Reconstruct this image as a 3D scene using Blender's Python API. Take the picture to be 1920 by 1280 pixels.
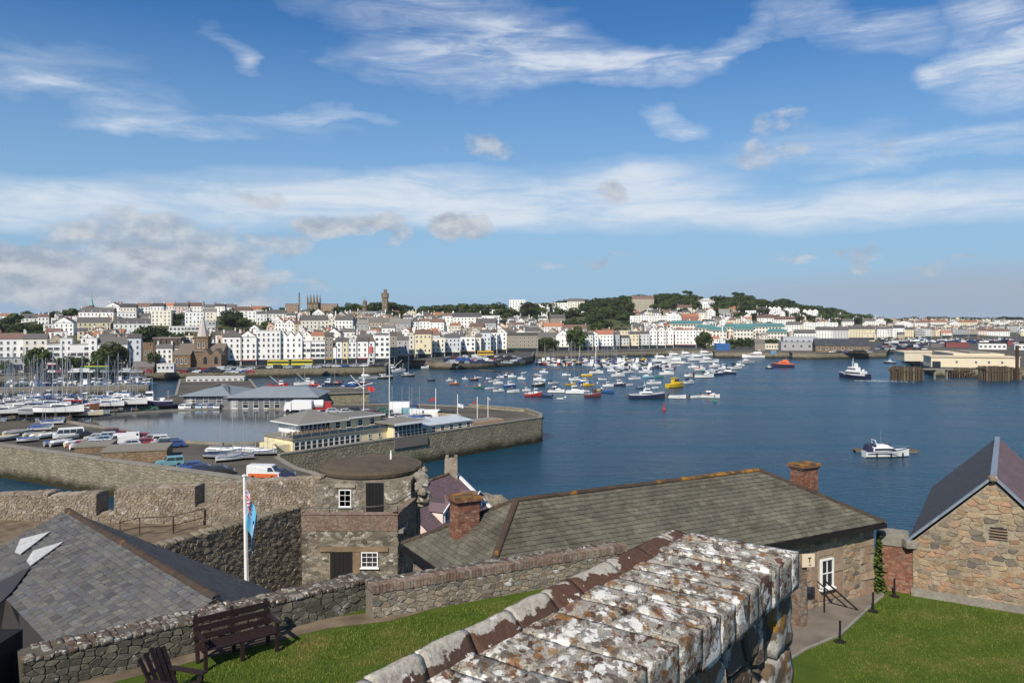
import bpy, math, random
import numpy as np
from mathutils import Vector, Matrix, noise as mnoise
from mathutils.geometry import tessellate_polygon
random.seed(7)
for o in list(bpy.data.objects): bpy.data.objects.remove(o)
SC = bpy.context.scene; COL = SC.collection
R = math.radians; U = random.uniform; PI = math.pi
# ---------------------------------------------------------------- camera
F, H, HY = 1493.0, 30.0, 598.0            # focal length in photo pixels, eye height, horizon row
cam = bpy.data.cameras.new('camera'); camo = bpy.data.objects.new('camera', cam); COL.objects.link(camo)
cam.sensor_width = 36; cam.lens = 36*F/1920; cam.shift_y = -42/1920; cam.clip_start = .1; cam.clip_end = 60000
camo.location = (0, 0, H); camo.rotation_euler = (R(90), 0, 0); SC.camera = camo
# ---------------------------------------------------------------- sun and sky
SUN_AZ, SUN_EL = R(180+21), R(42)         # compass angle from +Y clockwise: behind the camera, to its left
sdir = Vector((math.sin(SUN_AZ)*math.cos(SUN_EL), math.cos(SUN_AZ)*math.cos(SUN_EL), math.sin(SUN_EL)))
sl = bpy.data.lights.new('sun', 'SUN'); sl.energy = 4.9; sl.angle = R(.53); sl.color = (1, .925, .80)
so = bpy.data.objects.new('sun', sl); COL.objects.link(so); so.rotation_euler = sdir.to_track_quat('Z', 'Y').to_euler()
SC.view_settings.view_transform = 'Standard'; SC.view_settings.look = 'None'
SC.view_settings.exposure = .16; SC.view_settings.gamma = 1; SC.view_settings.use_curve_mapping = False

def lin(r, g, b):
    f = lambda c: (c/255/12.92) if c <= 10 else ((c/255+.055)/1.055)**2.4
    return (f(r), f(g), f(b), 1)
def nd(nt, t, ins=None, **props):
    n = nt.nodes.new('ShaderNode'+t)
    for k, v in props.items(): setattr(n, k, v)
    for k, v in (ins or {}).items():
        s = n.inputs[k]
        if isinstance(v, bpy.types.NodeSocket): nt.links.new(v, s)
        else: s.default_value = v
    return n
def math_(nt, op, a, b=0.0, c=None, clamp=False):
    n = nd(nt, 'Math', {0: a, 1: b}, operation=op, use_clamp=clamp)
    if c is not None:
        if isinstance(c, bpy.types.NodeSocket): nt.links.new(c, n.inputs[2])
        else: n.inputs[2].default_value = c
    return n.outputs[0]
def ramp(nt, fac, stops, interp='LINEAR'):
    n = nd(nt, 'ValToRGB', {0: fac}); e = n.color_ramp.elements; n.color_ramp.interpolation = interp
    for i, (p, c) in enumerate(stops):
        if not isinstance(c, (tuple, list)): c = (c, c, c, 1)
        x = e[i] if i < 2 else e.new(p)
        x.position = p; x.color = c
    return n.outputs[0]
def mixc(nt, fac, a, b, mode='MIX'):
    n = nt.nodes.new('ShaderNodeMix'); n.data_type = 'RGBA'; n.blend_type = mode
    for i, v in ((0, fac), (6, a), (7, b)):
        if isinstance(v, bpy.types.NodeSocket): nt.links.new(v, n.inputs[i])
        else: n.inputs[i].default_value = v
    return n.outputs[2]

W = bpy.data.worlds.new('World'); SC.world = W; W.use_nodes = True; nt = W.node_tree
bg = nt.nodes['Background']; bg.inputs[1].default_value = .089
W.cycles.sampling_method = 'NONE'; SC.cycles.max_bounces = 5; SC.cycles.diffuse_bounces = 2; SC.cycles.glossy_bounces = 3; SC.cycles.transparent_max_bounces = 4; SC.cycles.caustics_reflective = False; SC.cycles.caustics_refractive = False
sky = nd(nt, 'TexSky', sky_type='NISHITA', sun_disc=False, sun_elevation=SUN_EL, sun_rotation=SUN_AZ, altitude=20, air_density=1.0, dust_density=.1, ozone_density=1.2)
skyc = nd(nt, 'HueSaturation', {'Hue': .5, 'Saturation': 1.3, 'Value': .92, 'Color': sky.outputs[0]}).outputs[0]
tc = nd(nt, 'TexCoord'); sep = nd(nt, 'SeparateXYZ', {0: tc.outputs['Generated']})
az = math_(nt, 'MULTIPLY', math_(nt, 'ARCTAN2', sep.outputs[0], sep.outputs[1]), 180/PI)
el = math_(nt, 'MULTIPLY', math_(nt, 'ARCSINE', sep.outputs[2]), 180/PI)
uv = nd(nt, 'CombineXYZ', {0: az, 1: el, 2: 0}).outputs[0]
# warp of the sky coordinates so that clouds fray along the wind
def skyn(sx, sy, det, ro, rot=0.0, loc=(0, 0, 0), dist=0.0, col=False):
    n = nd(nt, 'TexNoise', {'Vector': nd(nt, 'Mapping', {'Vector': uv, 'Scale': (sx, sy, 1), 'Rotation': (0, 0, rot), 'Location': loc}).outputs[0], 'Scale': 1.0, 'Detail': det, 'Roughness': ro, 'Distortion': dist})
    return n.outputs['Color' if col else 0]
wsep = nd(nt, 'SeparateXYZ', {0: skyn(.10, .22, 5, .55, col=True)}); csep = nd(nt, 'SeparateXYZ', {0: skyn(.32, .5, 5, .55, col=True)})
def warped(sp, ax, ay):
    a = math_(nt, 'MULTIPLY_ADD', math_(nt, 'SUBTRACT', sp.outputs[0], .5), ax, az)
    e = math_(nt, 'MULTIPLY_ADD', math_(nt, 'SUBTRACT', sp.outputs[1], .5), ay, el)
    return a, e
wa, we = warped(wsep, 15, 6)
ca, ce = warped(csep, 5, 3.6)
def sdeg(px, py): return math.degrees(math.atan((px-960)/F)), math.degrees(math.atan((HY-py)/math.hypot(F, px-960)))
def blobs(lst, a, e):
    v = nd(nt, 'CombineXYZ', {0: a, 1: e, 2: 0}).outputs[0]; tot = None
    for px, py, rx, ry, tilt, st in lst:
        a0, e0 = sdeg(px, py); ra = rx/F*57.3; re = ry/F*57.3
        q = nd(nt, 'Mapping', {'Vector': v, 'Location': (a0, e0, 0), 'Rotation': (0, 0, math.atan(tilt)), 'Scale': (ra, re, 1)}, vector_type='TEXTURE').outputs[0]
        r2 = nd(nt, 'VectorMath', {0: q, 1: q}, operation='DOT_PRODUCT').outputs['Value']
        g = math_(nt, 'MULTIPLY_ADD', r2, -st*.55, st)
        tot = math_(nt, 'MAXIMUM', g, 0.0) if tot is None else math_(nt, 'MAXIMUM', tot, g)
    return tot
cirrus = blobs([(900, 95, 230, 62, -.05, 1.0), (1060, 130, 250, 32, 0, 1.0), (1330, 92, 150, 22, .18, .85), (800, 20, 260, 50, -.1, .6), (470, 92, 60, 20, -.35, .75),
    (230, 196, 330, 26, -.03, .8), (560, 210, 140, 14, .04, .75), (60, 140, 190, 45, 0, .45), (1590, 30, 120, 36, -.25, .7), (1735, 124, 55, 26, 0, .85), (1885, 90, 110, 90, -.2, 1.0), (1275, 216, 62, 22, -.05, .75),
    (1780, 285, 260, 26, .02, .7), (1500, 275, 160, 30, 0, .45)], wa, we)
band = blobs([(250, 385, 480, 40, .02, 1.1), (760, 372, 420, 46, 0, 1.2), (1190, 350, 190, 48, 0, 1.1), (1500, 392, 560, 36, -.01, 1.05), (1000, 398, 900, 30, 0, 1.1)], *warped(wsep, 9, 2.6))
bank = blobs([(1920, 552, 460, 44, 0, .95), (120, 540, 300, 40, 0, .6)], *warped(wsep, 8, 1.5))
cumul = blobs([(40, 500, 150, 46, 0, 1.0), (170, 520, 190, 46, 0, 1.0), (330, 480, 150, 52, 0, 1.05), (270, 425, 90, 30, 0, 1.0), (140, 448, 80, 24, 0, .95), (430, 515, 110, 36, 0, .95), (150, 558, 330, 24, 0, .9), (600, 415, 62, 24, 0, 1.0), (700, 424, 66, 26, 0, 1.0), (865, 418, 50, 28, 0, 1.1), (520, 450, 70, 22, 0, .85), (500, 372, 50, 13, 0, .6),
    (900, 272, 80, 26, 0, .5), (1470, 235, 60, 24, 0, .5), (1445, 292, 60, 32, 0, .56), (1650, 270, 46, 15, 0, .5), (1155, 352, 30, 22, 0, .66), (1610, 480, 34, 20, 0, .7), (1490, 478, 34, 11, 0, .55), (1130, 484, 40, 12, 0, .6), (1020, 497, 60, 9, 0, .5), (1800, 490, 90, 13, 0, .45), (590, 535, 46, 15, 0, .45)], ca, ce)
fine = skyn(.13, .75, 7, .66, R(7), dist=.6); wisp = skyn(.05, .5, 5, .6, R(-4), (4, 2, 0), .4)
cb = math_(nt, 'MULTIPLY', band, math_(nt, 'MULTIPLY', ramp(nt, fine, [(.3, .42), (.62, 1)]), ramp(nt, wisp, [(.28, .6), (.55, 1)])))
cm = math_(nt, 'MULTIPLY', cirrus, math_(nt, 'MULTIPLY', ramp(nt, fine, [(.33, .2), (.62, 1)]), ramp(nt, wisp, [(.28, .6), (.55, 1)])))
cm = math_(nt, 'MAXIMUM', cm, cb)
cm = math_(nt, 'MULTIPLY', ramp(nt, cm, [(.03, 0), (.42, .30), (.70, .66), (1.0, .92)]), 1.0)
# the same kind of thin cloud goes on outside the frame
up = math_(nt, 'MAXIMUM', ramp(nt, math_(nt, 'DIVIDE', el, 90), [(.25, 0), (.33, 1)]), ramp(nt, math_(nt, 'DIVIDE', math_(nt, 'ABSOLUTE', az), 180), [(.19, 0), (.26, 1)]))
cm = math_(nt, 'MAXIMUM', cm, math_(nt, 'MULTIPLY', ramp(nt, wisp, [(.5, 0), (.75, .7)]), up))
puff = skyn(.34, .55, 7, .6); puff2 = skyn(.34, .55, 7, .6, 0, (.1, -.35, 0))
km = math_(nt, 'MULTIPLY_ADD', math_(nt, 'SUBTRACT', puff, .5), 1.7, cumul)
km = math_(nt, 'MULTIPLY', ramp(nt, km, [(.30, 0), (.6, .62), (1.0, 1)]), ramp(nt, cumul, [(.14, 0), (.36, 1)]))
km = math_(nt, 'MULTIPLY', km, .88)
skyc = mixc(nt, 1.0, skyc, (.70, .94, 1.16, 1), 'MULTIPLY')
skyc = mixc(nt, ramp(nt, math_(nt, 'DIVIDE', el, 90), [(-.0, .95), (.05, .82), (.12, .45), (.22, .0)]), skyc, (3.1, 4.9, 7.0, 1))
c1 = mixc(nt, cm, skyc, (7.4, 8.0, 8.8, 1))
sh_ = math_(nt, 'MULTIPLY_ADD', math_(nt, 'SUBTRACT', puff, puff2), 2.4, .5)
kc = mixc(nt, ramp(nt, sh_, [(.2, 0), (.8, 1)]), (3.7, 4.1, 4.9, 1), (6.3, 6.5, 6.8, 1))
c1 = mixc(nt, math_(nt, 'MULTIPLY', bank, .85), c1, (3.9, 4.35, 5.3, 1))
c2 = mixc(nt, km, c1, kc)
nt.links.new(c2, bg.inputs[0])

# ---------------------------------------------------------------- materials
MATS = {}
def newmat(name, rough=.85, spec=.25):
    m = bpy.data.materials.new(name); m.use_nodes = True; t = m.node_tree; b = t.nodes['Principled BSDF']
    b.inputs['Roughness'].default_value = rough; b.inputs['Specular IOR Level'].default_value = spec
    MATS[name] = m; return m, t, b
def pos(t): return nd(t, 'NewGeometry').outputs['Position']
def noi(t, v, sc, det=4, ro=.55, dist=0): return nd(t, 'TexNoise', {'Vector': v, 'Scale': sc, 'Detail': det, 'Roughness': ro, 'Distortion': dist}).outputs[0]
def bump(t, b, h, st=.5, d=.02): t.links.new(nd(t, 'Bump', {'Height': h, 'Strength': st, 'Distance': d}).outputs[0], b.inputs['Normal'])
def prand(t):      # one random number for each piece, whether an object of its own or an island of a joined mesh
    return math_(t, 'FRACT', math_(t, 'ADD', nd(t, 'ObjectInfo').outputs['Random'], nd(t, 'NewGeometry').outputs['Random Per Island']))
def setc(t, b, c): t.links.new(c, b.inputs['Base Color'])
def plain(name, c, rough=.6, spec=.3, metal=0, var=.12, sc=3.0):
    m, t, b = newmat(name, rough, spec); b.inputs['Metallic'].default_value = metal
    n = noi(t, pos(t), sc, 5)
    setc(t, b, mixc(t, ramp(t, n, [(.3, 0), (.7, 1)]), tuple(x*(1-var) for x in c[:3])+(1,), tuple(min(1, x*(1+var)) for x in c[:3])+(1,)))
    return m
def tinted(name, rough=.7, spec=.25, streak=.25, sc=.8, bsc=6, bst=.15):
    """paint, render or roofing whose colour is the object's own colour, weathered by noise"""
    m, t, b = newmat(name, rough, spec); oc = nd(t, 'ObjectInfo').outputs['Color']; p = pos(t)
    st = nd(t, 'Mapping', {'Vector': p, 'Scale': (1, 1, .25)}).outputs[0]
    n = noi(t, st, sc, 7, .65); n2 = noi(t, p, sc*7, 3)
    f = math_(t, 'MULTIPLY_ADD', ramp(t, n, [(.38, 0), (.75, 1)]), streak, math_(t, 'MULTIPLY', n2, streak*.3))
    setc(t, b, mixc(t, f, oc, (.16, .14, .12, 1))); bump(t, b, noi(t, p, bsc, 4), bst, .02)
    return m
def stony(name, stops, rough=.95, sc=9, lich=None, dirt=.5, psc=1.0):
    """natural stone: colour chosen per piece, grain, stains and lichen spots"""
    m, t, b = newmat(name, rough, .15); p = pos(t); r = prand(t)
    base = ramp(t, r, stops, 'LINEAR'); n = noi(t, p, sc*psc, 5, .75); n2 = noi(t, p, 1.1*psc, 4, .6)
    c = mixc(t, ramp(t, n, [(.3, .55), (.7, 0)]), base, (.05, .042, .035, 1))
    c = mixc(t, math_(t, 'MULTIPLY', ramp(t, n2, [(.4, 0), (.75, 1)]), dirt), c, (.055, .05, .038, 1))
    if lich:
        for col, s, lo, hi, am in lich:
            q = noi(t, nd(t, 'Mapping', {'Vector': p, 'Location': (s*3.1, s, -s)}).outputs[0], s, 5, .62)
            c = mixc(t, math_(t, 'MULTIPLY', ramp(t, q, [(lo, 0), (hi, 1)]), am), c, col)
    setc(t, b, c); bump(t, b, n, .6, .03/psc)
    return m
LW, LG, LO = (.66, .65, .60, 1), (.36, .36, .32, 1), (.30, .13, .02, 1)
stony('stone_beige', [(0, (.26, .19, .13, 1)), (.3, (.40, .33, .24, 1)), (.6, (.31, .25, .19, 1)), (.85, (.46, .40, .32, 1)), (1, (.2, .16, .13, 1))], lich=[(LW, 2.2, .60, .68, .5)])
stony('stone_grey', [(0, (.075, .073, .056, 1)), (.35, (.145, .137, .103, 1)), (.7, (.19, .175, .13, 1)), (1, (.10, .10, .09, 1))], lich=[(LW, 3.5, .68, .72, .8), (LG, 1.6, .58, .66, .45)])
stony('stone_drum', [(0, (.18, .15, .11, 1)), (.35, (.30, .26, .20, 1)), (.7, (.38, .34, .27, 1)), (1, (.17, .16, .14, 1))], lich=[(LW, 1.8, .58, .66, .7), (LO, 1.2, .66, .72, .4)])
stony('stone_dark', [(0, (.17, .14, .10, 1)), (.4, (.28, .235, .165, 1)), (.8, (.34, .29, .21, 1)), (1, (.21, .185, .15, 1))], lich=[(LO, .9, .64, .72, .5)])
stony('stone_warm', [(0, (.36, .22, .13, 1)), (.2, (.46, .35, .22, 1)), (.42, (.17, .15, .13, 1)), (.55, (.5, .38, .25, 1)), (.75, (.30, .25, .19, 1)), (.9, (.5, .29, .17, 1)), (1, (.40, .31, .2, 1))], dirt=.3, lich=[(LG, 2.4, .64, .7, .5)])
stony('stone_pink', [(0, (.38, .25, .17, 1)), (.4, (.44, .32, .22, 1)), (.7, (.31, .23, .17, 1)), (1, (.42, .27, .18, 1))], dirt=.3)
stony('stone_harbour', [(0, (.20, .18, .13, 1)), (.4, (.30, .27, .20, 1)), (.8, (.24, .21, .16, 1)), (1, (.34, .29, .2, 1))], dirt=.6, psc=.4)
stony('stone_brown', [(0, (.23, .16, .10, 1)), (1, (.31, .22, .14, 1))], psc=.2, dirt=.4)
stony('brick', [(0, (.26, .09, .05, 1)), (.3, (.33, .14, .085, 1)), (.6, (.22, .085, .055, 1)), (.8, (.40, .22, .15, 1)), (1, (.16, .07, .05, 1))], lich=[((.48, .40, .32, 1), 7, .56, .7, .4), (LO, 2.0, .62, .7, .5)], dirt=.35)
stony('slate_old', [(0, (.125, .118, .085, 1)), (.3, (.165, .155, .115, 1)), (.6, (.145, .138, .108, 1)), (.85, (.20, .19, .14, 1)), (1, (.11, .105, .09, 1))], rough=.75, dirt=.65, lich=[((.21, .20, .14, 1), 1.5, .55, .7, .6), ((.05, .045, .03, 1), .8, .56, .68, .65)])
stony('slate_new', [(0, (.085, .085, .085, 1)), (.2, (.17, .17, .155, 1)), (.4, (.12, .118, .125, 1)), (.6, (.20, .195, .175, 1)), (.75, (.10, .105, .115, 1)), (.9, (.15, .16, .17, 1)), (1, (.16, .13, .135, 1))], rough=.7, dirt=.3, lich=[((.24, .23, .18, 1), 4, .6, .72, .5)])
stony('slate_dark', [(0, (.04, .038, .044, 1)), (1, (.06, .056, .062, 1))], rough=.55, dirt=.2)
stony('slate_purple', [(0, (.16, .105, .12, 1)), (.5, (.20, .135, .15, 1)), (1, (.145, .1, .12, 1))], rough=.7, dirt=.3, lich=[(LO, .7, .66, .74, .5)])
stony('ridge_tile', [(0, (.05, .035, .03, 1)), (.6, (.085, .055, .04, 1)), (1, (.06, .05, .045, 1))], lich=[(LO, 2.0, .60, .68, .8)], dirt=.2)
stony('ridge_orange', [(0, (.07, .05, .04, 1)), (1, (.12, .075, .04, 1))], lich=[((.32, .15, .025, 1), 2.6, .46, .58, .9)], dirt=.1)
stony('mortar', [(0, (.27, .23, .175, 1)), (1, (.27, .23, .175, 1))], dirt=.5)
stony('mortar_pale', [(0, (.42, .36, .27, 1)), (1, (.42, .36, .27, 1))], dirt=.3)
stony('mortar_dark', [(0, (.125, .115, .088, 1)), (1, (.125, .115, .088, 1))], dirt=.5)
stony('concrete', [(0, (.34, .31, .26, 1)), (1, (.30, .28, .24, 1))], psc=.5, dirt=.35)
stony('rock', [(0, (.22, .19, .14, 1)), (.5, (.33, .29, .22, 1)), (1, (.27, .22, .16, 1))], psc=.3, dirt=.5)
stony('earth_roof', [(0, (.115, .085, .058, 1)), (1, (.13, .10, .07, 1))], psc=.6, dirt=.6, lich=[((.2, .18, .1, 1), 2, .6, .75, .5)])
stony('wall_top', [(0, (.10, .07, .055, 1)), (.5, (.13, .088, .065, 1)), (1, (.10, .08, .066, 1))], lich=[(LG, 5, .50, .6, .65), (LW, 9, .60, .65, .85), (LO, 5, .63, .68, .7)], dirt=.3)
# harbour walls are too far off for single stones: coursed blocks in the material
def blockwork(name, c1, c2, cm, w, h, dirt=True):
    m, t, b = newmat(name, .95, .1); p = pos(t); s = nd(t, 'SeparateXYZ', {0: p})
    u = math_(t, 'ADD', math_(t, 'MULTIPLY', s.outputs[0], .8), math_(t, 'MULTIPLY', s.outputs[1], .6))
    v = nd(t, 'CombineXYZ', {0: u, 1: s.outputs[2], 2: 0}).outputs[0]
    wob = nd(t, 'VectorMath', {0: v, 1: nd(t, 'VectorMath', {0: nd(t, 'TexNoise', {'Vector': p, 'Scale': .9, 'Detail': 3}).outputs['Color'], 1: (.5, .5, 0)}, operation='MULTIPLY').outputs[0]}, operation='ADD').outputs[0]
    vo = nd(t, 'TexVoronoi', {'Vector': nd(t, 'Mapping', {'Vector': wob, 'Scale': (1/w, 1/h, 1)}).outputs[0], 'Scale': 1.0, 'Randomness': .8})
    ve = nd(t, 'TexVoronoi', {'Vector': nd(t, 'Mapping', {'Vector': wob, 'Scale': (1/w, 1/h, 1)}).outputs[0], 'Scale': 1.0, 'Randomness': .8}, feature='DISTANCE_TO_EDGE').outputs['Distance']
    c = mixc(t, nd(t, 'SeparateXYZ', {0: vo.outputs['Color']}).outputs[0], c1, c2)
    c = mixc(t, ramp(t, ve, [(.03, 1), (.12, 0)]), c, cm)
    n = noi(t, p, .35, 6, .65); c = mixc(t, ramp(t, n, [(.4, 0), (.72, .55)]), c, (.09, .085, .06, 1))
    if dirt:   # weed growth below the tide line
        z = math_(t, 'ADD', s.outputs[2], math_(t, 'MULTIPLY', noi(t, p, .5, 4), -2.2))
        c = mixc(t, ramp(t, math_(t, 'MULTIPLY_ADD', z, .2, .2), [(.12, 1), (.42, 0)]), c, (.035, .032, .018, 1))
    setc(t, b, c); bump(t, b, ve, .8, .2)
    return m
blockwork('harbour_blocks', (.235, .205, .15, 1), (.315, .275, .20, 1), (.17, .145, .105, 1), .55, .34)
blockwork('pier_blocks', (.27, .235, .15, 1), (.37, .32, .215, 1), (.17, .145, .098, 1), .65, .42)
blockwork('brown_blocks', (.20, .14, .085, 1), (.29, .205, .13, 1), (.16, .11, .07, 1), .9, .45, False)
# foreground coping with thick lichen
m, t, b = newmat('lichen_coping', .95, .1); p = nd(t, 'Mapping', {'Vector': pos(t), 'Rotation': (0, 0, -math.atan2(.8, .6)), 'Scale': (1.15, .7, 1)}).outputs[0]; r = prand(t)
c = ramp(t, r, [(0, (.085, .045, .033, 1)), (.4, (.13, .06, .042, 1)), (.7, (.085, .055, .042, 1)), (1, (.15, .075, .052, 1))])
g = noi(t, p, 60, 8, .7); c = mixc(t, ramp(t, g, [(.35, .6), (.65, 0)]), c, (.03, .02, .017, 1))
def spots(c, s, off, lo, hi, col, grain=.25, am=1.0):
    v = nd(t, 'Mapping', {'Vector': p, 'Location': (off, off*2, off*.7)}).outputs[0]
    q = noi(t, v, s, 9, .58, .25)
    cc = mixc(t, math_(t, 'MULTIPLY', ramp(t, noi(t, v, 140, 4, .8), [(.42, 1), (.62, 0)]), grain), col, (.12, .10, .085, 1))
    return mixc(t, math_(t, 'MULTIPLY', ramp(t, q, [(lo, 0), (hi, 1)]), am), c, cc), q
c, q1 = spots(c, 9, 1.3, .40, .42, (.48, .445, .365, 1), .7)
c, q2 = spots(c, 12, 5.2, .565, .60, (.30, .125, .014, 1), .6, .9)
c, q3 = spots(c, 13, 2.1, .60, .62, (.14, .055, .045, 1), .3, .9)
def rosettes(c, s, off, rad, col, keep=.5):
    v = nd(t, 'Mapping', {'Vector': p, 'Location': (off, -off, off*.3)}).outputs[0]
    wv = nd(t, 'VectorMath', {0: v, 1: nd(t, 'VectorMath', {0: nd(t, 'TexNoise', {'Vector': v, 'Scale': s*1.6, 'Detail': 6, 'Roughness': .65}).outputs['Color'], 1: (1.5/s, 1.5/s, 1.5/s)}, operation='MULTIPLY').outputs[0]}, operation='ADD').outputs[0]
    vo = nd(t, 'TexVoronoi', {'Vector': wv, 'Scale': s, 'Randomness': 1.0})
    on = math_(t, 'GREATER_THAN', nd(t, 'SeparateXYZ', {0: vo.outputs['Color']}).outputs[0], 1-keep)
    k = math_(t, 'MULTIPLY', ramp(t, vo.outputs['Distance'], [(rad-.04, 1), (rad, 0)]), on)
    return mixc(t, k, c, col), k
c, k1 = rosettes(c, 7.5, .4, .40, (.72, .69, .63, 1), .7)
c, k2 = rosettes(c, 17, 3.7, .42, (.64, .62, .56, 1), .55)
c, k3 = rosettes(c, 24, 8.1, .42, (.25, .245, .22, 1), .3)
c, q4 = spots(c, 17, 9.3, .555, .575, (.05, .032, .024, 1), .3, .7)
c, q5 = spots(c, 12, 3.3, .62, .66, (.33, .15, .02, 1), .5, .7)
cw_ = nd(t, 'VectorMath', {0: p, 1: nd(t, 'VectorMath', {0: nd(t, 'TexNoise', {'Vector': p, 'Scale': 20, 'Detail': 5, 'Roughness': .7}).outputs['Color'], 1: (.09, .09, .09)}, operation='MULTIPLY').outputs[0]}, operation='ADD').outputs[0]
ck = nd(t, 'TexVoronoi', {'Vector': cw_, 'Scale': 15, 'Randomness': 1.0}, feature='DISTANCE_TO_EDGE').outputs['Distance']
ckm = math_(t, 'MULTIPLY', ramp(t, ck, [(.03, 1), (.10, 0)]), ramp(t, noi(t, p, 7, 4, .6), [(.45, 0), (.65, .8)])); c = mixc(t, ckm, c, (.06, .038, .028, 1))
c = mixc(t, ramp(t, noi(t, p, 90, 4, .8), [(.34, .4), (.46, 0)]), c, (.14, .11, .085, 1))
setc(t, b, c)
hh = math_(t, 'ADD', math_(t, 'MULTIPLY', g, .6), math_(t, 'ADD', math_(t, 'MULTIPLY', ramp(t, q1, [(.46, 0), (.5, 1)]), .35), math_(t, 'MULTIPLY', k1, .3)))
bump(t, b, hh, .85, .008)
# right face of the same wall: rusty brown, grey and orange
stony('stone_rusty', [(0, (.17, .10, .06, 1)), (.3, (.24, .16, .10, 1)), (.6, (.13, .12, .11, 1)), (1, (.27, .17, .09, 1))], sc=26, lich=[((.40, .38, .33, 1), 7, .53, .58, .85), ((.34, .16, .02, 1), 5, .60, .66, .8), ((.5, .5, .48, 1), 12, .62, .66, .8)])
# paints etc.
tinted('render_wall', .8, .2, .11, .35); tinted('roofing', .8, .2, .35, .5, 3, .4); tinted('paint', .4, .4, .12, .8, 3, .02); tinted('gel_coat', .25, .5, .08, .5, 1, .0)
tinted('matte', .85, .15, .2, 2.0)
plain('white_paint', (.78, .77, .74, 1), .5, .4, 0, .05); plain('glass_dark', (.025, .03, .038, 1), .12, .6, 0, .2); plain('glass_blue', (.05, .075, .10, 1), .1, .6, 0, .2)
plain('black_iron', (.012, .011, .011, 1), .5, .4); plain('rust_iron', (.05, .028, .02, 1), .7, .3, 0, .4); plain('rubber', (.015, .015, .015, 1), .8, .2)
plain('alloy', (.5, .5, .52, 1), .35, .5, .6); plain('lead', (.40, .40, .39, 1), .6, .3, 0, .22, 5); plain('lead_dark', (.19, .22, .26, 1), .5, .4, 0, .2, 6)
plain('bench_wood', (.022, .011, .011, 1), .65, .3, 0, .5, 20); plain('timber', (.14, .10, .06, 1), .9, .15, 0, .4, 2)
plain('asphalt', (.075, .072, .068, 1), .95, .15, 0, .35, .25); plain('path', (.165, .14, .115, 1), .95, .15, 0, .25, 1.2); plain('hardstand', (.095, .085, .07, 1), .95, .15, 0, .3, .12)
plain('cream_sheet', (.60, .50, .36, 1), .8, .2, 0, .1, .2); plain('earth', (.15, .115, .08, 1), .95, .1, 0, .4, 1.5)
# terrain: rough grass, scrub and gardens
m, t, b = newmat('hill_ground', .95, .1); p = pos(t)
c = ramp(t, noi(t, p, .045, 7, .65), [(.3, (.028, .04, .016, 1)), (.5, (.07, .08, .032, 1)), (.62, (.13, .115, .075, 1)), (.8, (.17, .15, .12, 1))]); setc(t, b, c)
# lawn
m, t, b = newmat('lawn', .9, .15); p = pos(t)
c = ramp(t, noi(t, p, .8, 7, .65), [(.3, (.056, .10, .012, 1)), (.55, (.10, .135, .018, 1)), (.72, (.185, .16, .045, 1))]); c = mixc(t, ramp(t, noi(t, p, 30, 4, .8), [(.35, .5), (.6, 0)]), c, (.02, .05, .004, 1)); setc(t, b, c); bump(t, b, noi(t, p, 45, 5, .8), .9, .04)
m, t, b = newmat('grass_blade', .8, .15); r = prand(t); setc(t, b, mixc(t, ramp(t, noi(t, pos(t), .8, 6, .65), [(.45, 0), (.72, 1)]), ramp(t, r, [(0, (.058, .105, .011, 1)), (.6, (.10, .145, .019, 1)), (1, (.145, .175, .03, 1))]), (.19, .165, .05, 1)))
# foliage
for nm, a_, b_ in (('leaf_dark', (.018, .034, .009, 1), (.055, .085, .022, 1)), ('leaf_mid', (.030, .052, .012, 1), (.085, .12, .028, 1)), ('leaf_light', (.04, .065, .012, 1), (.10, .135, .03, 1)), ('leaf_purple', (.012, .008, .008, 1), (.035, .022, .02, 1))):
    m, t, b = newmat(nm, .7, .2); oi = nd(t, 'ObjectInfo').outputs['Random']
    c = mixc(t, prand(t), a_, b_); setc(t, b, mixc(t, math_(t, 'MULTIPLY', oi, .5), c, (.05, .05, .014, 1)))
plain('bark', (.06, .045, .032, 1), .95, .1)
# sea
m, t, b = newmat('sea_water', .16, .5); p = pos(t); b.inputs['IOR'].default_value = 1.33; b.inputs['Specular IOR Level'].default_value = .32
pm = nd(t, 'Mapping', {'Vector': p, 'Scale': (.5, 1, 1)}).outputs[0]
big = noi(t, nd(t, 'Mapping', {'Vector': p, 'Scale': (.012, .05, 1), 'Rotation': (0, 0, .12)}).outputs[0], 1, 6, .6)
c = mixc(t, ramp(t, big, [(.35, 0), (.65, 1)]), (.003, .033, .066, 1), (.007, .050, .088, 1)); setc(t, b, c)
t.links.new(ramp(t, big, [(.35, .2), (.65, .3)]), b.inputs['Roughness'])
hgt = math_(t, 'ADD', math_(t, 'MULTIPLY', noi(t, pm, .9, 4, .6), .7), math_(t, 'ADD', math_(t, 'MULTIPLY', noi(t, pm, 3.0, 3), .16), math_(t, 'MULTIPLY', noi(t, pm, .14, 3), .9)))
bump(t, b, hgt, 1.0, .55)
m, t, b = newmat('pond_water', .08, .5); b.inputs['IOR'].default_value = 1.33; b.inputs['Specular IOR Level'].default_value = .22; b.inputs['Base Color'].default_value = (.085, .088, .088, 1); bump(t, b, noi(t, pos(t), 1.2, 3), .25, .1)
m, t, b = newmat('foam', .9, .2); setc(t, b, mixc(t, noi(t, pos(t), .9, 5), (.75, .8, .82, 1), (.3, .42, .5, 1)))
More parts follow.
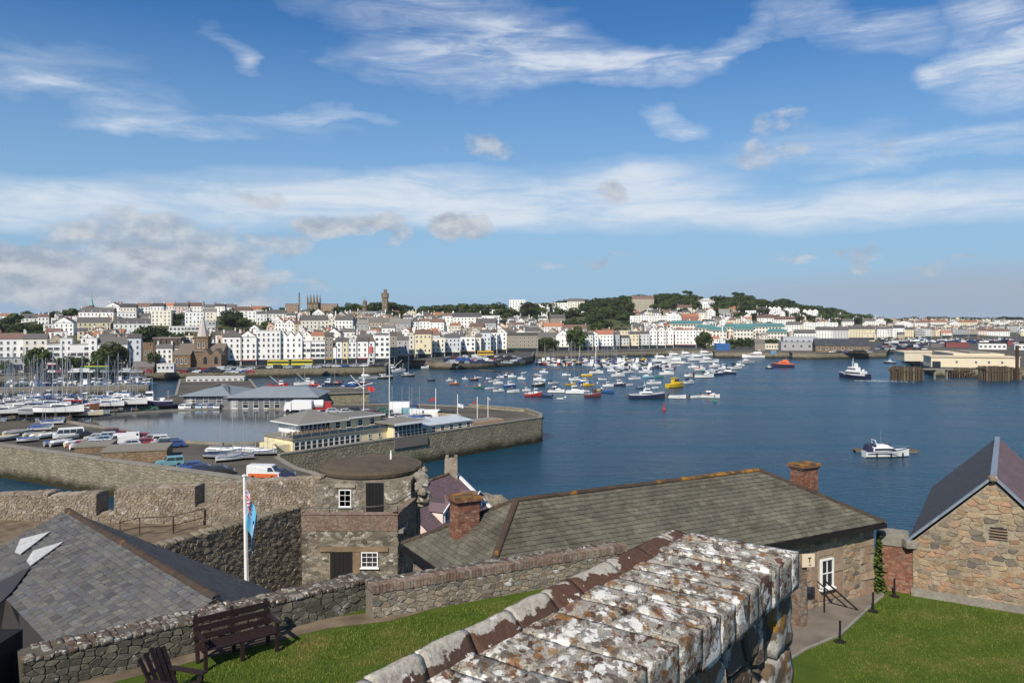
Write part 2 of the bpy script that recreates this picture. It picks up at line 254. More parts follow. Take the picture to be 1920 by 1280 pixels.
# flag: light blue field, union canton at the hoist, roundel in the fly
m, t, b = newmat('ensign', .8, .2); u_ = nd(t, 'UVMap', uv_map='UVMap').outputs[0]; s = nd(t, 'SeparateXYZ', {0: u_})
x, y = s.outputs[0], s.outputs[1]
def band(v, c0, hw): return math_(t, 'LESS_THAN', math_(t, 'ABSOLUTE', math_(t, 'SUBTRACT', v, c0)), hw)
can = math_(t, 'MULTIPLY', math_(t, 'LESS_THAN', x, .5), math_(t, 'GREATER_THAN', y, .5))
d1 = math_(t, 'SUBTRACT', math_(t, 'SUBTRACT', y, .75), math_(t, 'SUBTRACT', x, .25)); d2 = math_(t, 'ADD', math_(t, 'SUBTRACT', y, .75), math_(t, 'SUBTRACT', x, .25))
wh = math_(t, 'MAXIMUM', math_(t, 'MAXIMUM', band(x, .25, .08), band(y, .75, .08)), math_(t, 'MAXIMUM', band(d1, 0, .07), band(d2, 0, .07)))
rd = math_(t, 'MAXIMUM', math_(t, 'MAXIMUM', band(x, .25, .045), band(y, .75, .045)), math_(t, 'MAXIMUM', band(d1, 0, .025), band(d2, 0, .025)))
cc = mixc(t, rd, mixc(t, wh, (.02, .03, .14, 1), (.75, .75, .75, 1)), (.42, .02, .04, 1))
rr = math_(t, 'SQRT', math_(t, 'ADD', math_(t, 'POWER', math_(t, 'SUBTRACT', x, .74), 2.0), math_(t, 'POWER', math_(t, 'SUBTRACT', y, .42), 2.0)))
fld = mixc(t, math_(t, 'LESS_THAN', rr, .20), (.14, .42, .62, 1), mixc(t, math_(t, 'LESS_THAN', rr, .14), (.02, .03, .12, 1), mixc(t, math_(t, 'LESS_THAN', rr, .07), (.75, .75, .75, 1), (.5, .03, .03, 1))))
setc(t, b, mixc(t, can, fld, cc))

stony('brick_old', [(0, (.20, .115, .08, 1)), (.3, (.29, .20, .15, 1)), (.6, (.23, .15, .115, 1)), (.8, (.33, .275, .215, 1)), (1, (.18, .125, .095, 1))], lich=[((.40, .35, .28, 1), 7, .50, .68, .55), (LW, 9, .68, .72, .6)], dirt=.4)

m, t, b = newmat('kerb_stone', .95, .1); p = pos(t); r = prand(t)
c = ramp(t, r, [(0, (.095, .055, .04, 1)), (.5, (.125, .068, .048, 1)), (1, (.09, .06, .047, 1))]); g = noi(t, p, 50, 5, .75); c = mixc(t, ramp(t, g, [(.35, .5), (.65, 0)]), c, (.04, .024, .018, 1))
zk = math_(t, 'MULTIPLY', math_(t, 'SUBTRACT', nd(t, 'SeparateXYZ', {0: p}).outputs[2], 28.77), 4.5); q = math_(t, 'ADD', zk, noi(t, p, 7, 6, .6)); c = mixc(t, ramp(t, q, [(.60, 0), (.63, 1)]), c, mixc(t, ramp(t, g, [(.4, .6), (.55, 0)]), (.42, .39, .33, 1), (.2, .17, .14, 1)))
q = noi(t, nd(t, 'Mapping', {'Vector': p, 'Location': (4, 1, 2)}).outputs[0], 14, 5, .6); c = mixc(t, ramp(t, q, [(.63, 0), (.65, 1)]), c, (.62, .60, .55, 1)); setc(t, b, c); bump(t, b, g, .7, .008)

for nm, c_ in (('wall_white', (.76, .75, .72, 1)), ('wall_cream', (.68, .61, .48, 1)), ('wall_stone', (.38, .33, .25, 1)), ('wall_grey', (.42, .42, .41, 1)), ('roof_slate', (.10, .098, .095, 1)), ('roof_brown', (.15, .09, .07, 1)), ('roof_orange', (.32, .14, .08, 1))): plain(nm, c_, .85, .2, 0, .15, .6)

stony('pile_wood', [(0, (.06, .04, .025, 1)), (.4, (.12, .085, .05, 1)), (.7, (.09, .06, .035, 1)), (1, (.26, .21, .13, 1))], psc=.15, dirt=.5)
# ---------------------------------------------------------------- geometry helpers
def M(n): return MATS[n]
def wx(px, Y): return (px-960)/F*Y
def wz(py, Y): return H-(py-HY)/F*Y
def gp(px, py, z=0.0):
    Y = (H-z)*F/(py-HY); return Vector((wx(px, Y), Y, z))
def topx(v): return 960+v[0]/v[1]*F, HY+(H-v[2])/v[1]*F
class MB:
    def __init__(s): s.v = []; s.f = []; s.m = []; s.smooth = False
    def add(s, vs, fs, mi=0):
        n = len(s.v); s.v += [tuple(v) for v in vs]; s.f += [tuple(i+n for i in f) for f in fs]; s.m += [mi]*len(fs); return s
    def box(s, x0, y0, z0, x1, y1, z1, mi=0, mx=None):
        vs = [Vector((x, y, z)) for z in (z0, z1) for x, y in ((x0, y0), (x1, y0), (x1, y1), (x0, y1))]
        if mx: vs = [mx @ v for v in vs]
        return s.add(vs, [(0, 3, 2, 1), (4, 5, 6, 7), (0, 1, 5, 4), (1, 2, 6, 5), (2, 3, 7, 6), (3, 0, 4, 7)], mi)
    def bar(s, a, b, w, h=None, mi=0):
        a = Vector(a); b = Vector(b); d = b-a; L = d.length; q = d.to_track_quat('X', 'Z').to_matrix().to_4x4(); h = h or w
        return s.box(0, -w/2, -h/2, L, w/2, h/2, mi, Matrix.Translation(a) @ q)
    def tube(s, pts, r, n=6, mi=0, cap=True):
        pts = [Vector(p) for p in pts]; rs = r if isinstance(r, (list, tuple)) else [r]*len(pts); k = len(s.v)
        for i, p in enumerate(pts):
            d = (pts[min(i+1, len(pts)-1)]-pts[max(i-1, 0)]).normalized()
            a = d.orthogonal().normalized() if abs(d.z) < .9 else Vector((1, 0, 0)); a = (a-d*a.dot(d)).normalized(); b = d.cross(a)
            for j in range(n):
                t = 2*PI*j/n; s.v.append(tuple(p+(a*math.cos(t)+b*math.sin(t))*rs[i]))
        for i in range(len(pts)-1):
            for j in range(n):
                s.f.append((k+i*n+j, k+i*n+(j+1) % n, k+(i+1)*n+(j+1) % n, k+(i+1)*n+j)); s.m.append(mi)
        if cap:
            s.f.append(tuple(k+j for j in reversed(range(n)))); s.m.append(mi)
            e = k+(len(pts)-1)*n; s.f.append(tuple(e+j for j in range(n))); s.m.append(mi)
        return s
    def lathe(s, prof, n=12, mi=0, c=(0, 0, 0)):
        k = len(s.v)
        for r, z in prof:
            for j in range(n):
                t = 2*PI*j/n; s.v.append((c[0]+r*math.cos(t), c[1]+r*math.sin(t), c[2]+z))
        for i in range(len(prof)-1):
            for j in range(n):
                s.f.append((k+i*n+j, k+i*n+(j+1) % n, k+(i+1)*n+(j+1) % n, k+(i+1)*n+j)); s.m.append(mi)
        s.f.append(tuple(k+j for j in reversed(range(n)))); s.m.append(mi)
        e = k+(len(prof)-1)*n; s.f.append(tuple(e+j for j in range(n))); s.m.append(mi)
        return s
    def prism(s, poly, z0, z1, mi=0, side=None):
        n = len(poly); tri = tessellate_polygon([[Vector((p[0], p[1], 0)) for p in poly]])
        ar = sum(poly[i][0]*poly[(i+1) % n][1]-poly[(i+1) % n][0]*poly[i][1] for i in range(n))
        if ar < 0: poly = poly[::-1]; tri = tessellate_polygon([[Vector((p[0], p[1], 0)) for p in poly]])
        def up(t):
            a, b, c = (poly[i] for i in t)
            return t if (b[0]-a[0])*(c[1]-a[1])-(b[1]-a[1])*(c[0]-a[0]) > 0 else (t[0], t[2], t[1])
        tri = [up(t) for t in tri]
        vs = [(p[0], p[1], z0) for p in poly]+[(p[0], p[1], z1) for p in poly]
        s.add(vs, [tuple(n+i for i in t) for t in tri]+[tuple(reversed(t)) for t in tri], mi)
        s.add(vs, [(i, (i+1) % n, n+(i+1) % n, n+i) for i in range(n)], mi if side is None else side)
        return s
    def mesh(s, name, mats):
        me = bpy.data.meshes.new(name); me.from_pydata(s.v, [], s.f)
        for m in mats: me.materials.append(M(m))
        if len(mats) > 1: me.polygons.foreach_set('material_index', s.m)
        if s.smooth: me.polygons.foreach_set('use_smooth', [True]*len(me.polygons))
        me.update(); return me
    def build(s, name, mats, parent=None, loc=(0, 0, 0), rz=0, color=None):
        if isinstance(mats, str): mats = [mats]
        return link(name, s.mesh(name, mats), parent, loc, rz, color)
def link(name, me, parent=None, loc=(0, 0, 0), rz=0, color=None):
    o = bpy.data.objects.new(name, me); COL.objects.link(o); o.location = loc; o.rotation_euler = (0, 0, rz)
    if parent: o.parent = parent
    if color: o.color = tuple(color[:3])+(1,)
    return o
THINGS = []
def tag(o, label, cat, group=None):
    o['label'] = label; o['category'] = cat
    if group: o['group'] = group
    THINGS.append(o); return o
def thing(name, label, cat, loc=(0, 0, 0), rz=0, group=None):
    return tag(link(name, None, None, loc, rz), label, cat, group)
def struct(o): o['kind'] = 'structure'; return o
def stuff(o): o['kind'] = 'stuff'; return o
def kids(o): return [c for c in ALLK.get(o.name, [])]
def copy_tree(o, parent=None, colors=None):
    c = o.copy(); COL.objects.link(c); c.parent = parent
    for ch in o.children: copy_tree(ch, c)
    return c
def recolor(root, d):
    for ch in root.children:
        k = ch.name.split('.')[0]
        if k in d: ch.color = tuple(d[k][:3])+(1,)
        recolor(ch, d)
# ---------------------------------------------------------------- pieces: rubble stones, slates, bricks
def clip(poly, a, b, c):       # keep a*x+b*y<=c
    out = []; n = len(poly)
    for i in range(n):
        p, q = poly[i], poly[(i+1) % n]; dp = a*p[0]+b*p[1]-c; dq = a*q[0]+b*q[1]-c
        if dp <= 0: out.append(p)
        if (dp < 0 < dq) or (dq < 0 < dp):
            t = dp/(dp-dq); out.append((p[0]+(q[0]-p[0])*t, p[1]+(q[1]-p[1])*t))
    return out
def clip_to(poly, conv):        # conv: counter-clockwise convex outline
    n = len(conv)
    for i in range(n):
        p, q = conv[i], conv[(i+1) % n]; ex, ey = q[0]-p[0], q[1]-p[1]
        poly = clip(poly, ey, -ex, ey*p[0]-ex*p[1])
        if len(poly) < 3: return []
    return poly
def area(p): return abs(sum(p[i-1][0]*p[i][1]-p[i][0]*p[i-1][1] for i in range(len(p))))/2
def rubble(w, h, su, sv, seed, jit=.42, outline=None, holes=(), gap=.008, rf=(.07, .18)):
    rnd = random.Random(seed); nu = max(1, round(w/su)); nv = max(1, round(h/sv)); pts = {}
    for j in range(-1, nv+1):
        off = rnd.random()
        for i in range(-1, nu+1):
            if rnd.random() < .17: continue
            pts[i, j] = (i+.5+(off-.5)+rnd.uniform(-jit, jit), j+.5+rnd.uniform(-jit, jit)*.8)
    out = []
    for (i, j), p in pts.items():
        poly = [(p[0]-1.6, p[1]-1.6), (p[0]+1.6, p[1]-1.6), (p[0]+1.6, p[1]+1.6), (p[0]-1.6, p[1]+1.6)]
        for dj in (-2, -1, 0, 1, 2):
            for di in (-3, -2, -1, 0, 1, 2, 3):
                q = pts.get((i+di, j+dj))
                if q is None or q is p: continue
                dx, dy = q[0]-p[0], q[1]-p[1]
                poly = clip(poly, dx, dy, (q[0]**2+q[1]**2-p[0]**2-p[1]**2)/2)
                if len(poly) < 3: break
            if len(poly) < 3: break
        if len(poly) < 3: continue
        poly = [(x*w/nu, y*h/nv) for x, y in poly]
        poly = clip_to(poly, outline or [(0, 0), (w, 0), (w, h), (0, h)])
        if len(poly) < 3 or area(poly) < su*sv*.06: continue
        cx = sum(q[0] for q in poly)/len(poly); cy = sum(q[1] for q in poly)/len(poly)
        if any(a-.04 < cx < b+.04 and c-.04 < cy < d+.04 for a, b, c, d in holes): continue
        for a, b, c, d in holes:
            if a < max(q[0] for q in poly) and b > min(q[0] for q in poly) and c < max(q[1] for q in poly) and d > min(q[1] for q in poly):
                if cx < a: poly = clip(poly, 1, 0, a)
                elif cx > b: poly = clip(poly, -1, 0, -b)
                elif cy < c: poly = clip(poly, 0, 1, c)
                else: poly = clip(poly, 0, -1, -d)
                if len(poly) < 3: break
        if len(poly) < 3: continue
        k = max(.3, 1-gap/math.sqrt(area(poly))*2); q2 = []
        poly = [(cx+(x-cx)*k, cy+(y-cy)*k) for x, y in poly]; n = len(poly)
        for a in range(n):
            p0, p1 = poly[a], poly[(a+1) % n]
            e = math.hypot(p1[0]-p0[0], p1[1]-p0[1])
            f = rnd.uniform(*rf)
            if e < .25*math.sqrt(su*sv): q2.append(((p0[0]+p1[0])/2, (p0[1]+p1[1])/2))
            else: q2 += [(p0[0]+(p1[0]-p0[0])*f, p0[1]+(p1[1]-p0[1])*f), (p1[0]+(p0[0]-p1[0])*f, p1[1]+(p0[1]-p1[1])*f)]
        if len(q2) >= 3: out.append(q2)
    return out
def piece_mesh(poly, prot, back, O, u, v, n, rnd):
    """a stone with a worn edge: back ring, rim, inset face"""
    cx = sum(q[0] for q in poly)/len(poly); cy = sum(q[1] for q in poly)/len(poly); k = len(poly); vs = []
    tx, ty = rnd.uniform(-.12, .12), rnd.uniform(-.12, .12)
    for lev, (sc, d) in enumerate(((1, -back), (1, prot*.4), (.88, prot))):
        for x, y in poly:
            xx, yy = cx+(x-cx)*sc, cy+(y-cy)*sc
            dd = d+((x-cx)*tx+(y-cy)*ty)*(lev == 2)+(rnd.uniform(-.2, .2)*prot if lev else 0)
            vs.append(O+u*xx+v*yy+n*dd)
    fs = [tuple(2*k+i for i in range(k))]
    for l in (0, 1):
        for i in range(k): fs.append((l*k+i, l*k+(i+1) % k, (l+1)*k+(i+1) % k, (l+1)*k+i))
    return vs, fs
def lay(parent, polys, O, u, v, n, mats, name, prot=.03, back=.05, nmax=300, seed=1, kind='stone', bevel=True, cnt=None):
    """lay pieces on a face: the ones that show largest as objects, the rest joined"""
    rnd = random.Random(seed); O = Vector(O); u = Vector(u).normalized(); v = Vector(v).normalized(); n = Vector(n).normalized()
    pl = parent.matrix_world.translation if False else Vector(PLOC(parent)); items = []
    for p in polys:
        c = O+u*(sum(q[0] for q in p)/len(p))+v*(sum(q[1] for q in p)/len(p)); sx, sy = topx(c)
        vis = -60 < sx < 1980 and -60 < sy < 1340
        items.append((area(p)/(c.length_squared)*(1 if vis else .05), p, c))
    items.sort(key=lambda x: -x[0]); rest = MB()
    for i, (a, p, c) in enumerate(items):
        pr = prot*rnd.uniform(.55, 1.4)
        if bevel: vs, fs = piece_mesh(p, pr, back, O, u, v, n, rnd)
        else:
            k = len(p); vs = [O+u*x+v*y-n*back for x, y in p]+[O+u*x+v*y+n*pr for x, y in p]
            fs = [tuple(k+j for j in range(k))]+[(j, (j+1) % k, k+(j+1) % k, k+j) for j in range(k)]
        mi = rnd.randrange(len(mats)) if len(mats) > 1 else 0
        if i < nmax:
            b = MB(); b.add([x-c for x in vs], fs); b.build(name, [mats[mi]], parent, c-pl)
        else: rest.add([x-pl for x in vs], fs, mi)
    if rest.v: stuff(rest.build('small_'+name+'s' if nmax else name+'s', mats, parent))
def PLOC(o):
    l = Vector(o.location)
    while o.parent: o = o.parent; l += Vector(o.location)
    return l
def slates(parent, pts, eave_i, w, e, mats, nmax=300, seed=1, name='slate', thick=.018, lift=.022, gap=.007):
    """slate a planar face; pts counter-clockwise seen from outside, edge eave_i -> eave_i+1 is the eave"""
    rnd = random.Random(seed); P = [Vector(p) for p in pts]; k = len(P); A, B = P[eave_i], P[(eave_i+1) % k]
    u = (B-A).normalized(); n = None
    for i in range(k):
        nn = (P[(i+1) % k]-P[i]).cross(P[(i+2) % k]-P[(i+1) % k])
        if nn.length > 1e-6: n = nn.normalized(); break
    v = n.cross(u); q = [((p-A).dot(u), (p-A).dot(v)) for p in P]
    u0, u1, v1 = min(a for a, _ in q), max(a for a, _ in q), max(b for _, b in q); pl = PLOC(parent); items = []; r = 0; y = 0.0
    while y < v1:
        x = u0-w+(r % 2)*w/2+rnd.uniform(-.02, .02)
        while x < u1:
            ww = w*rnd.uniform(.88, 1.1); yj = y+rnd.uniform(-.012, .012); g = gap; tx_, ty_ = rnd.uniform(-.035, .035), rnd.uniform(-.03, .03)
            p = clip_to([(x+g, yj), (x+ww-g, yj+rnd.uniform(-.006, .006)), (x+ww-g, y+e*1.25), (x+g, y+e*1.25)], q)
            if len(p) > 2 and area(p) > w*e*.05:
                c = A+u*(x+ww/2)+v*(y+e/2); sx, sy = topx(c); vis = -30 < sx < 1950 and sy < 1300
                vs = []
                for lev in (0, 1):
                    for a, b in p:
                        hgt = lift*(1-(b-y)/(e*1.25))+lev*(thick+tx_*(a-x-ww/2)+ty_*(b-y-e/2))
                        vs.append(A+u*a+v*b+n*(hgt+.004))
                kk = len(p); fs = [tuple(kk+i for i in range(kk))]+[(i, (i+1) % kk, kk+(i+1) % kk, kk+i) for i in range(kk)]
                items.append((area(p)/c.length_squared*(1 if vis else .02), c, vs, fs))
            x += ww
        y += e; r += 1
    items.sort(key=lambda t: -t[0]); rest = MB()
    for i, (_, c, vs, fs) in enumerate(items):
        if i < nmax: MB().add([a-c for a in vs], fs).build(name, [mats], parent, c-pl)
        else: rest.add([a-pl for a in vs], fs)
    if rest.v: stuff(rest.build('small_slates' if nmax else 'slates', [mats], parent))
def ridge_line(parent, a, b, r, mat, step=.3, name='ridge_tile'):
    a, b = Vector(a), Vector(b); L = (b-a).length; n = max(1, round(L/step)); pl = PLOC(parent); d = (b-a)/n; me = None
    q = d.to_track_quat('X', 'Z').to_matrix()
    for i in range(n):
        if me is None:
            mb = MB(); sl = d.length*.97; prof = [(r*math.cos(t), r*math.sin(t)*.8) for t in [PI*j/6 for j in range(7)]]
            vs = [q @ Vector((x, yy, zz)) for x in (0, sl) for yy, zz in prof]+[q @ Vector((x, yy*.8, zz*.8-.01)) for x in (0, sl) for yy, zz in prof]
            fs = [(j, j+1, 8+j, 7+j) for j in range(6)]+[(14+j, 21+j, 22+j, 15+j) for j in range(6)]+[(j, 14+j, 15+j, j+1) for j in range(6)]+[(7+j, 8+j, 22+j, 21+j) for j in range(6)]+[(0, 7, 21, 14), (6, 20, 27, 13)]
            mb.add(vs, fs); me = mb.mesh(name, [mat])
        o = link(name, me, parent, a+d*i-pl+Vector((0, 0, U(-.008, .008))))
def bricks(parent, c, rz, wx_, wy_, z0, courses, mat, bl=.22, bh=.065, j=.01, joined=False, mats2='mortar'):
    """a rectangular stack of brickwork, each brick a piece, round a mortar core"""
    pl = PLOC(parent); rot = Matrix.Rotation(rz, 3, 'Z'); c = Vector(c); rest = MB(); me = {}
    core = MB().box(-wx_/2+.012, -wy_/2+.012, z0, wx_/2-.012, wy_/2-.012, z0+courses*(bh+j)); core.build('brick_core', [mats2], parent, c-pl, rz)
    for k in range(courses):
        z = z0+k*(bh+j)+bh/2
        for side in range(4):
            L, D = (wx_, wy_/2) if side % 2 == 0 else (wy_, wx_/2); a0 = side*PI/2
            x = -L/2+(bl/2 if (k+side) % 2 else 0)
            if (k+side) % 2: segs = [(-L/2, -L/2+bl/2-j)]
            else: segs = []
            while x < L/2-.03:
                segs.append((x, min(x+bl-j, L/2))); x += bl
            for s0, s1 in segs:
                if s1-s0 < .025: continue
                key = round(s1-s0, 3); 
                if key not in me: me[key] = MB().box(-key/2, -.055, -bh/2, key/2, .05, bh/2).mesh('brick', [mat])
                p = rot @ (Matrix.Rotation(a0, 3, 'Z') @ Vector(((s0+s1)/2, -D+.05+U(-.004, .004), 0)))
                loc = c+Vector((p.x, p.y, z)); 
                if joined: rest.box(-key/2, -.055, -bh/2, key/2, .05, bh/2, 0, Matrix.Translation(loc-pl) @ Matrix.Rotation(rz+a0, 4, 'Z'))
                else: link('brick', me[key], parent, loc-pl, rz+a0)
    if joined: stuff(rest.build('bricks', [mat], parent))
def rock_mesh(rx, ry, rz, seed, nu=14, nv=8, amp=.35):
    mb = MB(); rnd = random.Random(seed); off = Vector((rnd.uniform(0, 90), rnd.uniform(0, 90), 0))
    for i in range(nv+1):
        th = PI*i/nv
        for j in range(nu):
            ph = 2*PI*j/nu; d = Vector((math.sin(th)*math.cos(ph), math.sin(th)*math.sin(ph), math.cos(th)))
            k = 1+amp*mnoise.noise(d*1.7+off)+amp*.5*mnoise.noise(d*4+off)
            mb.v.append((d.x*rx*k, d.y*ry*k, d.z*rz*k))
    for i in range(nv):
        for j in range(nu): mb.f.append((i*nu+j, (i+1)*nu+j, (i+1)*nu+(j+1) % nu, i*nu+(j+1) % nu)); mb.m.append(0)
    return mb
def chunk(mb, x0, y0, z0, x1, y1, z1, seed, nseg=(5, 5, 3), rd=.02, amp=.008, mx=None, mi=0):
    """a rough-hewn block: subdivided box, rounded edges, noisy faces"""
    nx, ny, nz = nseg; idx = {}; off = Vector((seed*3.7 % 50, seed*1.3 % 50, seed*.77 % 50)); cx = Vector(((x0+x1)/2, (y0+y1)/2, (z0+z1)/2)); hx = Vector(((x1-x0)/2, (y1-y0)/2, (z1-z0)/2))
    base = len(mb.v)
    for i in range(nx+1):
        for j in range(ny+1):
            for k in range(nz+1):
                if 0 < i < nx and 0 < j < ny and 0 < k < nz: continue
                d = Vector((2*i/nx-1, 2*j/ny-1, 2*k/nz-1)); p = Vector((d.x*hx.x, d.y*hx.y, d.z*hx.z))
                inn = Vector((max(-hx.x+rd, min(hx.x-rd, p.x)), max(-hx.y+rd, min(hx.y-rd, p.y)), max(-hx.z+rd, min(hx.z-rd, p.z)))); e = p-inn
                if e.length > rd: p = inn+e.normalized()*rd
                nn = e.normalized() if e.length > 1e-9 else Vector((0, 0, 1)); q = cx+p
                p = q+nn*amp*(mnoise.noise(q*9+off)+.7*mnoise.noise(q*25+off))
                idx[i, j, k] = len(mb.v); mb.v.append(tuple(mx @ p) if mx else tuple(p))
    def quad(a, b, c, d): mb.f.append((idx[a], idx[b], idx[c], idx[d])); mb.m.append(mi)
    for i in range(nx):
        for j in range(ny):
            quad((i, j, 0), (i, j+1, 0), (i+1, j+1, 0), (i+1, j, 0)); quad((i, j, nz), (i+1, j, nz), (i+1, j+1, nz), (i, j+1, nz))
    for i in range(nx):
        for k in range(nz):
            quad((i, 0, k), (i+1, 0, k), (i+1, 0, k+1), (i, 0, k+1)); quad((i, ny, k), (i, ny, k+1), (i+1, ny, k+1), (i+1, ny, k))
    for j in range(ny):
        for k in range(nz):
            quad((0, j, k), (0, j, k+1), (0, j+1, k+1), (0, j+1, k)); quad((nx, j, k), (nx, j+1, k), (nx, j+1, k+1), (nx, j, k+1))
    return mb
# ---------------------------------------------------------------- sea, hill, quays
b = MB(); b.add([(-30000, -400, 0), (30000, -400, 0), (30000, 40000, 0), (-30000, 40000, 0)], [(0, 1, 2, 3)]); struct(b.build('sea', 'sea_water'))
TT = [(-260, 372, 760, 600), (0, 385, 760, 597), (90, 388, 750, 590), (200, 395, 740, 586), (420, 425, 780, 588), (560, 440, 800, 586), (720, 455, 830, 586), (800, 520, 880, 590), (900, 560, 900, 588), (1000, 620, 950, 584), (1100, 640, 1020, 576), (1200, 675, 1080, 569), (1330, 700, 1120, 564), (1420, 720, 1180, 568), (1500, 780, 1250, 580), (1570, 840, 1320, 589), (1640, 900, 1450, 597), (1750, 1030, 1700, 599), (1920, 1130, 1900, 600), (2200, 1200, 2000, 600)]
def tcol(px):
    px = max(TT[0][0], min(TT[-1][0]-.01, px))
    for a, b_ in zip(TT, TT[1:]):
        if a[0] <= px < b_[0]:
            k = (px-a[0])/(b_[0]-a[0]); return [a[i]+(b_[i]-a[i])*k for i in (1, 2, 3)]
def ground(px, t):
    dw, ds, ys = tcol(px); D = dw+(ds-dw)*t; zs = wz(ys, ds)
    return D, 5+(zs-5)*(t*.85+.15*t*t)
def solve(px, y, h):
    """depth at which something h metres tall on the hillside has its top on row y"""
    lo, hi = 0.0, 1.0
    for _ in range(26):
        t = (lo+hi)/2; D, z = ground(px, t)
        if HY+(H-z-h)*F/D > y: lo = t
        else: hi = t
    return (lo+hi)/2
b = MB(); cols = list(range(-260, 2200, 24)); NT = 18
for px in cols:
    for j in range(NT+3):
        t = j/NT if j <= NT else 1; D, z = ground(px, t)
        if j > NT: D += 150*(j-NT); z -= (10, 30)[j-NT-1]
        elif 0 < j: z += 1.2*mnoise.noise(Vector((wx(px, D)*.02, D*.02, 0)))
        b.v.append((wx(px, D), D, z))
n = NT+3
for i in range(len(cols)-1):
    for j in range(n-1): b.f.append((i*n+j, (i+1)*n+j, (i+1)*n+j+1, i*n+j+1)); b.m.append(0)
b.smooth = True; struct(b.build('hill', 'hill_ground'))
# low coast far to the right
b = MB(); rows = []
for i, px in enumerate(range(1380, 2700, 30)):
    D = 2600; h = 22+9*mnoise.noise(Vector((px*.011, 0, 0)))+5*mnoise.noise(Vector((px*.05, 3, 0)))
    for dd, z in ((0, -1), (40, h*.5), (300, h), (900, h*.9)): b.v.append((wx(px, D+dd), D+dd, z))
for i in range(len(b.v)//4-1):
    for j in range(3): b.f.append((i*4+j, i*4+4+j, i*4+5+j, i*4+1+j)); b.m.append(0)
struct(b.build('far_coast', 'hill_ground'))
def quay(poly, z, wlabel, top='asphalt', side='harbour_blocks', zb=-3, group='harbour walls'):
    n = len(poly); ar = sum(poly[i][0]*poly[(i+1) % n][1]-poly[(i+1) % n][0]*poly[i][1] for i in range(n))
    if ar < 0: poly = poly[::-1]
    q = MB(); tri = tessellate_polygon([[Vector((p[0], p[1], 0)) for p in poly]])
    fs = []
    for t in tri:
        a, b_, c = (poly[i] for i in t); fs.append(t if (b_[0]-a[0])*(c[1]-a[1])-(b_[1]-a[1])*(c[0]-a[0]) > 0 else (t[0], t[2], t[1]))
    q.add([(p[0], p[1], z) for p in poly], fs); struct(q.build('quay', top))
    w = MB(); w.add([(p[0], p[1], zb) for p in poly]+[(p[0], p[1], z-.004) for p in poly], [(i, (i+1) % n, n+(i+1) % n, n+i) for i in range(n)])
    for i in range(n):          # coping course along the edge
        a, c = Vector((*poly[i], z)), Vector((*poly[(i+1) % n], z))
        if (c-a).length > 1: w.bar(a, c, .9, .35, 1)
    tag(w.build('harbour_wall', [side, 'concrete']), wlabel, 'harbour wall', group)
P2 = lambda px, Y: (wx(px, Y), Y)
front = [P2(-260, 340), P2(0, 361), P2(300, 393), P2(440, 407), P2(700, 427), P2(722, 430), P2(735, 490), P2(800, 490), P2(815, 476), P2(862, 474), P2(905, 486), P2(985, 520), P2(998, 540), P2(1000, 600), P2(1250, 649), P2(1336, 655), P2(1340, 613), P2(1480, 613), P2(1486, 598), P2(1530, 594), P2(1662, 616), P2(1668, 690), P2(1720, 760)]
back = [P2(px, tcol(px)[0]+8) for px in (1900, 1750, 1640, 1570, 1500, 1420, 1330, 1200, 1100, 1000, 900, 800, 720, 560, 420, 200, 90, 0, -260)]
quay(front+[P2(2100, 900)]+back, 5, 'long grey stone harbour wall below the town waterfront')
quay([P2(1690, 590), P2(1725, 470), P2(1752, 416), P2(1870, 402), P2(2200, 398), P2(2200, 880), P2(1900, 890), P2(1735, 745)], 5, 'harbour wall round the ferry port at right', 'hardstand')
g = lambda px, py: tuple(gp(px, py, 5.3)[:2])
pier = [(-190, 204), (-98, 153), (-41, 121), (-22, 104), (-10, 100), (-22, 117), (-36, 132), (-42, 142), (6.5, 195), (7.6, 199)]+[g(*q) for q in ((1000, 776), (985, 772), (880, 763), (760, 757), (650, 759), (603, 757), (612, 738), (692, 735), (692, 727), (480, 727), (468, 711), (338, 711), (330, 741), (270, 751), (100, 756), (0, 756), (-150, 756))]
quay(pier, 5.3, 'brown stone pier wall running out below the yellow restaurant', 'hardstand', 'pier_blocks')
# parapet along the outer edge of the castle pier: the long pale wall at left
def parapet(name, a, c, th, z0, z1, label, mat='harbour_blocks', top='concrete'):
    a, c = Vector(a), Vector(c); d = (c-a).normalized(); nn = Vector((-d.y, d.x)); L = (c-a).length; mid = (a+c)/2
    o = thing(name, label, 'wall', (mid.x, mid.y, z0)); rz = math.atan2(d.y, d.x)
    MB().box(-L/2, -th/2, 0, L/2, th/2, z1-z0).build('wall_body', mat, o, rz=rz)
    k = int(L/2.4); me = MB().box(-L/k/2+.02, -th/2-.08, 0, L/k/2-.02, th/2+.08, .25).mesh('coping_stone', [M(top) and top])
    for i in range(k):
        p = (-L/2+(i+.5)*L/k); link('coping_stone', me, o, (d.x*p, d.y*p, z1-z0+U(-.02, .02)), rz)
    return o
parapet('sea_wall', (-190, 203.2), (-98, 152.2), 1.3, -3, 6.0, 'long lit stone sea wall at the far left beyond the car park')
parapet('sea_wall', (-98, 152.2), (-38, 118.4), 1.3, -3, 6.0, 'long lit stone sea wall beside the parked cars, ending behind the flagpole')
parapet('pier_parapet', (-41.4, 141.2), (6.9, 194.6), .8, -3, 5.9, 'stone parapet along the pier edge in front of the yellow restaurant', 'pier_blocks')
parapet('pier_parapet', (6.9, 194.6), (7.2, 200), .8, -3, 6.1, 'short parapet across the pier head', 'pier_blocks')
parapet('pier_parapet', (7.2, 200), g(985, 772), .8, 0, 6.1, 'angled parapet at the far corner of the pier head', 'pier_blocks')
parapet('pier_parapet', g(985, 772), g(880, 763), .6, 4, 6.0, 'low parapet along the harbour side of the pier head', 'pier_blocks')
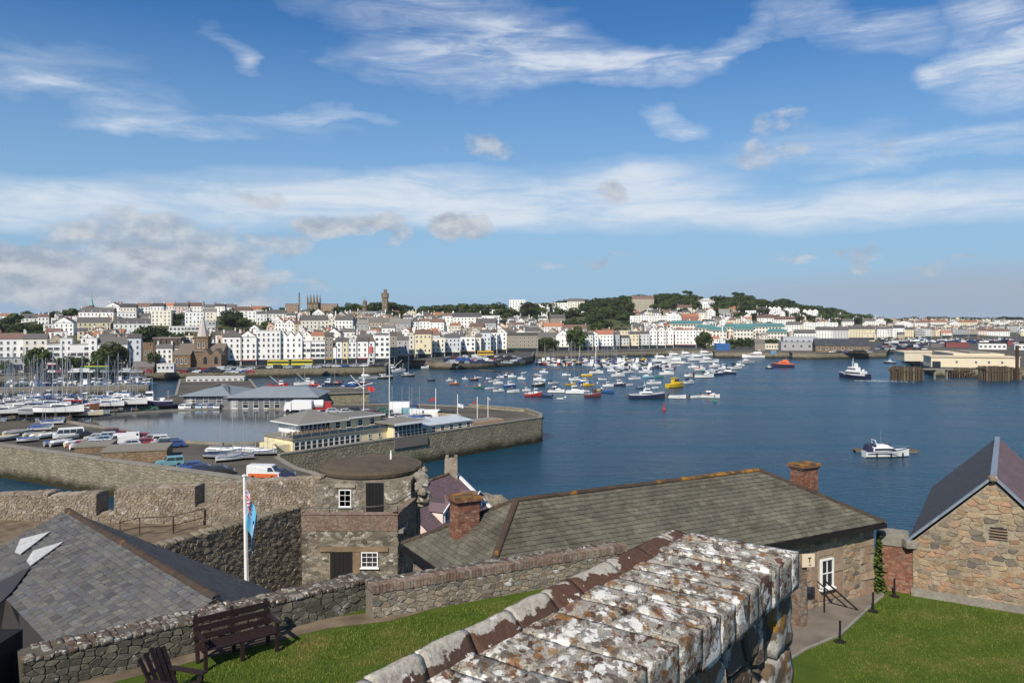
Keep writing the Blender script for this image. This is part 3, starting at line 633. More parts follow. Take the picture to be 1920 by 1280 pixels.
parapet('marina_wall', P2(-60, 305), P2(280, 322), 4, -3, 3.2, 'weedy marina wall between two rows of boats at left')
# model yacht pond: raised rim and still grey water
rim = [gp(px, py, 5.3) for px, py in ((128, 792), (150, 783), (230, 777), (320, 771), (420, 767), (520, 768), (600, 775), (660, 786), (690, 796), (650, 815), (560, 826), (480, 832), (420, 834), (350, 830), (300, 822), (230, 808), (160, 798))]
b = MB(); b.add([(p.x, p.y, 5.44) for p in rim], [tuple(range(len(rim)))]); struct(b.build('pond_water', 'pond_water'))
o = thing('pond_rim', 'low concrete rim round the still grey model yacht pond', 'wall', rim[0])
b = MB()
for i in range(len(rim)): b.bar(rim[i]-rim[0]+Vector((0, 0, .2)), rim[(i+1) % len(rim)]-rim[0]+Vector((0, 0, .2)), .8, .6)
b.build('rim', 'concrete', o)
# ---------------------------------------------------------------- castle
X3 = Vector((1, 0, 0)); Z3 = Vector((0, 0, 1))
mound = [(-60, 2), (36, 2), (36, 33), (15, 36), (6, 43), (-1, 49), (-5, 56.5), (-12, 59), (-30, 59), (-34, 54), (-60, 54)]
b = MB(); nm = len(mound); cen = Vector((-10, 35))
low = [tuple(Vector(p)+(Vector(p)-cen).normalized()*9) for p in mound]
b.add([(p[0], p[1], 14.4) for p in mound]+[(p[0], p[1], -2) for p in low], [tuple(range(nm))]+[(i, nm+i, nm+(i+1) % nm, (i+1) % nm) for i in range(nm)])
struct(b.build('castle_mound', 'rock'))
LZ, RZ = 22.8, 20.0
def sheet(name, poly, z0, z1, mat, side='earth'):
    return struct(MB().prism(poly, z0, z1, 0, 1).build(name, [mat, side]))
left_lawn = [(-9.5, 15.2), (-4.7, 19.05), (-3.2, 20.2), (-3.2, 19.3), (3.4, 22.7), (4.6, 17), (3.4, 12), (1.2, 5), (-3, 3), (-10, 9)]
sheet('lawn', left_lawn, 14.5, LZ, 'lawn')
right_lawn = [(1.6, 5), (48, 5), (48, 34), (12, 34), (7.2, 25), (6.0, 18)]
sheet('lawn', right_lawn, 14.5, RZ, 'lawn')
b = MB(); pth = [gp(px, py, RZ+.006) for px, py in ((1420, 1090), (1530, 1097), (1610, 1104), (1652, 1108), (1656, 1116), (1637, 1132), (1575, 1190), (1512, 1216), (1440, 1260))]
b.add(pth, [tuple(range(len(pth)))[::-1]]); struct(b.build('path', 'path'))
bm_ = MB()
for i in range(3, 8): bm_.bar(pth[i]+Z3*.01, pth[i+1]+Z3*.01, .09, .05)
tag(bm_.build('path_edging', 'concrete'), 'thin pale stone edging between grey path and right lawn', 'edging')
# bare earth along the foot of the lawn wall
b = MB(); e1 = [Vector((x, y, LZ+.006)) for x, y in ((-9.45, 15.25), (-4.7, 19.1), (-3.3, 19.6), (-1.6, 20.1), (-2.9, 19.0), (-4.3, 18.55), (-6.4, 17.0), (-9.2, 14.75))]
b.add(e1, [tuple(range(8))[::-1]]); struct(b.build('bare_earth', 'earth'))
def blades(name, poly, z, n, box, hgt=.05):
    rnd = np.random.default_rng(3); pts = rnd.uniform((box[0], box[1]), (box[2], box[3]), (n, 2)); a = np.array(poly); inside = np.zeros(n, bool); j = len(a)-1
    for i in range(len(a)):
        c = ((a[i, 1] > pts[:, 1]) != (a[j, 1] > pts[:, 1])) & (pts[:, 0] < (a[j, 0]-a[i, 0])*(pts[:, 1]-a[i, 1])/(a[j, 1]-a[i, 1]+1e-9)+a[i, 0]); inside ^= c; j = i
    pts = pts[inside]; n = len(pts); th = rnd.uniform(0, 6.28, n); w = rnd.uniform(.006, .014, n); h = rnd.uniform(.4, 1.2, n)*hgt
    v = np.zeros((n, 3, 3)); dx = np.cos(th)*w; dy = np.sin(th)*w; lean = rnd.uniform(-.03, .03, (n, 2))
    v[:, 0, 0] = pts[:, 0]-dx; v[:, 0, 1] = pts[:, 1]-dy; v[:, 1, 0] = pts[:, 0]+dx; v[:, 1, 1] = pts[:, 1]+dy
    v[:, 2, :2] = pts+lean; v[:, :2, 2] = z; v[:, 2, 2] = z+h
    me = bpy.data.meshes.new(name); me.vertices.add(n*3); me.vertices.foreach_set('co', v.ravel()); me.loops.add(n*3); me.loops.foreach_set('vertex_index', np.arange(n*3, dtype=np.int32)); me.polygons.add(n); me.polygons.foreach_set('loop_start', np.arange(0, n*3, 3, dtype=np.int32)); me.polygons.foreach_set('loop_total', np.full(n, 3, np.int32)); me.update(calc_edges=True); me.materials.append(M('grass_blade'))
    o = stuff(link(name, me)); o['label'] = name.replace('_', ' ')+' of short mown blades'; o['category'] = 'grass'
gl = [(p.x, p.y) for p in (pth[4], pth[5], pth[6], pth[7])]
blades('left_lawn_grass', [(-8.5, 14.6), (-4.3, 18.3), (-1.5, 19.7), (3.2, 22.1), (3.9, 14), (-3, 13)], LZ, 90000, (-9, 12, 4, 22.5))
blades('right_lawn_grass', gl+[(9, 21), (14, 15), (22, 15), (22, 27), (15.2, 28.3)], RZ, 90000, (8, 14, 22, 29))
# --- walls of the lawn terrace
def frame_wall(name, a, c, th, z0, z1, label, mats, su, sv, coremat, topmat, nmax=300, seed=1, prot=.03, back_top=None, topcut=None, holes=(), gap=.008):
    """free-standing stone wall from a to c; its lit face is on the right-hand side of a->c"""
    a, c = Vector((*a, 0)), Vector((*c, 0)); u = (c-a).normalized(); n = Vector((u.y, -u.x, 0)); L = (c-a).length
    o = thing(name, label, 'wall', (a.x, a.y, z0)); h = z1-z0
    q = MB(); q.add([a-a, u*L, u*L-n*th, -n*th, Z3*h, u*L+Z3*h, u*L-n*th+Z3*h, -n*th+Z3*h], [(0, 3, 2, 1), (0, 1, 5, 4), (1, 2, 6, 5), (2, 3, 7, 6), (3, 0, 4, 7), (4, 5, 6, 7)]); q.build('wall_core', coremat, o)
    lay(o, rubble(L, h, su, sv, seed, holes=holes, gap=gap), a+Z3*z0, u, Z3, n, mats, 'stone', prot, .03, nmax, seed)
    return o, a, u, n, L, h
# W1: wall behind the bench, with a thick lichened top
o, a, u, n, L, h = frame_wall('lawn_wall', (-9.36, 15.19), (-3.35, 20.06), .62, 22.2, 23.5, 'grey stone wall with lichened reddish top behind the dark bench', ['stone_grey'], .21, .115, 'mortar_dark', 'wall_top', 300, 5, .02)
pl = Vector(o.location); k = 0; s = 0.0
while s < L:
    w = min(U(.09, .26), L-s)
    if w < .08: break
    for w0, w1 in ((-.03, U(.14, .24)), (None, U(.36, .46)), (None, .66)):
        if w0 is None: w0 = last
        last = w1+.008; mb = MB(); mx = Matrix.Translation(a+u*s+Z3*23.42-pl) @ Matrix(((u.x, -n.x, 0, 0), (u.y, -n.y, 0, 0), (0, 0, 1, 0), (0, 0, 0, 1)))
        chunk(mb, .002, w0, 0, w-.002, w1, U(.07, .125), k, (4, 4, 3), .012, .010, mx); mb.smooth = True; mb.build('coping_stone', 'wall_top', o); k += 1
    s += w
# W2: rubble wall with a brick-on-edge top
o, a, u, n, L, h = frame_wall('lawn_wall', (-3.36, 19.12), (3.3, 22.62), .5, 22.2, 23.45, 'beige rubble wall with brick-on-edge top at the back of the lawn', ['stone_beige', 'stone_drum'], .19, .105, 'mortar', 'wall_top', 300, 8, .02)
pl = Vector(o.location); s = 0.0; k = 0; bmes = MB().box(0, -.04, 0, .075, .245, .19).mesh('brick', ['brick_old']); bmes2 = MB().box(0, .25, 0, .075, .54, .19).mesh('brick', ['wall_top'])
rz = math.atan2(u.y, u.x)
while s < L-.08:
    for me in (bmes, bmes2): link('brick', me, o, a+u*s+Z3*(23.4+U(0, .025))-pl, rz)
    s += .088
MB().box(-.02, .005, 0, .2, .5, 1.2, 0).build('brick_end', 'brick_old', o, a-pl+Vector((-.14, -.08, 0)), rz)
MB().box(-2, -2.6, 0, 2, 2.6, 10.6).build('shade_block', 'rubber', None, (-11.8, 13.35, 13.2)) and tag(bpy.data.objects['shade_block'], 'near-black block added at the left edge to stand for shade', 'building')  # added block, coloured near-black in place of deep shade at lower left
# --- generic sash window
def sash(parent, O, u, n, w, h, nx, ny, frame='white_paint', glass='glass_dark', fw=.06, bar=.025, sill=True, name='window', dark=True):
    O, u, n = Vector(O), Vector(u).normalized(), Vector(n).normalized(); pl = PLOC(parent)
    mx = Matrix(((u.x, n.x, 0, 0), (u.y, n.y, 0, 0), (0, 0, 1, 0), (0, 0, 0, 1)))
    q = MB()
    for x0, z0, x1, z1 in ((0, 0, fw, h), (w-fw, 0, w, h), (fw, 0, w-fw, fw), (fw, h-fw, w-fw, h)): q.box(x0, -.06, z0, x1, .03, z1)
    f = q.build(name, frame, parent, O-pl); f.matrix_local = Matrix.Translation(O-pl) @ mx
    MB().box(fw, -.04, fw, w-fw, -.02, h-fw).build('pane', glass, f)
    q = MB()
    for i in range(1, nx): x = w*i/nx; q.box(x-bar/2, -.035, fw, x+bar/2, .01, h-fw)
    for j in range(1, ny): z = h*j/ny; q.box(fw, -.034, z-bar/2, w-fw, .012, z+bar/2)
    q.build('glazing_bar', frame, f)
    if sill: MB().box(-.06, -.05, -.07, w+.06, .09, -.002).build('sill', 'white_paint', f)
    return f
# --- slate-roofed house at left (ridge square to the lawn wall)
pk = Vector((-15.3, 27.4, 23.4)); ne = Vector((-6.95, 18.75, 23.4)); rd = (ne-pk).normalized(); ls = Vector((-.72, -.69, 0)); rs = -ls
ho = thing('slate_roof_house', 'low slate-roofed building beyond the lawn wall at lower left', 'building', (-12, 23, 14.5)); hl = Vector(ho.location)
el = lambda p, m: p+ls*m+Z3*(-.45*m); er = lambda p, m: p+rs*m+Z3*(-.6*m)
roof = MB(); roof.add([v-hl for v in (pk, ne, el(ne, 2.6), el(pk, 2.6), er(ne, 7.2), er(pk, 7.2))], [(0, 3, 2, 1), (0, 1, 4, 5)])
ro = roof.build('roof', 'slate_dark', ho)
body = MB(); pts = [el(pk, 2.45), el(ne, 2.45), er(ne, 7), er(pk, 7)]
body.prism([(p.x-hl.x, p.y-hl.y) for p in pts], 0, 4.3); pts = [el(pk, 2.45), el(ne, 2.45), pk, ne]; body.prism([(p.x-hl.x, p.y-hl.y) for p in (pts[0], pts[1], pts[3], pts[2])], 0, 7.6); body.build('wall', 'slate_dark', ho)  # wall coloured dark slate to paint the deep shade under the eave
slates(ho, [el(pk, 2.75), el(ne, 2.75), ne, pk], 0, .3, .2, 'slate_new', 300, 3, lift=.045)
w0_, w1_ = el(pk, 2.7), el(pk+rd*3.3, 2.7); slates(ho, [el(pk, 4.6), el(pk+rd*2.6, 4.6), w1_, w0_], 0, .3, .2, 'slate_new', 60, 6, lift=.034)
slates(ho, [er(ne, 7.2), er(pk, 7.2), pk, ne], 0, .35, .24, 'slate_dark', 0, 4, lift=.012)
ridge_line(ho, pk+Z3*.02, ne+Z3*.02, .12, 'ridge_tile', .24)
# two lead flashings of a small valley; dark sheet stands in for its shade
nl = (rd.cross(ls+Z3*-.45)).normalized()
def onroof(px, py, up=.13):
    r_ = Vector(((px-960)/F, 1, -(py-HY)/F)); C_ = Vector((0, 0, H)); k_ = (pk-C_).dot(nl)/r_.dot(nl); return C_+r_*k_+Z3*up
for poly, mt, nm_ in (([(94, 1003), (38, 1017), (28, 1041), (39, 1045)], 'lead', 'flashing'), ([(119, 1022), (62, 1039), (50, 1058), (58, 1067)], 'lead', 'flashing'), ([(58, 1069), (-12, 1104), (-12, 1150), (22, 1117)], 'slate_dark', 'valley_shade')):
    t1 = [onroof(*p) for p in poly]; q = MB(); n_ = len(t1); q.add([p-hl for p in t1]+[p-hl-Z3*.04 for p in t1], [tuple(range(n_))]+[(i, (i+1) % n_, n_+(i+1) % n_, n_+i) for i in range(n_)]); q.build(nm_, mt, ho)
# --- long hipped roof in the middle
eu, ev = Vector((.878, .478, 0)).normalized(), None; ev = Vector((-eu.y, eu.x, 0))
E0 = Vector((-.85, 21.15, 22.58)); L2, W2 = 16.45, 5.8; c0, c1, c2, c3 = E0, E0+eu*L2, E0+eu*L2+ev*W2, E0+ev*W2
r0 = E0+ev*W2/2+eu*2.7+Z3*1.72; r1 = E0+ev*W2/2+eu*13.1+Z3*1.72
hb = thing('hipped_house', 'long stone building with mossy hipped slate roof above the harbour', 'building', E0+eu*8+ev*3-Z3*2.6); bl = Vector(hb.location)
q = MB(); q.add([v-bl for v in (c0, c1, c2, c3, r0, r1)], [(0, 1, 5, 4), (1, 2, 5), (2, 3, 4, 5), (3, 0, 4)]); q.build('roof', 'slate_old', hb)
slates(hb, [c0, c1, r1, r0], 0, .31, .185, 'slate_old', 300, 11, lift=.03)
slates(hb, [c3, c0, r0], 0, .31, .185, 'slate_old', 300, 12, lift=.03)
rm_ = r0.lerp(r1, .62)
for a_, b_, mt in ((r0, rm_, 'ridge_tile'), (rm_, r1, 'ridge_orange'), (r0, c0, 'ridge_tile'), (r1, c1, 'ridge_tile'), (r0, c3, 'ridge_tile')): ridge_line(hb, a_+Z3*.02, b_+Z3*.02, .11, mt, .38)
i0, i1, i2, i3 = c0+(eu+ev)*.28, c1+(ev-eu)*.28, c2-(eu+ev)*.28, c3+(eu-ev)*.28
q = MB(); q.prism([((p-bl).x, (p-bl).y) for p in (i0, i1, i2, i3)], -3.5, 2.5); q.build('wall', 'mortar_pale', hb)
for a_, b_ in ((c0, c1), (c3, c0), (c1, c2)):
    MB().bar(a_-Z3*.09-bl, b_-Z3*.09-bl, .16, .15).build('gutter', 'black_iron', hb)
nf = -ev; wh = 2.55; z0w = RZ-.05; wl = (i1-i0).length; wo = Vector((i0.x, i0.y, z0w)); us = 9.6      # right-hand part of the front wall is in view
hol = [(12.95-us, 13.75-us, .55, 1.75)]
lay(hb, rubble(wl-us-.75, wh, .36, .17, 21, .26, holes=[(hol[0][0]-.32, hol[0][1]+.5, .2, 2.0)], gap=.009), wo+eu*us, eu, Z3, nf, ['stone_warm'], 'stone', .02, .03, 300, 22)
zz = 0.0; kq = 0
while zz < wh-.05:                      # dressed quoins at the corner and window surround
    hq = min(.3, wh-zz); wq = (.75, .5)[kq % 2]; lay(hb, [[(wl-wq, zz+.006), (wl, zz+.006), (wl, zz+hq-.006), (wl-wq, zz+hq-.006)]], wo, eu, Z3, nf, ['stone_pink'], 'quoin', .03, .03, 9, kq); zz += hq; kq += 1
for x0, x1, y0, y1 in ((12.63, 12.94, .2, 2.0), (13.76, 14.24, .2, 1.1), (13.76, 14.24, 1.1, 2.0), (12.94, 13.76, 1.76, 2.0), (12.94, 13.76, .2, .54)):
    lay(hb, [[(x0+.005, y0+.005), (x1-.005, y0+.005), (x1-.005, y1-.005), (x0+.005, y1-.005)]], wo, eu, Z3, nf, ['stone_pink'], 'surround_block', .03, .03, 9, 3)
q = MB(); q.box(0, 0, 0, .9, .2, 1.2); rzb = math.atan2(eu.y, eu.x)
sash(hb, wo+eu*12.95+Z3*.55+nf*.07+eu*.1+Z3*.12, eu, nf, .62, 1.0, 2, 2, fw=.045)
lay(hb, rubble(W2-.6, 2.5, .36, .2, 25, gap=.009), i3-Z3*2.55, -ev, Z3, -eu, ['stone_beige'], 'stone', .02, .03, 120, 26)
def chimney(o, c, rz, w, d, z0, ncourse, orange=True):
    bricks(o, (c[0], c[1], 0), rz, w, d, z0, ncourse, 'brick')
    zt = z0+ncourse*.075
    for i, (g_, hh, mt) in enumerate(((.05, .07, 'brick'), (.1, .07, 'brick'), (.07, .06, 'ridge_orange'))):
        MB().box(-w/2-g_, -d/2-g_, 0, w/2+g_, d/2+g_, hh-.003).build('chimney_cap', mt, o, Vector((c[0], c[1], zt+sum((.07, .07, .06)[:i])))-PLOC(o), rz)
ch = thing('chimney', 'stout brick chimney on the left hip of the mossy slate roof', 'chimney', (-1.55, 25.0, 22.2))
chc = Vector((wx(871, 24.9), 24.9)); ch.location = (chc.x, chc.y, 22.6); chimney(ch, chc, rzb, .72, .62, 22.65, 22)
MB().box(-.46, -.40, 0, .46, .40, .32).build('flashing_collar', 'mortar', ch, (0, 0, .0), rzb)
ch = thing('chimney', 'brick chimney with orange lichened cap behind the right hip of the mossy roof', 'chimney')
chc = Vector((wx(1508, 32.0), 32.0)); ch.location = (chc.x, chc.y, 22.6); chimney(ch, chc, rzb, .9, .6, 22.6, 19)
# --- gabled store at right
ga, gx = Vector((14.55, 28.9, RZ)), Vector((.848, -.53, 0)); gd = Vector((.53, .848, 0)); gw = 5.0; eh, ph = 1.95, 4.4; gl_ = 11.0
hg = thing('gabled_store', 'stone gabled store with dark slate roof at the right edge', 'building', ga); gl0 = Vector(ga)
sec = [Vector((0, 0, 0)), gx*gw, gx*gw+Z3*eh, gx*gw/2+Z3*ph, Z3*eh]
q = MB(); q.add([p for p in sec]+[p+gd*gl_ for p in sec], [(0, 1, 2, 3, 4), (9, 8, 7, 6, 5), (0, 4, 9, 5), (1, 6, 7, 2)]); q.build('wall', 'mortar_pale', hg)
lay(hg, rubble(gw, ph, .34, .165, 31, .34, outline=[(0, .25), (gw, .25), (gw, eh), (gw/2, ph-.06), (0, eh)], holes=[(2.38, 2.92, 2.35, 2.82)], gap=.009), ga, gx, Z3, -gd, ['stone_warm'], 'stone', .025, .03, 300, 32)
q = MB(); q.box(0, 0, 0, gw+.1, .12, .26, 0, Matrix(((gx.x, gd.x, 0, 0), (gx.y, gd.y, 0, 0), (0, 0, 1, 0), (0, 0, 0, 1)))); q.build('plinth', 'concrete', hg, -gd*.12-gx*.05)
gm = Matrix(((gx.x, -gd.x, 0, 0), (gx.y, -gd.y, 0, 0), (0, 0, 1, 0), (0, 0, 0, 1)))
v_ = MB().box(0, .002, 0, .5, .02, .42).build('vent', 'black_iron', hg); v_.matrix_local = Matrix.Translation(gx*2.4+Z3*2.38) @ gm
for i in range(4): MB().box(-.03, .0, .1*i+.02, .53, .05, .1*i+.06).build('vent_slat', 'stone_pink', v_)
ov = gx*.12; rp0, rp1 = gx*gw/2+Z3*(ph+.1), gx*gw/2+Z3*(ph+.1)+gd*gl_
for sgn, nm, mt in ((-1, 'left', 'slate_dark'), (1, 'right', 'slate_purple')):
    e0 = gx*(gw/2+sgn*(gw/2+.15))+Z3*(eh-.02); e1 = e0+gd*gl_
    f0, f1 = gd*.06, Vector((0, 0, 0)); a4 = [e0+f0, rp0+f0, rp1, e1] if sgn < 0 else [e0+f0, e1, rp1, rp0+f0]
    q = MB(); q.add(a4+[p-Z3*.08 for p in a4], [(3, 2, 1, 0), (4, 5, 6, 7), (0, 1, 5, 4), (1, 2, 6, 5), (2, 3, 7, 6), (3, 0, 4, 7)]); q.build('roof', mt, hg)
    w4 = [p+ga for p in a4]
    if sgn < 0: slates(hg, [w4[3], w4[0], w4[1], w4[2]], 0, .32, .2, mt, 0, 41, lift=.012)
    else: slates(hg, [w4[0], w4[1], w4[2], w4[3]], 0, .32, .2, mt, 120, 42)
    q = MB(); q.bar(e0-gx*sgn*0-gd*.02+Z3*.06, rp0-gd*.02+Z3*.06, .26, .07); q.build('verge', 'lead_dark', hg)
q = MB(); q.bar(rp0-gd*.1+Z3*.03, rp1+Z3*.03, .2, .07); q.build('ridge_flashing', 'lead_dark', hg)
q = MB(); chunk(q, -.14, -.1, -.1, .14, .14, .1, 5, (4, 4, 4), .06, .01); q.build('apex_stone', 'stone_beige', hg, rp0-gd*.12)
q = MB(); chunk(q, -.3, -.12, eh-.25, .12, .5, eh+.05, 9, (4, 4, 3), .03, .01); q.build('kneeler', 'concrete', hg)
# brick pier between the two buildings, creeper on a pipe
bp = thing('brick_pier', 'whitewashed brick pier with stone cap between the two slate-roofed buildings', 'pier', (14.15, 29.6, RZ))
bricks(bp, (14.2, 29.55, 0), -.5, 1.25, .6, RZ, 22, 'brick')
q = MB(); chunk(q, -.55, -.38, 1.66, .55, .38, 2.15, 4, (4, 4, 3), .05, .02); q.build('cap_stone', 'concrete', bp, rz=-.45)
cr = thing('creeper', 'green creeper climbing a pipe beside the brick pier', 'plant', (13.45, 29.2, RZ))
MB().tube([(0, 0, 0), (0.02, 0, 2.2)], .05, 6).build('stem', 'bark', cr)
q = MB(); rnd = random.Random(4)
for i in range(420):
    z = rnd.uniform(0, 2.1)**1.0; r_ = .22*(1-z/2.6); p = Vector((rnd.gauss(0, r_*.5), rnd.gauss(0, r_*.5), z)); a_ = rnd.uniform(0, 6.3); d = Vector((math.cos(a_), math.sin(a_), rnd.uniform(-.8, .5)))*.06; e = d.cross(Vector((rnd.uniform(-1, 1), rnd.uniform(-1, 1), 1))).normalized()*.04
    q.add([p-d-e, p+d-e, p+d+e, p-d+e], [(0, 1, 2, 3)])
stuff(q.build('leaves', 'leaf_light', cr))
# sign on its brick pillar, handrail of the steps, rope posts
sg = thing('brick_pillar', 'small brick pillar below the sign at the end of the lichened wall', 'pillar', (9.55, 26.0, RZ)); bricks(sg, (9.36, 26.0, 0), .5, .36, .35, RZ, 27, 'brick_old')
sb = thing('notice_board', 'cream notice board with black lettering fixed above the brick pillar', 'sign', (9.6, 25.8, 21.98)); rz_ = .2
MB().box(-.22, -.02, 0, .22, .02, .42).build('board', 'cream_sheet', sb, rz=rz_)
q = MB(); q.box(.02, -.032, .14, .05, -.0221, .31).box(-.02, -.032, .28, .09, -.0222, .31).box(.0, -.032, .06, .09, -.022, .08); q.build('lettering', 'black_iron', sb, rz=rz_)
hr = thing('handrail', 'black iron handrail slanting down the steps below the window', 'handrail', gp(1560, 1104, RZ)); q = MB()
w0 = wo+eu*12.7+nf*.5+Z3*1.15; w1 = wo+eu*13.9+nf*.9+Z3*.05
for dz in (0, .0): pass
q.tube([w0-Vector(hr.location), w1-Vector(hr.location)], .03, 6); q.tube([w0-Vector(hr.location)-nf*.3-Z3*.12, w1-Vector(hr.location)-nf*.3-Z3*.1], .025, 6); q.build('rail', 'black_iron', hr)
MB().tube([w0-Vector(hr.location), w0-Vector(hr.location)-Z3*1.2], .03).build('post', 'black_iron', hr)
q = MB(); q.lathe([(.17, 0), (.17, .03), (.05, .045), (.045, .07)], 14); q.tube([(0, 0, .04), (0, 0, .66)], .036, 8); pm_ = q.mesh('rope_post', ['black_iron'])
for i, (px, py, lb) in enumerate(((1575, 1203, 'nearest the camera'), (1637, 1146, 'in the middle of the row'), (1677, 1118, 'closest to the brick pier'))):
    tag(link('lawn_post', pm_, None, gp(px, py, RZ)), 'short black post on the right lawn, '+lb, 'post', 'posts along the path edge')
# --- two-storey gun tower in the middle distance
tw = thing('gun_tower', 'old stone tower with round earth roof, brick parapet and two black doors', 'tower', (-9.4, 48, 14.4)); tl = Vector(tw.location)
q = MB(); q.lathe([(3.25, 0), (3.2, 5.6)], 40, 0, Vector((-9.45, 53.5, 14.4))-tl); q.box(-12.4-tl.x, 50.05-tl.y, 0, -6.35-tl.x, 53-tl.y, 5.45); q.box(-12.17-tl.x, 46.05-tl.y, 0, -6.62-tl.x, 50-tl.y, 3.4); q.build('wall', 'mortar', tw)
def tface(a, c, z0, z1, su, sv, mats, seed, holes=(), prot=.018):
    a, c = Vector((*a, z0)), Vector((*c, z0)); u = (c-a).normalized(); n = Vector((u.y, -u.x, 0)); L = (c-a).length
    lay(tw, rubble(L, z1-z0, su, sv, seed, holes=holes, gap=.009), a, u, Z3, n, mats, 'stone', prot, .04, 60, seed)
tface((-12.4, 50.05), (-6.35, 50.05), 17.7, 19.85, .34, .18, ['stone_drum'], 51, [(1.5, 2.35, .45, 1.68), (3.2, 4.35, 0, 2.05)])
tface((-12.17, 46.05), (-6.62, 46.05), 14.4, 17.75, .34, .18, ['stone_drum', 'stone_drum', 'stone_grey'], 52, [(1.6, 2.95, 0, 2.2), (3.35, 4.4, 1.2, 2.2), (1.2, 5.4, 2.1, 2.4)])
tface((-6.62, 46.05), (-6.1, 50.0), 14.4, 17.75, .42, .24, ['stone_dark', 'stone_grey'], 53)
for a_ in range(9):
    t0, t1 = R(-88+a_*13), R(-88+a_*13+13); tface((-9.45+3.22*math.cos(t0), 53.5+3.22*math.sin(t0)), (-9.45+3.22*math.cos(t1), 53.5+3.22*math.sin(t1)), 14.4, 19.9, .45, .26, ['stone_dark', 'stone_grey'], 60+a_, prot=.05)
q = MB(); q.lathe([(3.42, 5.55), (3.46, 5.75), (3.36, 5.9), (3.2, 5.86), (2.4, 5.98), (1.2, 6.05), (.01, 6.07)], 40, 0, (-9.45-tl.x, 53.5-tl.y, 0)); 
q.v = [(x+.06*mnoise.noise(Vector((x, y, z))*2.2), y+.06*mnoise.noise(Vector((y, x, z))*2.2), z+.05*mnoise.noise(Vector((x, y, 4))*1.5)) for x, y, z in q.v]; q.build('roof', 'earth_roof', tw)
for i in range(14):                     # crumbled stones along the right edge of the drum and its cornice
    a_ = R(-38+i*8); rm = rock_mesh(U(.22, .5), U(.2, .4), U(.14, .3), i+70, 8, 6, .3); rm.build('loose_stone', 'stone_drum', tw, Vector((-9.45+3.45*math.cos(a_), 53.5+3.45*math.sin(a_), 19.75+U(-.25, .12)))-tl)
for i in range(10):
    rock_mesh(U(.3, .55), U(.25, .5), U(.18, .4), i+140, 8, 6, .3).build('loose_stone', 'stone_drum', tw, Vector((-5.9+U(-.15, .35), 50.6+U(-.3, 1.5), 18.2+i*.17))-tl)
MB().box(3.2-5.6, 0, 0, 3.2, .1, 0).build('floor_joint', 'concrete', tw) if False else None
struct(MB().box(-12.1, 46.1, 17.6, -6.3, 50.0, 17.8).build('terrace', 'concrete'))
q = MB()                                  # brick parapet, too fine to pick apart
for side, (a_, c_) in enumerate((((-12.17, 46.0), (-6.6, 46.0)), ((-6.6, 46.0), (-6.05, 50.0)))):
    a_, c_ = Vector((*a_, 0)), Vector((*c_, 0)); u = (c_-a_).normalized(); n = Vector((u.y, -u.x, 0)); L = (c_-a_).length
    for k in range(13):
        x = (k % 2)*.11
        while x < L-.05:
            w = min(.21, L-x); q.box(0, -.11, 0, w, .0+U(0, .006), .062, 0, Matrix.Translation(a_+u*x+Z3*(17.76+k*.074)-tl) @ Matrix(((u.x, n.x, 0, 0), (u.y, n.y, 0, 0), (0, 0, 1, 0), (0, 0, 0, 1)))); x += .22
    MB().box(0, -.3, 0, L, -.02, .97, 0, Matrix.Translation(a_+Z3*17.74-tl) @ Matrix(((u.x, n.x, 0, 0), (u.y, n.y, 0, 0), (0, 0, 1, 0), (0, 0, 0, 1)))).build('parapet_core', 'mortar', tw)
    MB().box(0, -.34, .97, L, .05, 1.05, 0, Matrix.Translation(a_+Z3*17.74-tl) @ Matrix(((u.x, n.x, 0, 0), (u.y, n.y, 0, 0), (0, 0, 1, 0), (0, 0, 0, 1)))).build('parapet_coping', 'brick_old', tw)
stuff(q.build('parapet_bricks', 'brick_old', tw))
sash(tw, (-10.88, 50.03, 18.2), X3, -Vector((0, 1, 0)), .78, 1.1, 2, 3)
MB().box(-.25, -.06, 0, 1.0, .05, .22).build('lintel', 'stone_beige', tw, Vector((-10.85, 50.0, 19.42))-tl)
def plank_door(x0, x1, y, z0, z1):
    d = MB().box(0, 0, 0, x1-x0, .06, z1-z0).build('door', 'black_iron', tw, Vector((x0, y, z0))-tl); n = 5; me = MB().box(.01, -.025, .02, (x1-x0)/n-.012, 0, z1-z0-.02).mesh('plank', ['black_iron'])
    for i in range(n): link('plank', me, d, ((x1-x0)/n*i, 0, 0))
plank_door(-9.18, -8.08, 50.0, 17.8, 19.72); plank_door(-10.5, -9.2, 45.97, 14.4, 16.54)
MB().box(-.35, -.05, 0, 3.6, .06, .26).build('lintel', 'stone_brown', tw, Vector((-10.75, 46.0, 16.58))-tl)
MB().box(0, -.05, 0, .42, .05, 2.1).build('door_jamb', 'stone_brown', tw, Vector((-9.2, 46.0, 14.45))-tl)
sash(tw, (-8.72, 45.99, 15.66), X3, -Vector((0, 1, 0)), .98, .9, 3, 3)
q = MB(); rl = [(-12.3, 46.3, 19.05), (-9.6, 46.25, 19.05), (-8.0, 46.25, 19.12), (-6.7, 46.3, 19.3), (-6.0, 49.2, 19.35)]
q.tube([Vector(p)-tl for p in rl], .03, 5)
for p in ((-10.6, 46.25), (-8.6, 46.25), (-6.65, 46.3)): q.tube([Vector((*p, 18.4))-tl, Vector((*p, 19.12))-tl], .02, 5)
q.build('railing', 'black_iron', tw)
tag(MB().lathe([(.07, 0), (.07, .35), (.03, .7), (.01, .75)], 8).build('vent_pipe', 'white_paint', None, (wx(733, 54.5), 54.5, 20.3)), 'small white pipe standing on the round earth roof', 'pipe')
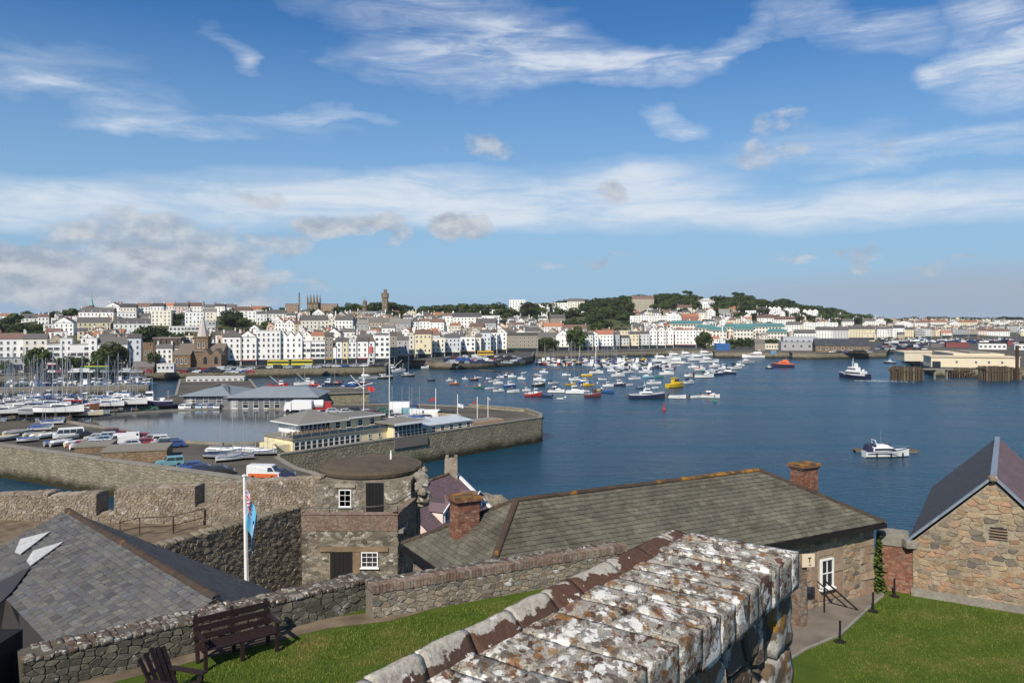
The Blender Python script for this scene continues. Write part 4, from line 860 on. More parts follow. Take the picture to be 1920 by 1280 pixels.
# --- curtain wall at left with embrasures
cw = thing('curtain_wall', 'pale rubble castle wall with two embrasures behind the flagpole', 'wall', (-26, 51, 14.4)); cl = Vector(cw.location)
def cseg(px0, px1, y0, y1, yb, seed, th=1.3):
    Y0, Y1 = 52+(50.2-52)*px0/590, 52+(50.2-52)*px1/590; a_, c_ = Vector((wx(px0, Y0), Y0, 0)), Vector((wx(px1, Y1), Y1, 0)); u = (c_-a_).normalized(); n = Vector((u.y, -u.x, 0)); L = (c_-a_).length
    zb, z0, z1 = 14.4, wz(y0, Y0), wz(y1, Y1); h = max(z0, z1)-zb
    q = MB(); q.add([v-cl for v in (a_+Z3*zb, c_+Z3*zb, c_+Z3*z1, a_+Z3*z0, a_-n*th+Z3*zb, c_-n*th+Z3*zb, c_-n*th+Z3*z1, a_-n*th+Z3*z0)], [(0, 1, 2, 3), (1, 5, 6, 2), (5, 4, 7, 6), (4, 0, 3, 7), (3, 2, 6, 7)]); q.build('wall_core', 'stone_beige', cw)
    lay(cw, rubble(L, h, .24, .135, seed, .45, outline=[(0, 0), (L, 0), (L, z1-zb), (0, z0-zb)], gap=.008), a_+Z3*zb, u, Z3, n, ['stone_beige'], 'stone', .04, .03, 70, seed)
    for i in range(int(L/.5)):
        t_ = (i+.5)/int(L/.5); p = a_.lerp(c_, t_)-n*th*.5+Z3*(z0+(z1-z0)*t_); rock_mesh(.33, th*.5, .09+U(0, .06), seed*40+i, 8, 5, .3).build('top_stone', 'stone_beige', cw, p-cl, math.atan2(u.y, u.x))
cseg(-60, 90, 932, 925, 0, 81); cseg(90, 181, 931, 926, 0, 82); cseg(181, 214, 966, 964, 0, 83); cseg(214, 366, 921, 912, 0, 84); cseg(366, 397, 950, 948, 0, 85); cseg(397, 600, 909, 897, 0, 86)
struct(MB().prism([(-42, 45.5), (-20.5, 44.6), (-16.5, 47.2), (-12.5, 48.5), (-12.5, 51), (-42, 52.4)], 14.0, 16.9).build('walkway', 'earth'))
rk = thing('walkway_railing', 'rusty iron railing on the walkway below the castle wall', 'railing', gp(325, 1003, 16.9)); kl = Vector(rk.location)
pr = [gp(225, 1012, 16.9), gp(262, 1003, 16.9), gp(325, 1000, 16.9), gp(383, 984, 16.9)]
for i, p in enumerate(pr): MB().tube([p-kl, p-kl+Z3*1.08], .035 if i != 2 else .05, 6).build('post', 'rust_iron', rk)
for dz in (.5, 1.06): MB().tube([p-kl+Z3*dz for p in pr], .028, 6).build('rail', 'rust_iron', rk)
# dark wall running towards us from the tower's corner
o, a, u, n, L, h = frame_wall('flank_wall', (-18.4, 35.2), (-12.2, 46.0), .7, 14.4, 19.15, 'dark rubble wall running from the tower towards the flagpole', ['stone_dark'], .32, .16, 'mortar_dark', 'stone_dark', 300, 91, .04)
for i in range(26): rock_mesh(.3, .42, .1+U(0, .05), 900+i, 8, 5, .3).build('top_stone', 'stone_dark', o, a+u*(i+.5)*L/26-n*.35+Z3*19.15-Vector(o.location), math.atan2(u.y, u.x))
# flagpole and limp ensign
fb = Vector((wx(466, 32), 32, 14.4)); ft = Vector((wx(458, 32), 32, wz(893, 32)))
fp = thing('flagpole', 'tall white flagpole standing in front of the dark wall', 'flagpole', fb)
MB().tube([(0, 0, 0), (ft-fb)*.5, ft-fb], [.085, .075, .05], 12).build('pole', 'white_paint', fp); MB().lathe([(.02, 0), (.09, .03), (.09, .06), (.02, .09)], 12).build('truck', 'white_paint', fp, ft-fb)
MB().tube([(ft-fb)*.4+Vector((.12, -.05, 0)), (ft-fb)*.98+Vector((.07, -.03, 0))], .008, 4).build('halyard', 'white_paint', fp)
NU, NV = 26, 20; vs = []; uvs = []; f0 = ft-Z3*.45
for j in range(NV+1):
    for i in range(NU+1):
        s_, t_ = i/NU, j/NV             # s along the fly, t down the hoist
        fold = math.sin(s_*13+t_*2.2)*.1*(.3+s_); x = .06+.44*(1-(1-s_)**1.6)*(1-.35*t_)+.05*math.sin(s_*9+3*t_); z = -t_*1.25-s_*1.5*(.75+.25*t_); vs.append(f0+Vector((x, fold-.05, z))); uvs.append((s_, 1-t_))
me = bpy.data.meshes.new('ensign'); c_ = Vector(f0); me.from_pydata([tuple(v-c_) for v in vs], [], [(j*(NU+1)+i, (j+1)*(NU+1)+i, (j+1)*(NU+1)+i+1, j*(NU+1)+i+1) for j in range(NV) for i in range(NU)])
ul = me.uv_layers.new(name='UVMap'); 
for lp in me.loops: ul.data[lp.index].uv = uvs[lp.vertex_index]
me.materials.append(M('ensign')); me.polygons.foreach_set('use_smooth', [True]*len(me.polygons))
tag(link('ensign', me, None, f0), 'light blue ensign with union canton and roundel hanging limp on the flagpole', 'flag')
# --- pink house with purple slate roof and dormers, behind the tower
PK = 1.35
def pz_(v): return Vector((v[0]*PK, v[1]*PK, 30-(30-v[2])*PK))
pa, pb = pz_((-4.8, 65, 17.5)), pz_((-8.6, 57, 17.5)); pd = (pb-pa).normalized(); ps = Vector((-pd.y, pd.x, 0)); ps = ps if ps.x > 0 else -ps; PE = 4.0*PK
ph_ = thing('pink_house', 'pale pink house with purple slate roof and three dormers behind the tower', 'house', (-6.5, 82, 0)); pl_ = Vector(ph_.location); eav = lambda p, m, s=1: p+ps*m*s-Z3*.78*m
q = MB(); q.add([v-pl_ for v in (pa, pb, eav(pb, PE), eav(pa, PE), eav(pb, PE, -1), eav(pa, PE, -1))], [(0, 1, 2, 3), (1, 0, 5, 4)]); q.build('roof', 'slate_purple', ph_)
slates(ph_, [eav(pb, PE), eav(pa, PE), pa, pb], 0, .4, .28, 'slate_purple', 0, 95, lift=.02)
ew = PE-.25; q = MB()
q.add([v-pl_ for p0_ in (pa, pb) for v in (p0_-Z3*.1, eav(p0_, ew)-Z3*.1, Vector((*eav(p0_, ew)[:2], 0)), Vector((*eav(p0_, ew, -1)[:2], 0)), eav(p0_, ew, -1)-Z3*.1)], [(0, 1, 2, 3, 4), (9, 8, 7, 6, 5), (1, 6, 7, 2), (4, 3, 8, 9)]); q.build('wall', 'render_wall', ph_, color=(.72, .55, .48))
q = MB(); q.bar(pa+Z3*.1-pd*.1-pl_, eav(pa, PE+.1)+Z3*.1-pd*.1-pl_, .45, .25); q.build('bargeboard', 'white_paint', ph_)
ridge_line(ph_, pa+Z3*.02, pb+Z3*.02, .16, 'ridge_orange', .5)
for i, l_ in enumerate((1.3, 3.7, 6.1)):
    base = pa+pd*l_*PK+ps*3.0*PK-Z3*.78*3.0*PK; mx = Matrix.Translation(base-pl_) @ Matrix(((pd.x, ps.x, 0, 0), (pd.y, ps.y, 0, 0), (0, 0, 1, 0), (0, 0, 0, 1))) @ Matrix.Scale(1.25, 4)
    d = MB().box(-.75, -1.9, -.3, .75, 0, 1.0).build('dormer', 'render_wall', ph_, color=(.78, .64, .58)); d.matrix_local = mx
    q = MB(); q.add([(-.9, .15, .95), (0, .15, 1.45), (.9, .15, .95), (-.9, -2.3, .95), (0, -2.3, 1.45), (.9, -2.3, .95)], [(0, 1, 4, 3), (1, 2, 5, 4), (0, 2, 1), (0, 3, 5, 2)]); q.build('dormer_roof', 'slate_purple', d)
    q = MB(); q.bar((-.9, .17, .93), (0, .17, 1.43), .08, .12).bar((.9, .17, .93), (0, .17, 1.43), .08, .12); q.build('dormer_trim', 'white_paint', d)
    MB().box(-.5, 0, .08, .5, .04, .92).build('dormer_window', 'white_paint', d); MB().box(-.4, .04, .15, -.03, .05, .85).box(.03, .04, .15, .4, .05, .85).build('pane', 'glass_blue', d)
q = MB(); q.box(-.7, -.55, 0, .7, .55, 2.6); pc = q.build('chimney', 'stone_beige', ph_, pa-Z3*1.0+pd*.4-pl_)
for x in (-.48, .48):
    for y in (-.35, .35): MB().box(x-.16, y-.16, 2.6, x+.16, y+.16, 2.9).build('chimney_pot', 'stone_beige', pc)
for i in range(8):
    Y_ = 93; p = Vector((wx(903+i*5.2, Y_), Y_+U(-1, 1), wz(928+i*2.2, Y_)))
    tag(rock_mesh(U(1, 1.7), U(.9, 1.4), U(.8, 1.2), 300+i, 12, 8, .35).build('rock', 'rock', None, p-Z3*.6), 'pale boulder on the rocky point beyond the pink house', 'rock', 'boulders beyond the pink house')
struct(MB().prism([(-9, 88), (-1.2, 89), (.2, 94), (-1.4, 99), (-9, 99)], -2, 8.2).build('rocky_point', 'rock'))
# --- bench and garden chair on the left lawn
def slat(p, name, x0, y0, z0, x1, y1, z1, rx=0):
    o = MB().box(x0, y0, z0, x1, y1, z1).build(name, 'bench_wood', p); return o
bn = thing('bench', 'long dark wooden bench against the lawn wall', 'bench', (-5.86, 17.0, LZ), R(39)); L_ = 1.66
for x in (-.76, 0, .76):
    slat(bn, 'leg', x-.035, -.32, 0, x+.035, -.25, .42 if x == 0 else .62); MB().bar((x, .2, 0), (x, .36, .98), .07, .07).build('leg', 'bench_wood', bn); slat(bn, 'seat_rail', x-.03, -.26, .34, x+.03, .22, .40)
for i in range(4): slat(bn, 'seat_slat', -L_/2, -.31+i*.135, .405, L_/2, -.31+i*.135+.115, .432)
for i in range(3):
    q = MB().bar((-L_/2, .235+i*.036, .52+i*.17), (L_/2, .235+i*.036, .52+i*.17), .03, .12); q.build('back_slat', 'bench_wood', bn)
for x in (-.78, .78): slat(bn, 'armrest', x-.045, -.36, .62, x+.045, .3, .66)
ac = thing('garden_chair', 'dark wooden slatted garden chair with sloping back in front of the bench', 'chair', (-6.28, 14.85, LZ), R(72))
for x in (-.31, .31): slat(ac, 'leg', x-.03, -.36, 0, x+.03, -.28, .52); MB().bar((x, .32, 0), (x, .30, .55), .06, .06).build('leg', 'bench_wood', ac); slat(ac, 'armrest', x-.07, -.42, .52, x+.07, .36, .55); MB().bar((x*.86, -.4, .36), (x*.86, .45, .12), .03, .1).build('side_rail', 'bench_wood', ac)
for i in range(5): MB().bar((-.28, -.36+i*.12, .40-i*.033), (.28, -.36+i*.12, .40-i*.033), .1, .02).build('seat_slat', 'bench_wood', ac)
for i in range(5): x = -.24+i*.12; MB().bar((x, .18, .22), (x*1.25, .56, 1.0-abs(i-2)*.04), .105, .02).build('back_slat', 'bench_wood', ac)
MB().bar((-.3, .41, .62), (.3, .41, .62), .03, .07).build('back_rail', 'bench_wood', ac)
# --- lichened wall in the foreground
fd, fr = Vector((.6, .8, 0)), Vector((.8, -.6, 0)); f0 = Vector((-.614, 2.578, 0)); FZ = 28.76
fw_ = thing('parapet_wall', 'thick foreground wall with white and orange lichen on its top', 'wall', (f0.x+.5, f0.y+1, 20)); wl_ = Vector(fw_.location)
FM = Matrix(((fd.x, fr.x, 0, f0.x-wl_.x), (fd.y, fr.y, 0, f0.y-wl_.y), (0, 0, 1, -wl_.z), (0, 0, 0, 1)))
def fblock(name, mat, *a):
    mb = MB(); chunk(mb, *a, FM); mb.f = [tuple(reversed(f)) for f in mb.f]; mb.smooth = True; return mb.build(name, mat, fw_)
# local frame: x along the wall, y across to the right, z up (mirrored, so faces are turned round)
core = MB().box(-1.9, .03, 19.9, 2.56, .64, FZ-.15, 0, FM); core.f = [tuple(reversed(f)) for f in core.f]; core.build('wall_core', 'mortar_dark', fw_)
rnd = random.Random(12); s = -1.9; k = 0
while s < 2.56:
    w = rnd.choice((.10, .13, .16, .2, .26)); w = min(w, 2.6-s)
    y = .10; parts = rnd.choice(((.62,), (.3, .34), (.4, .24), (.2, .42), (.64,))); tot = sum(parts); rise = .012*max(0, s-1.6)
    for pw in parts:
        pw = pw/tot*.63; dz = rnd.uniform(-.005, .005)
        fblock('coping_stone', 'lichen_coping', s+.001, y+.001, FZ-.18+rnd.uniform(-.012, .008), s+w-.001, y+pw-.001+rnd.uniform(-.008, .008), FZ+dz+rise, k, (max(3, int(w/.028)), max(5, int(pw/.032)), 6), .008, .005); y += pw; k += 1
    s += w
s = -1.9
while s < 2.5:                          # kerb stones along the left edge: their inner face slopes down to the flat top
    w = min(rnd.uniform(.16, .4), 2.58-s); y0 = .085-.035*max(s, -.2); y1 = .165+rnd.uniform(-.015, .015); hk = .075-.024*max(0, s)+rnd.uniform(-.004, .006)
    mb = MB(); chunk(mb, s+.002, y0, FZ-.2, s+w-.002, y1, FZ+hk, 200+k, (max(5, int(w/.03)), 8, 7), .006, .006)
    vv = []
    for x, y, z in mb.v:
        f = max(0, min(1, (y-y0-.035)/(y1-y0-.035))); top = FZ+hk-(hk+.012)*f; vv.append(tuple(FM @ Vector((x, y, min(z, top+(z-FZ-hk)*.6) if z > top else z))))
    mb.v = vv; mb.f = [tuple(reversed(f)) for f in mb.f]; mb.smooth = True; mb.build('kerb_stone', 'kerb_stone', fw_); s += w; k += 1
right_face = rubble(4.4, 2.2, .30, .2, 44, .45, outline=[(0, 0), (4.1, 0), (4.1, 2.2), (0, 2.2)], gap=.012)
lay(fw_, right_face, f0+fd*-1.9+fr*.64+Z3*(FZ-2.38), fd, Z3, fr, ['stone_rusty'], 'stone', .03, .03, 150, 45)
for i in range(8):                      # quoins at the far end of the wall
    fblock('quoin', 'stone_rusty', (2.34, 2.22)[i % 2]+.004, .30, FZ-.19-.3*(i+1)+.005, 2.6, .69, FZ-.19-.3*i-.005, 400+i, (7, 7, 7), .02, .014)
# ---------------------------------------------------------------- the town
WC = {'W': ('white', (.86, .85, .81)), 'C': ('cream', (.77, .72, .61)), 'Y': ('pale yellow', (.74, .65, .44)), 'G': ('grey', (.40, .40, .40)), 'S': ('granite', (.30, .26, .20)), 'P': ('pink', (.74, .58, .53)), 'B': ('pale blue', (.60, .63, .65)), 'L': ('light grey', (.58, .58, .57)), 'T': ('stone', (.45, .39, .29)), 'D': ('dark brown', (.13, .09, .065)), 'R': ('red brick', (.34, .12, .09)), 'V': ('pale green', (.66, .70, .66)), 'O': ('peach', (.72, .52, .40))}
RC = {'s': ('slate', (.095, .092, .088)), 'd': ('dark slate', (.055, .053, .055)), 'r': ('orange tiled', (.34, .14, .08)), 'b': ('brown tiled', (.15, .088, .07)), 't': ('teal', (.10, .30, .29)), 'l': ('pale flat', (.5, .49, .47)), 'g': ('grey', (.19, .18, .165))}
SW = ['', 'one', 'two', 'three', 'four', 'five', 'six', 'seven']
def place(px):
    for lim, s in ((90, 'at far left'), (150, 'above the white hotel'), (290, 'below the green spire'), (420, 'behind the church'), (500, 'right of the church'), (570, 'below the thin mast'), (650, 'below the pinnacled tower'), (760, 'below the castellated tower'), (830, 'left of the car park pier'), (950, 'above the car park pier'), (1045, 'above the granite hotel'), (1180, 'below the long white terrace'), (1300, 'below the wooded hill'), (1420, 'near the harbour crane'), (1520, 'by the teal-roofed offices'), (1660, 'behind the dark-roofed shed'), (1780, 'behind the ferry port')):
        if px < lim: return s
    return 'at far right'
def slope(t): return 'waterfront' if t < .05 else 'second row' if t < .2 else 'mid-hill' if t < .6 else 'upper slope' if t < .88 else 'hilltop'
def win_mesh(wide, bars=True, frame='white_paint'):
    q = MB(); fw = .075/wide
    q.box(-.5, 0, 0, .5, .02, 1, 0)                       # dark pane
    for x0, z0, x1, z1 in ((-.5, 0, -.5+fw, 1), (.5-fw, 0, .5, 1), (-.5+fw, 0, .5-fw, .055), (-.5+fw, .945, .5-fw, 1)): q.box(x0, -.06, z0, x1, -.001, z1, 1)
    if bars: q.box(-.5+fw, -.04, .49, .5-fw, -.002, .53, 1)
    q.box(-.56, -.12, -.05, .56, -.003, -.005, 1)
    return q.mesh('window', ['glass_dark', frame])
WM = win_mesh(1.0); WMB = win_mesh(1.6)
DM = MB().box(-.5, -.05, 0, .5, .0, 1).mesh('door', ['matte'])
FOOT = []
def roof_mesh(kind, w, d, h, rh):
    """roof over a box of width w (x), depth d (y from 0 back), eaves at h"""
    q = MB(); o = .25; x0, x1, y0, y1 = -w/2-o, w/2+o, -o, d+o
    if kind == 's': vs = [(x0, y0, h-.1), (x1, y0, h-.1), (x1, y1, h-.1), (x0, y1, h-.1), (x0, d/2, h+rh), (x1, d/2, h+rh)]; fs = [(0, 1, 5, 4), (2, 3, 4, 5), (1, 2, 5), (3, 0, 4), (3, 2, 1, 0)]
    elif kind == 'g': vs = [(x0, y0, h-.1), (x1, y0, h-.1), (x1, y1, h-.1), (x0, y1, h-.1), (0, y0, h+rh), (0, y1, h+rh)]; fs = [(1, 2, 5, 4), (3, 0, 4, 5), (2, 3, 5), (3, 2, 1, 0), (0, 1, 4)]
    elif kind == 'h':
        k = min(w, d)*.45; vs = [(x0, y0, h-.05), (x1, y0, h-.05), (x1, y1, h-.05), (x0, y1, h-.05), (x0+k, d/2, h+rh), (x1-k, d/2, h+rh)]; fs = [(0, 1, 5, 4), (2, 3, 4, 5), (1, 2, 5), (3, 0, 4), (3, 2, 1, 0)]
    elif kind == 'm':
        k = .9; vs = [(x0, y0, h), (x1, y0, h), (x1, y1, h), (x0, y1, h), (x0+k, y0+k, h+rh), (x1-k, y0+k, h+rh), (x1-k, y1-k, h+rh), (x0+k, y1-k, h+rh)]; fs = [(0, 1, 5, 4), (1, 2, 6, 5), (2, 3, 7, 6), (3, 0, 4, 7), (4, 5, 6, 7), (3, 2, 1, 0)]
    else:
        q.box(-w/2-.1, -.1, h, w/2+.1, d+.1, h+.35); return q
    q.add(vs, fs); return q
def house(px0, px1, ye, st, col='W', rf='s', rc='s', rh=None, fh=3.0, cols=None, chim=True, t=None, label=None, name='house', big=False, dorm=0, depth=None, cat='house', ww=None, fill=False, rz=None, gables=0, band=False, col3=None):
    pm = (px0+px1)/2; h = st*fh+.4
    if t is None: t = solve(pm, ye, h)
    D, z = ground(pm, t); w = (px1-px0)*D/F; d = depth or max(6.5, min(11, w*.75)); X = wx(pm, D)
    c = WC[col][1] if col3 is None else col3; kf = U(.92, 1.03); c = tuple(max(.02, min(.86, x*kf)) for x in c); kf = U(.75, 1.3); rcol = tuple(x*kf for x in RC[rc][1])
    a = -math.atan2(X, D)*.75+(U(-.07, .07) if t < .05 else U(-.22, .22)) if rz is None else rz
    rn = {'f': 'flat roof'}.get(rf, RC[rc][0]+' roof')
    lb = label or '%s %s-storey house, %s, %s %s' % (WC[col][0], SW[st], rn, slope(t), place(pm))
    o = thing(name, lb, cat, (X, D, z), a, 'houses of the town')
    rh = rh if rh is not None else {'s': d*.34, 'g': w*.42, 'h': d*.3, 'm': 2.2, 'f': .35}[rf]; rh = min(rh, 4.2)
    q = MB(); q.box(-w/2, 0, -5, w/2, d, h)
    if rf == 's' and not gables: q.add([(-w/2, 0, h), (-w/2, d, h), (-w/2, d/2, h+rh*.92), (w/2, 0, h), (w/2, d, h), (w/2, d/2, h+rh*.92)], [(0, 2, 1), (3, 4, 5)])
    q.build('wall', 'render_wall', o, color=c)
    if gables:                           # a row of front gables over one facade
        gw = w/gables
        for k in range(gables):
            xx = -w/2+(k+.5)*gw
            wv = MB().add([(xx-gw/2, 0, h), (xx+gw/2, 0, h), (xx, 0, h+rh), (xx-gw/2, d, h), (xx+gw/2, d, h), (xx, d, h+rh)], [(0, 1, 2), (3, 5, 4)]); wv.build('gable', 'render_wall', o, color=c)
            rr = MB().add([(xx-gw/2, -.12, h+.02), (xx, -.12, h+rh+.08), (xx+gw/2, -.12, h+.02), (xx-gw/2, d, h+.02), (xx, d, h+rh+.08), (xx+gw/2, d, h+.02)], [(0, 1, 4, 3), (1, 2, 5, 4)]); r_ = rr.build('roof', 'roofing', o, color=rcol)
    else:
        r_ = roof_mesh(rf, w, d, h, rh).build('roof', 'roofing', o, color=rcol)
        if rf == 'g': MB().add([(-w/2, -.28, h-.05), (w/2, -.28, h-.05), (0, -.28, h+rh*.86)], [(0, 1, 2)]).build('gable', 'render_wall', o, color=c)
    if chim and rf in 'sgh' and not gables:
        for sx in ((-1, 1) if w > 7 else (random.choice((-1, 1)),)):
            cx = sx*(w/2-.5) if rf != 'g' else sx*w*.25; cy = d/2 if rf != 'g' else d*.6; zt = h+rh+(1.3 if rf != 'g' else .5)
            k = MB().box(cx-.4, cy-.55, h-.5, cx+.4, cy+.55, zt); k.box(cx-.48, cy-.63, zt, cx+.48, cy+.63, zt+.12)
            for yy in (-.3, .1): k.lathe([(.13, 0), (.1, .45)], 6, 1, (cx, cy+yy, zt+.12))
            k.build('chimney', ['render_wall', 'roofing'], r_, color=tuple(x*.85 for x in c) if random.random() < .6 else (.3, .15, .1))
    nc = cols or max(1, round(w/2.9)); wwid = ww or (1.15 if not big else 1.7)
    for j in range(st):
        zz = j*fh+.8; hh = 1.7 if j < st-1 or st < 3 else 1.4
        if j == 0 and t < .05 and not fill:      # shop or cafe front on the quay
            MB().box(-w/2+.3, -.12, .1, w/2-.3, -.005, 2.5).build('shopfront', 'glass_dark', o); MB().box(-w/2+.1, -.25, 2.5, w/2-.1, -.005, 3.0).build('fascia', 'matte', o, color=random.choice(((.03, .05, .12), (.3, .04, .04), (.6, .58, .5), (.05, .12, .08), (.45, .3, .08), (.12, .12, .13)))); continue
        for i in range(nc):
            x = -w/2+(i+.5)*w/nc
            if j == 0 and i == nc//2 and not big:
                dd = link('door', DM, o, (x, -.01, 0), 0, random.choice(((.05, .06, .09), (.3, .05, .04), (.06, .12, .08), (.5, .5, .48)))); dd.scale = (1.0, 1, 2.1); continue
            if random.random() < .08: continue
            v = link('window', WMB if big else WM, o, (x, -.025, zz)); v.scale = (wwid if not band else w/nc*.92, 1, hh)
    if rf == 'g' and w > 4: v = link('window', WM, o, (0, -.31, h+.15)); v.scale = (.8, 1, 1.0)
    for k in range(dorm):
        x = -w/2+(k+.5)*w/dorm; dd = MB().box(x-.7, .5, h+.1, x+.7, d*.45, h+1.5).build('dormer', 'render_wall', r_, color=c); MB().box(x-.85, .35, h+1.5, x+.85, d*.48, h+1.62).build('dormer_roof', 'roofing', o, color=rcol)
        v = link('window', WM, o, (x, .47, h+.35)); v.scale = (1.0, 1, 1.0)
    y_top = HY+(H-z-h-rh)*F/D; FOOT.append((px0, px1, D, d, y_top, ye, ye+min((st*fh)*F/D, 22)))
    return o
LIST = '''
0 43 645 5 W s b|46 85 646 5 C s s|0 46 678 2 G s s|88 124 642 4 T g g|112 126 646 3 O s r|91 134 664 4 W f l band|134 180 664 4 W f l band|114 134 656 5 W f l|167 181 647 5 C f l|181 236 662 4 W s s|218 240 642 4 V s s|240 263 640 5 B s s|84 110 668 3 W f l|
205 235 654 3 W s b|418 450 654 5 W s s|450 480 652 5 C g s|431 452 648 5 C s b|460 480 640 3 C s r|470 490 633 3 C s b|405 440 628 2 W s s|408 432 634 2 O g r|
151 210 585 3 W s s dorm|150 204 604 2 Y s s|218 280 606 3 W s s dorm|197 226 575 3 C g d|226 254 576 3 C s d|254 282 575 3 W s b|284 320 582 4 C f l|282 306 574 4 C s d|306 327 573 3 C s r|327 352 574 3 P s s|352 380 574 3 W s b|380 402 576 3 L s s|402 421 574 3 W s d|348 381 585 4 W f l|381 405 584 3 C s g|222 254 586 3 C f l|186 208 600 2 W s b|
84 112 608 2 W f l|104 136 605 3 W g s|86 112 622 2 W s b|104 124 622 3 W f l|153 175 633 2 W g s|188 214 632 3 W s s|246 262 628 2 W s s|236 250 633 2 C f g|138 152 599 2 W g d|42 75 596 1 W s s|72 90 594 2 W s b|118 150 593 1 C f g|0 18 592 1 C s r|300 330 618 1 G f l band|318 345 612 2 W f l big|345 402 612 1 L f l band|376 404 602 2 G f l big|
468 486 616 3 W g s|500 515 612 2 O g r|515 534 605 3 W g r|533 552 606 3 W g s|552 570 607 3 T s b|482 500 588 3 W s s|465 480 583 3 C f l|415 440 576 2 W s s|440 470 582 2 C s b|470 500 579 1 W s r|505 536 588 2 W s s|566 616 600 4 C s s|616 628 597 4 C g s|628 661 600 4 C s s|586 608 587 2 W g s|527 546 622 3 W f l|
482 525 634 6 W f l tall|525 566 644 5 W f s triple|566 582 652 4 W f l band|583 609 650 4 W f l band|609 624 640 5 S s s|616 630 658 3 W s s|630 641 654 4 C s s|641 652 652 4 Y s s|652 668 654 4 W g s|668 690 651 4 C s s|690 702 648 4 C s b|702 731 646 5 C f l big|731 744 640 5 S s s|744 766 648 4 G s s|766 777 645 5 C g b|778 809 648 5 Y s b|809 834 649 4 C f l|834 863 652 4 B s s|864 891 645 4 W f l big|891 902 647 4 C s s|
566 584 628 3 W g b|584 612 629 3 C s r|612 640 626 3 W g s|640 665 622 3 C s s|655 672 633 4 W g s|672 700 633 4 W s s|700 730 632 4 W s s|730 752 628 3 S s s|752 770 622 4 W g r|770 800 632 3 L s s|800 825 628 4 L s b|825 846 634 3 G s s|846 870 630 3 B s s|690 706 620 3 C f l|716 740 615 3 W s g|740 775 614 2 W h d|790 816 622 3 S f g|786 806 602 3 W s b|806 832 604 3 W s b|
636 652 618 2 W h d|660 690 607 3 G s g|690 730 604 3 T s g|730 770 606 3 G s g|830 850 592 4 W s b|850 903 594 5 C s d|903 936 592 4 C f l|918 938 581 2 W f l|868 890 602 3 W g r|892 930 605 4 G s s|880 906 612 3 S s b|846 864 610 3 C s r|
900 920 634 5 B s s|884 898 620 3 C g b|898 916 620 3 C g s|920 932 630 5 W s s|924 945 624 4 W g b|932 950 630 5 W g s|942 962 622 3 S s s|920 944 616 2 C g r|951 1009 642 4 S m d dorm|1005 1046 632 3 S s s dorm|962 990 626 3 W g r|982 1012 620 3 G s s|1043 1067 638 4 W g b|1058 1080 626 3 W g s|1020 1056 612 2 C s r|1056 1100 616 2 G s b|1090 1106 628 3 W g s|1094 1112 636 4 V s s|1106 1122 630 4 W g d|1118 1150 637 4 W s r|1150 1162 636 4 G s s|1146 1162 626 3 W g s|1162 1180 640 3 L s d|1179 1198 638 4 Y s s|1198 1218 640 4 L m s dorm|1218 1232 636 5 W g s|1232 1248 634 5 W g s|1248 1263 635 5 W g s|1262 1305 628 5 C f g|1305 1312 634 4 C f l|1160 1182 620 2 Y f l|1190 1215 622 3 C f l|1212 1260 622 2 G s g|
1032 1060 596 3 S s s|1090 1112 584 1 W f l|955 985 562 5 W f l|1000 1030 570 3 W f l|1030 1064 568 3 W f l|1064 1096 565 4 C s s|1000 1040 574 2 C s s|1186 1226 560 5 T s b|1182 1247 592 3 C f l|1248 1277 592 3 W g s|1280 1310 594 2 R s r|1306 1324 586 3 C s g|1324 1341 584 3 W g r|1270 1296 577 2 W s b|1310 1340 565 3 W h l|1318 1330 560 4 W f l|1368 1388 579 2 T s r|1398 1417 582 3 C f b|1419 1438 580 3 W s s|1440 1464 578 4 W g l triple|1464 1472 586 3 W g l|1472 1499 580 4 W g l triple|1505 1533 583 4 W g l triple|1348 1368 584 2 G s g|
1420 1450 596 2 C s b|1450 1490 599 2 C s b|1500 1535 605 3 W f l|1535 1570 605 3 W f l|1570 1600 603 3 W s s|1600 1640 602 3 C s s|1475 1502 609 3 C s s|1490 1505 607 3 Y s s|1490 1528 625 3 C s s|1530 1560 619 4 W s s|1560 1590 619 4 L s s|1590 1638 617 4 Y s s|1645 1663 617 4 C s s|1663 1674 616 4 L s s|1672 1695 615 4 W s d|1695 1715 618 3 Y h s|1717 1733 616 4 G f l band|1734 1746 617 4 L s s|1746 1754 618 3 T s s|1753 1770 622 2 Y g r|1766 1784 624 2 C s r|1788 1816 618 3 G f g band|1816 1832 618 3 S f b|1833 1850 620 2 P s b|1850 1890 621 2 C s b|1890 1925 612 3 L f d band|1888 1920 600 2 W f d band|1860 1890 604 2 C f l|1540 1560 594 1 W f l|1585 1600 594 1 W f l|1680 1710 606 2 W g b|1715 1740 605 2 C s b|1745 1775 604 2 W s r|1780 1800 606 2 C g b|1800 1830 604 2 Y s r|1636 1660 602 2 W g s|1660 1682 600 2 T g s'''
for line in LIST.replace('\n', '').split('|'):
    k = line.split()
    if len(k) < 7: continue
    opt = k[7:]; kw = {}
    if k[4] == 'C' and int(k[0]) % 5 in (0, 2, 3): k[4] = 'W'
    if 'dorm' in opt: kw['dorm'] = max(2, int((int(k[1])-int(k[0]))/14))
    if 'band' in opt: kw.update(band=True, big=True)
    if 'big' in opt: kw['big'] = True
    if 'triple' in opt: kw.update(gables=3 if int(k[1])-int(k[0]) > 22 else 2, rh=2.6)
    if 'tall' in opt: kw.update(cols=5, depth=14)
    house(int(k[0]), int(k[1]), int(k[2]), int(k[3]), k[4], k[5], k[6], **kw)
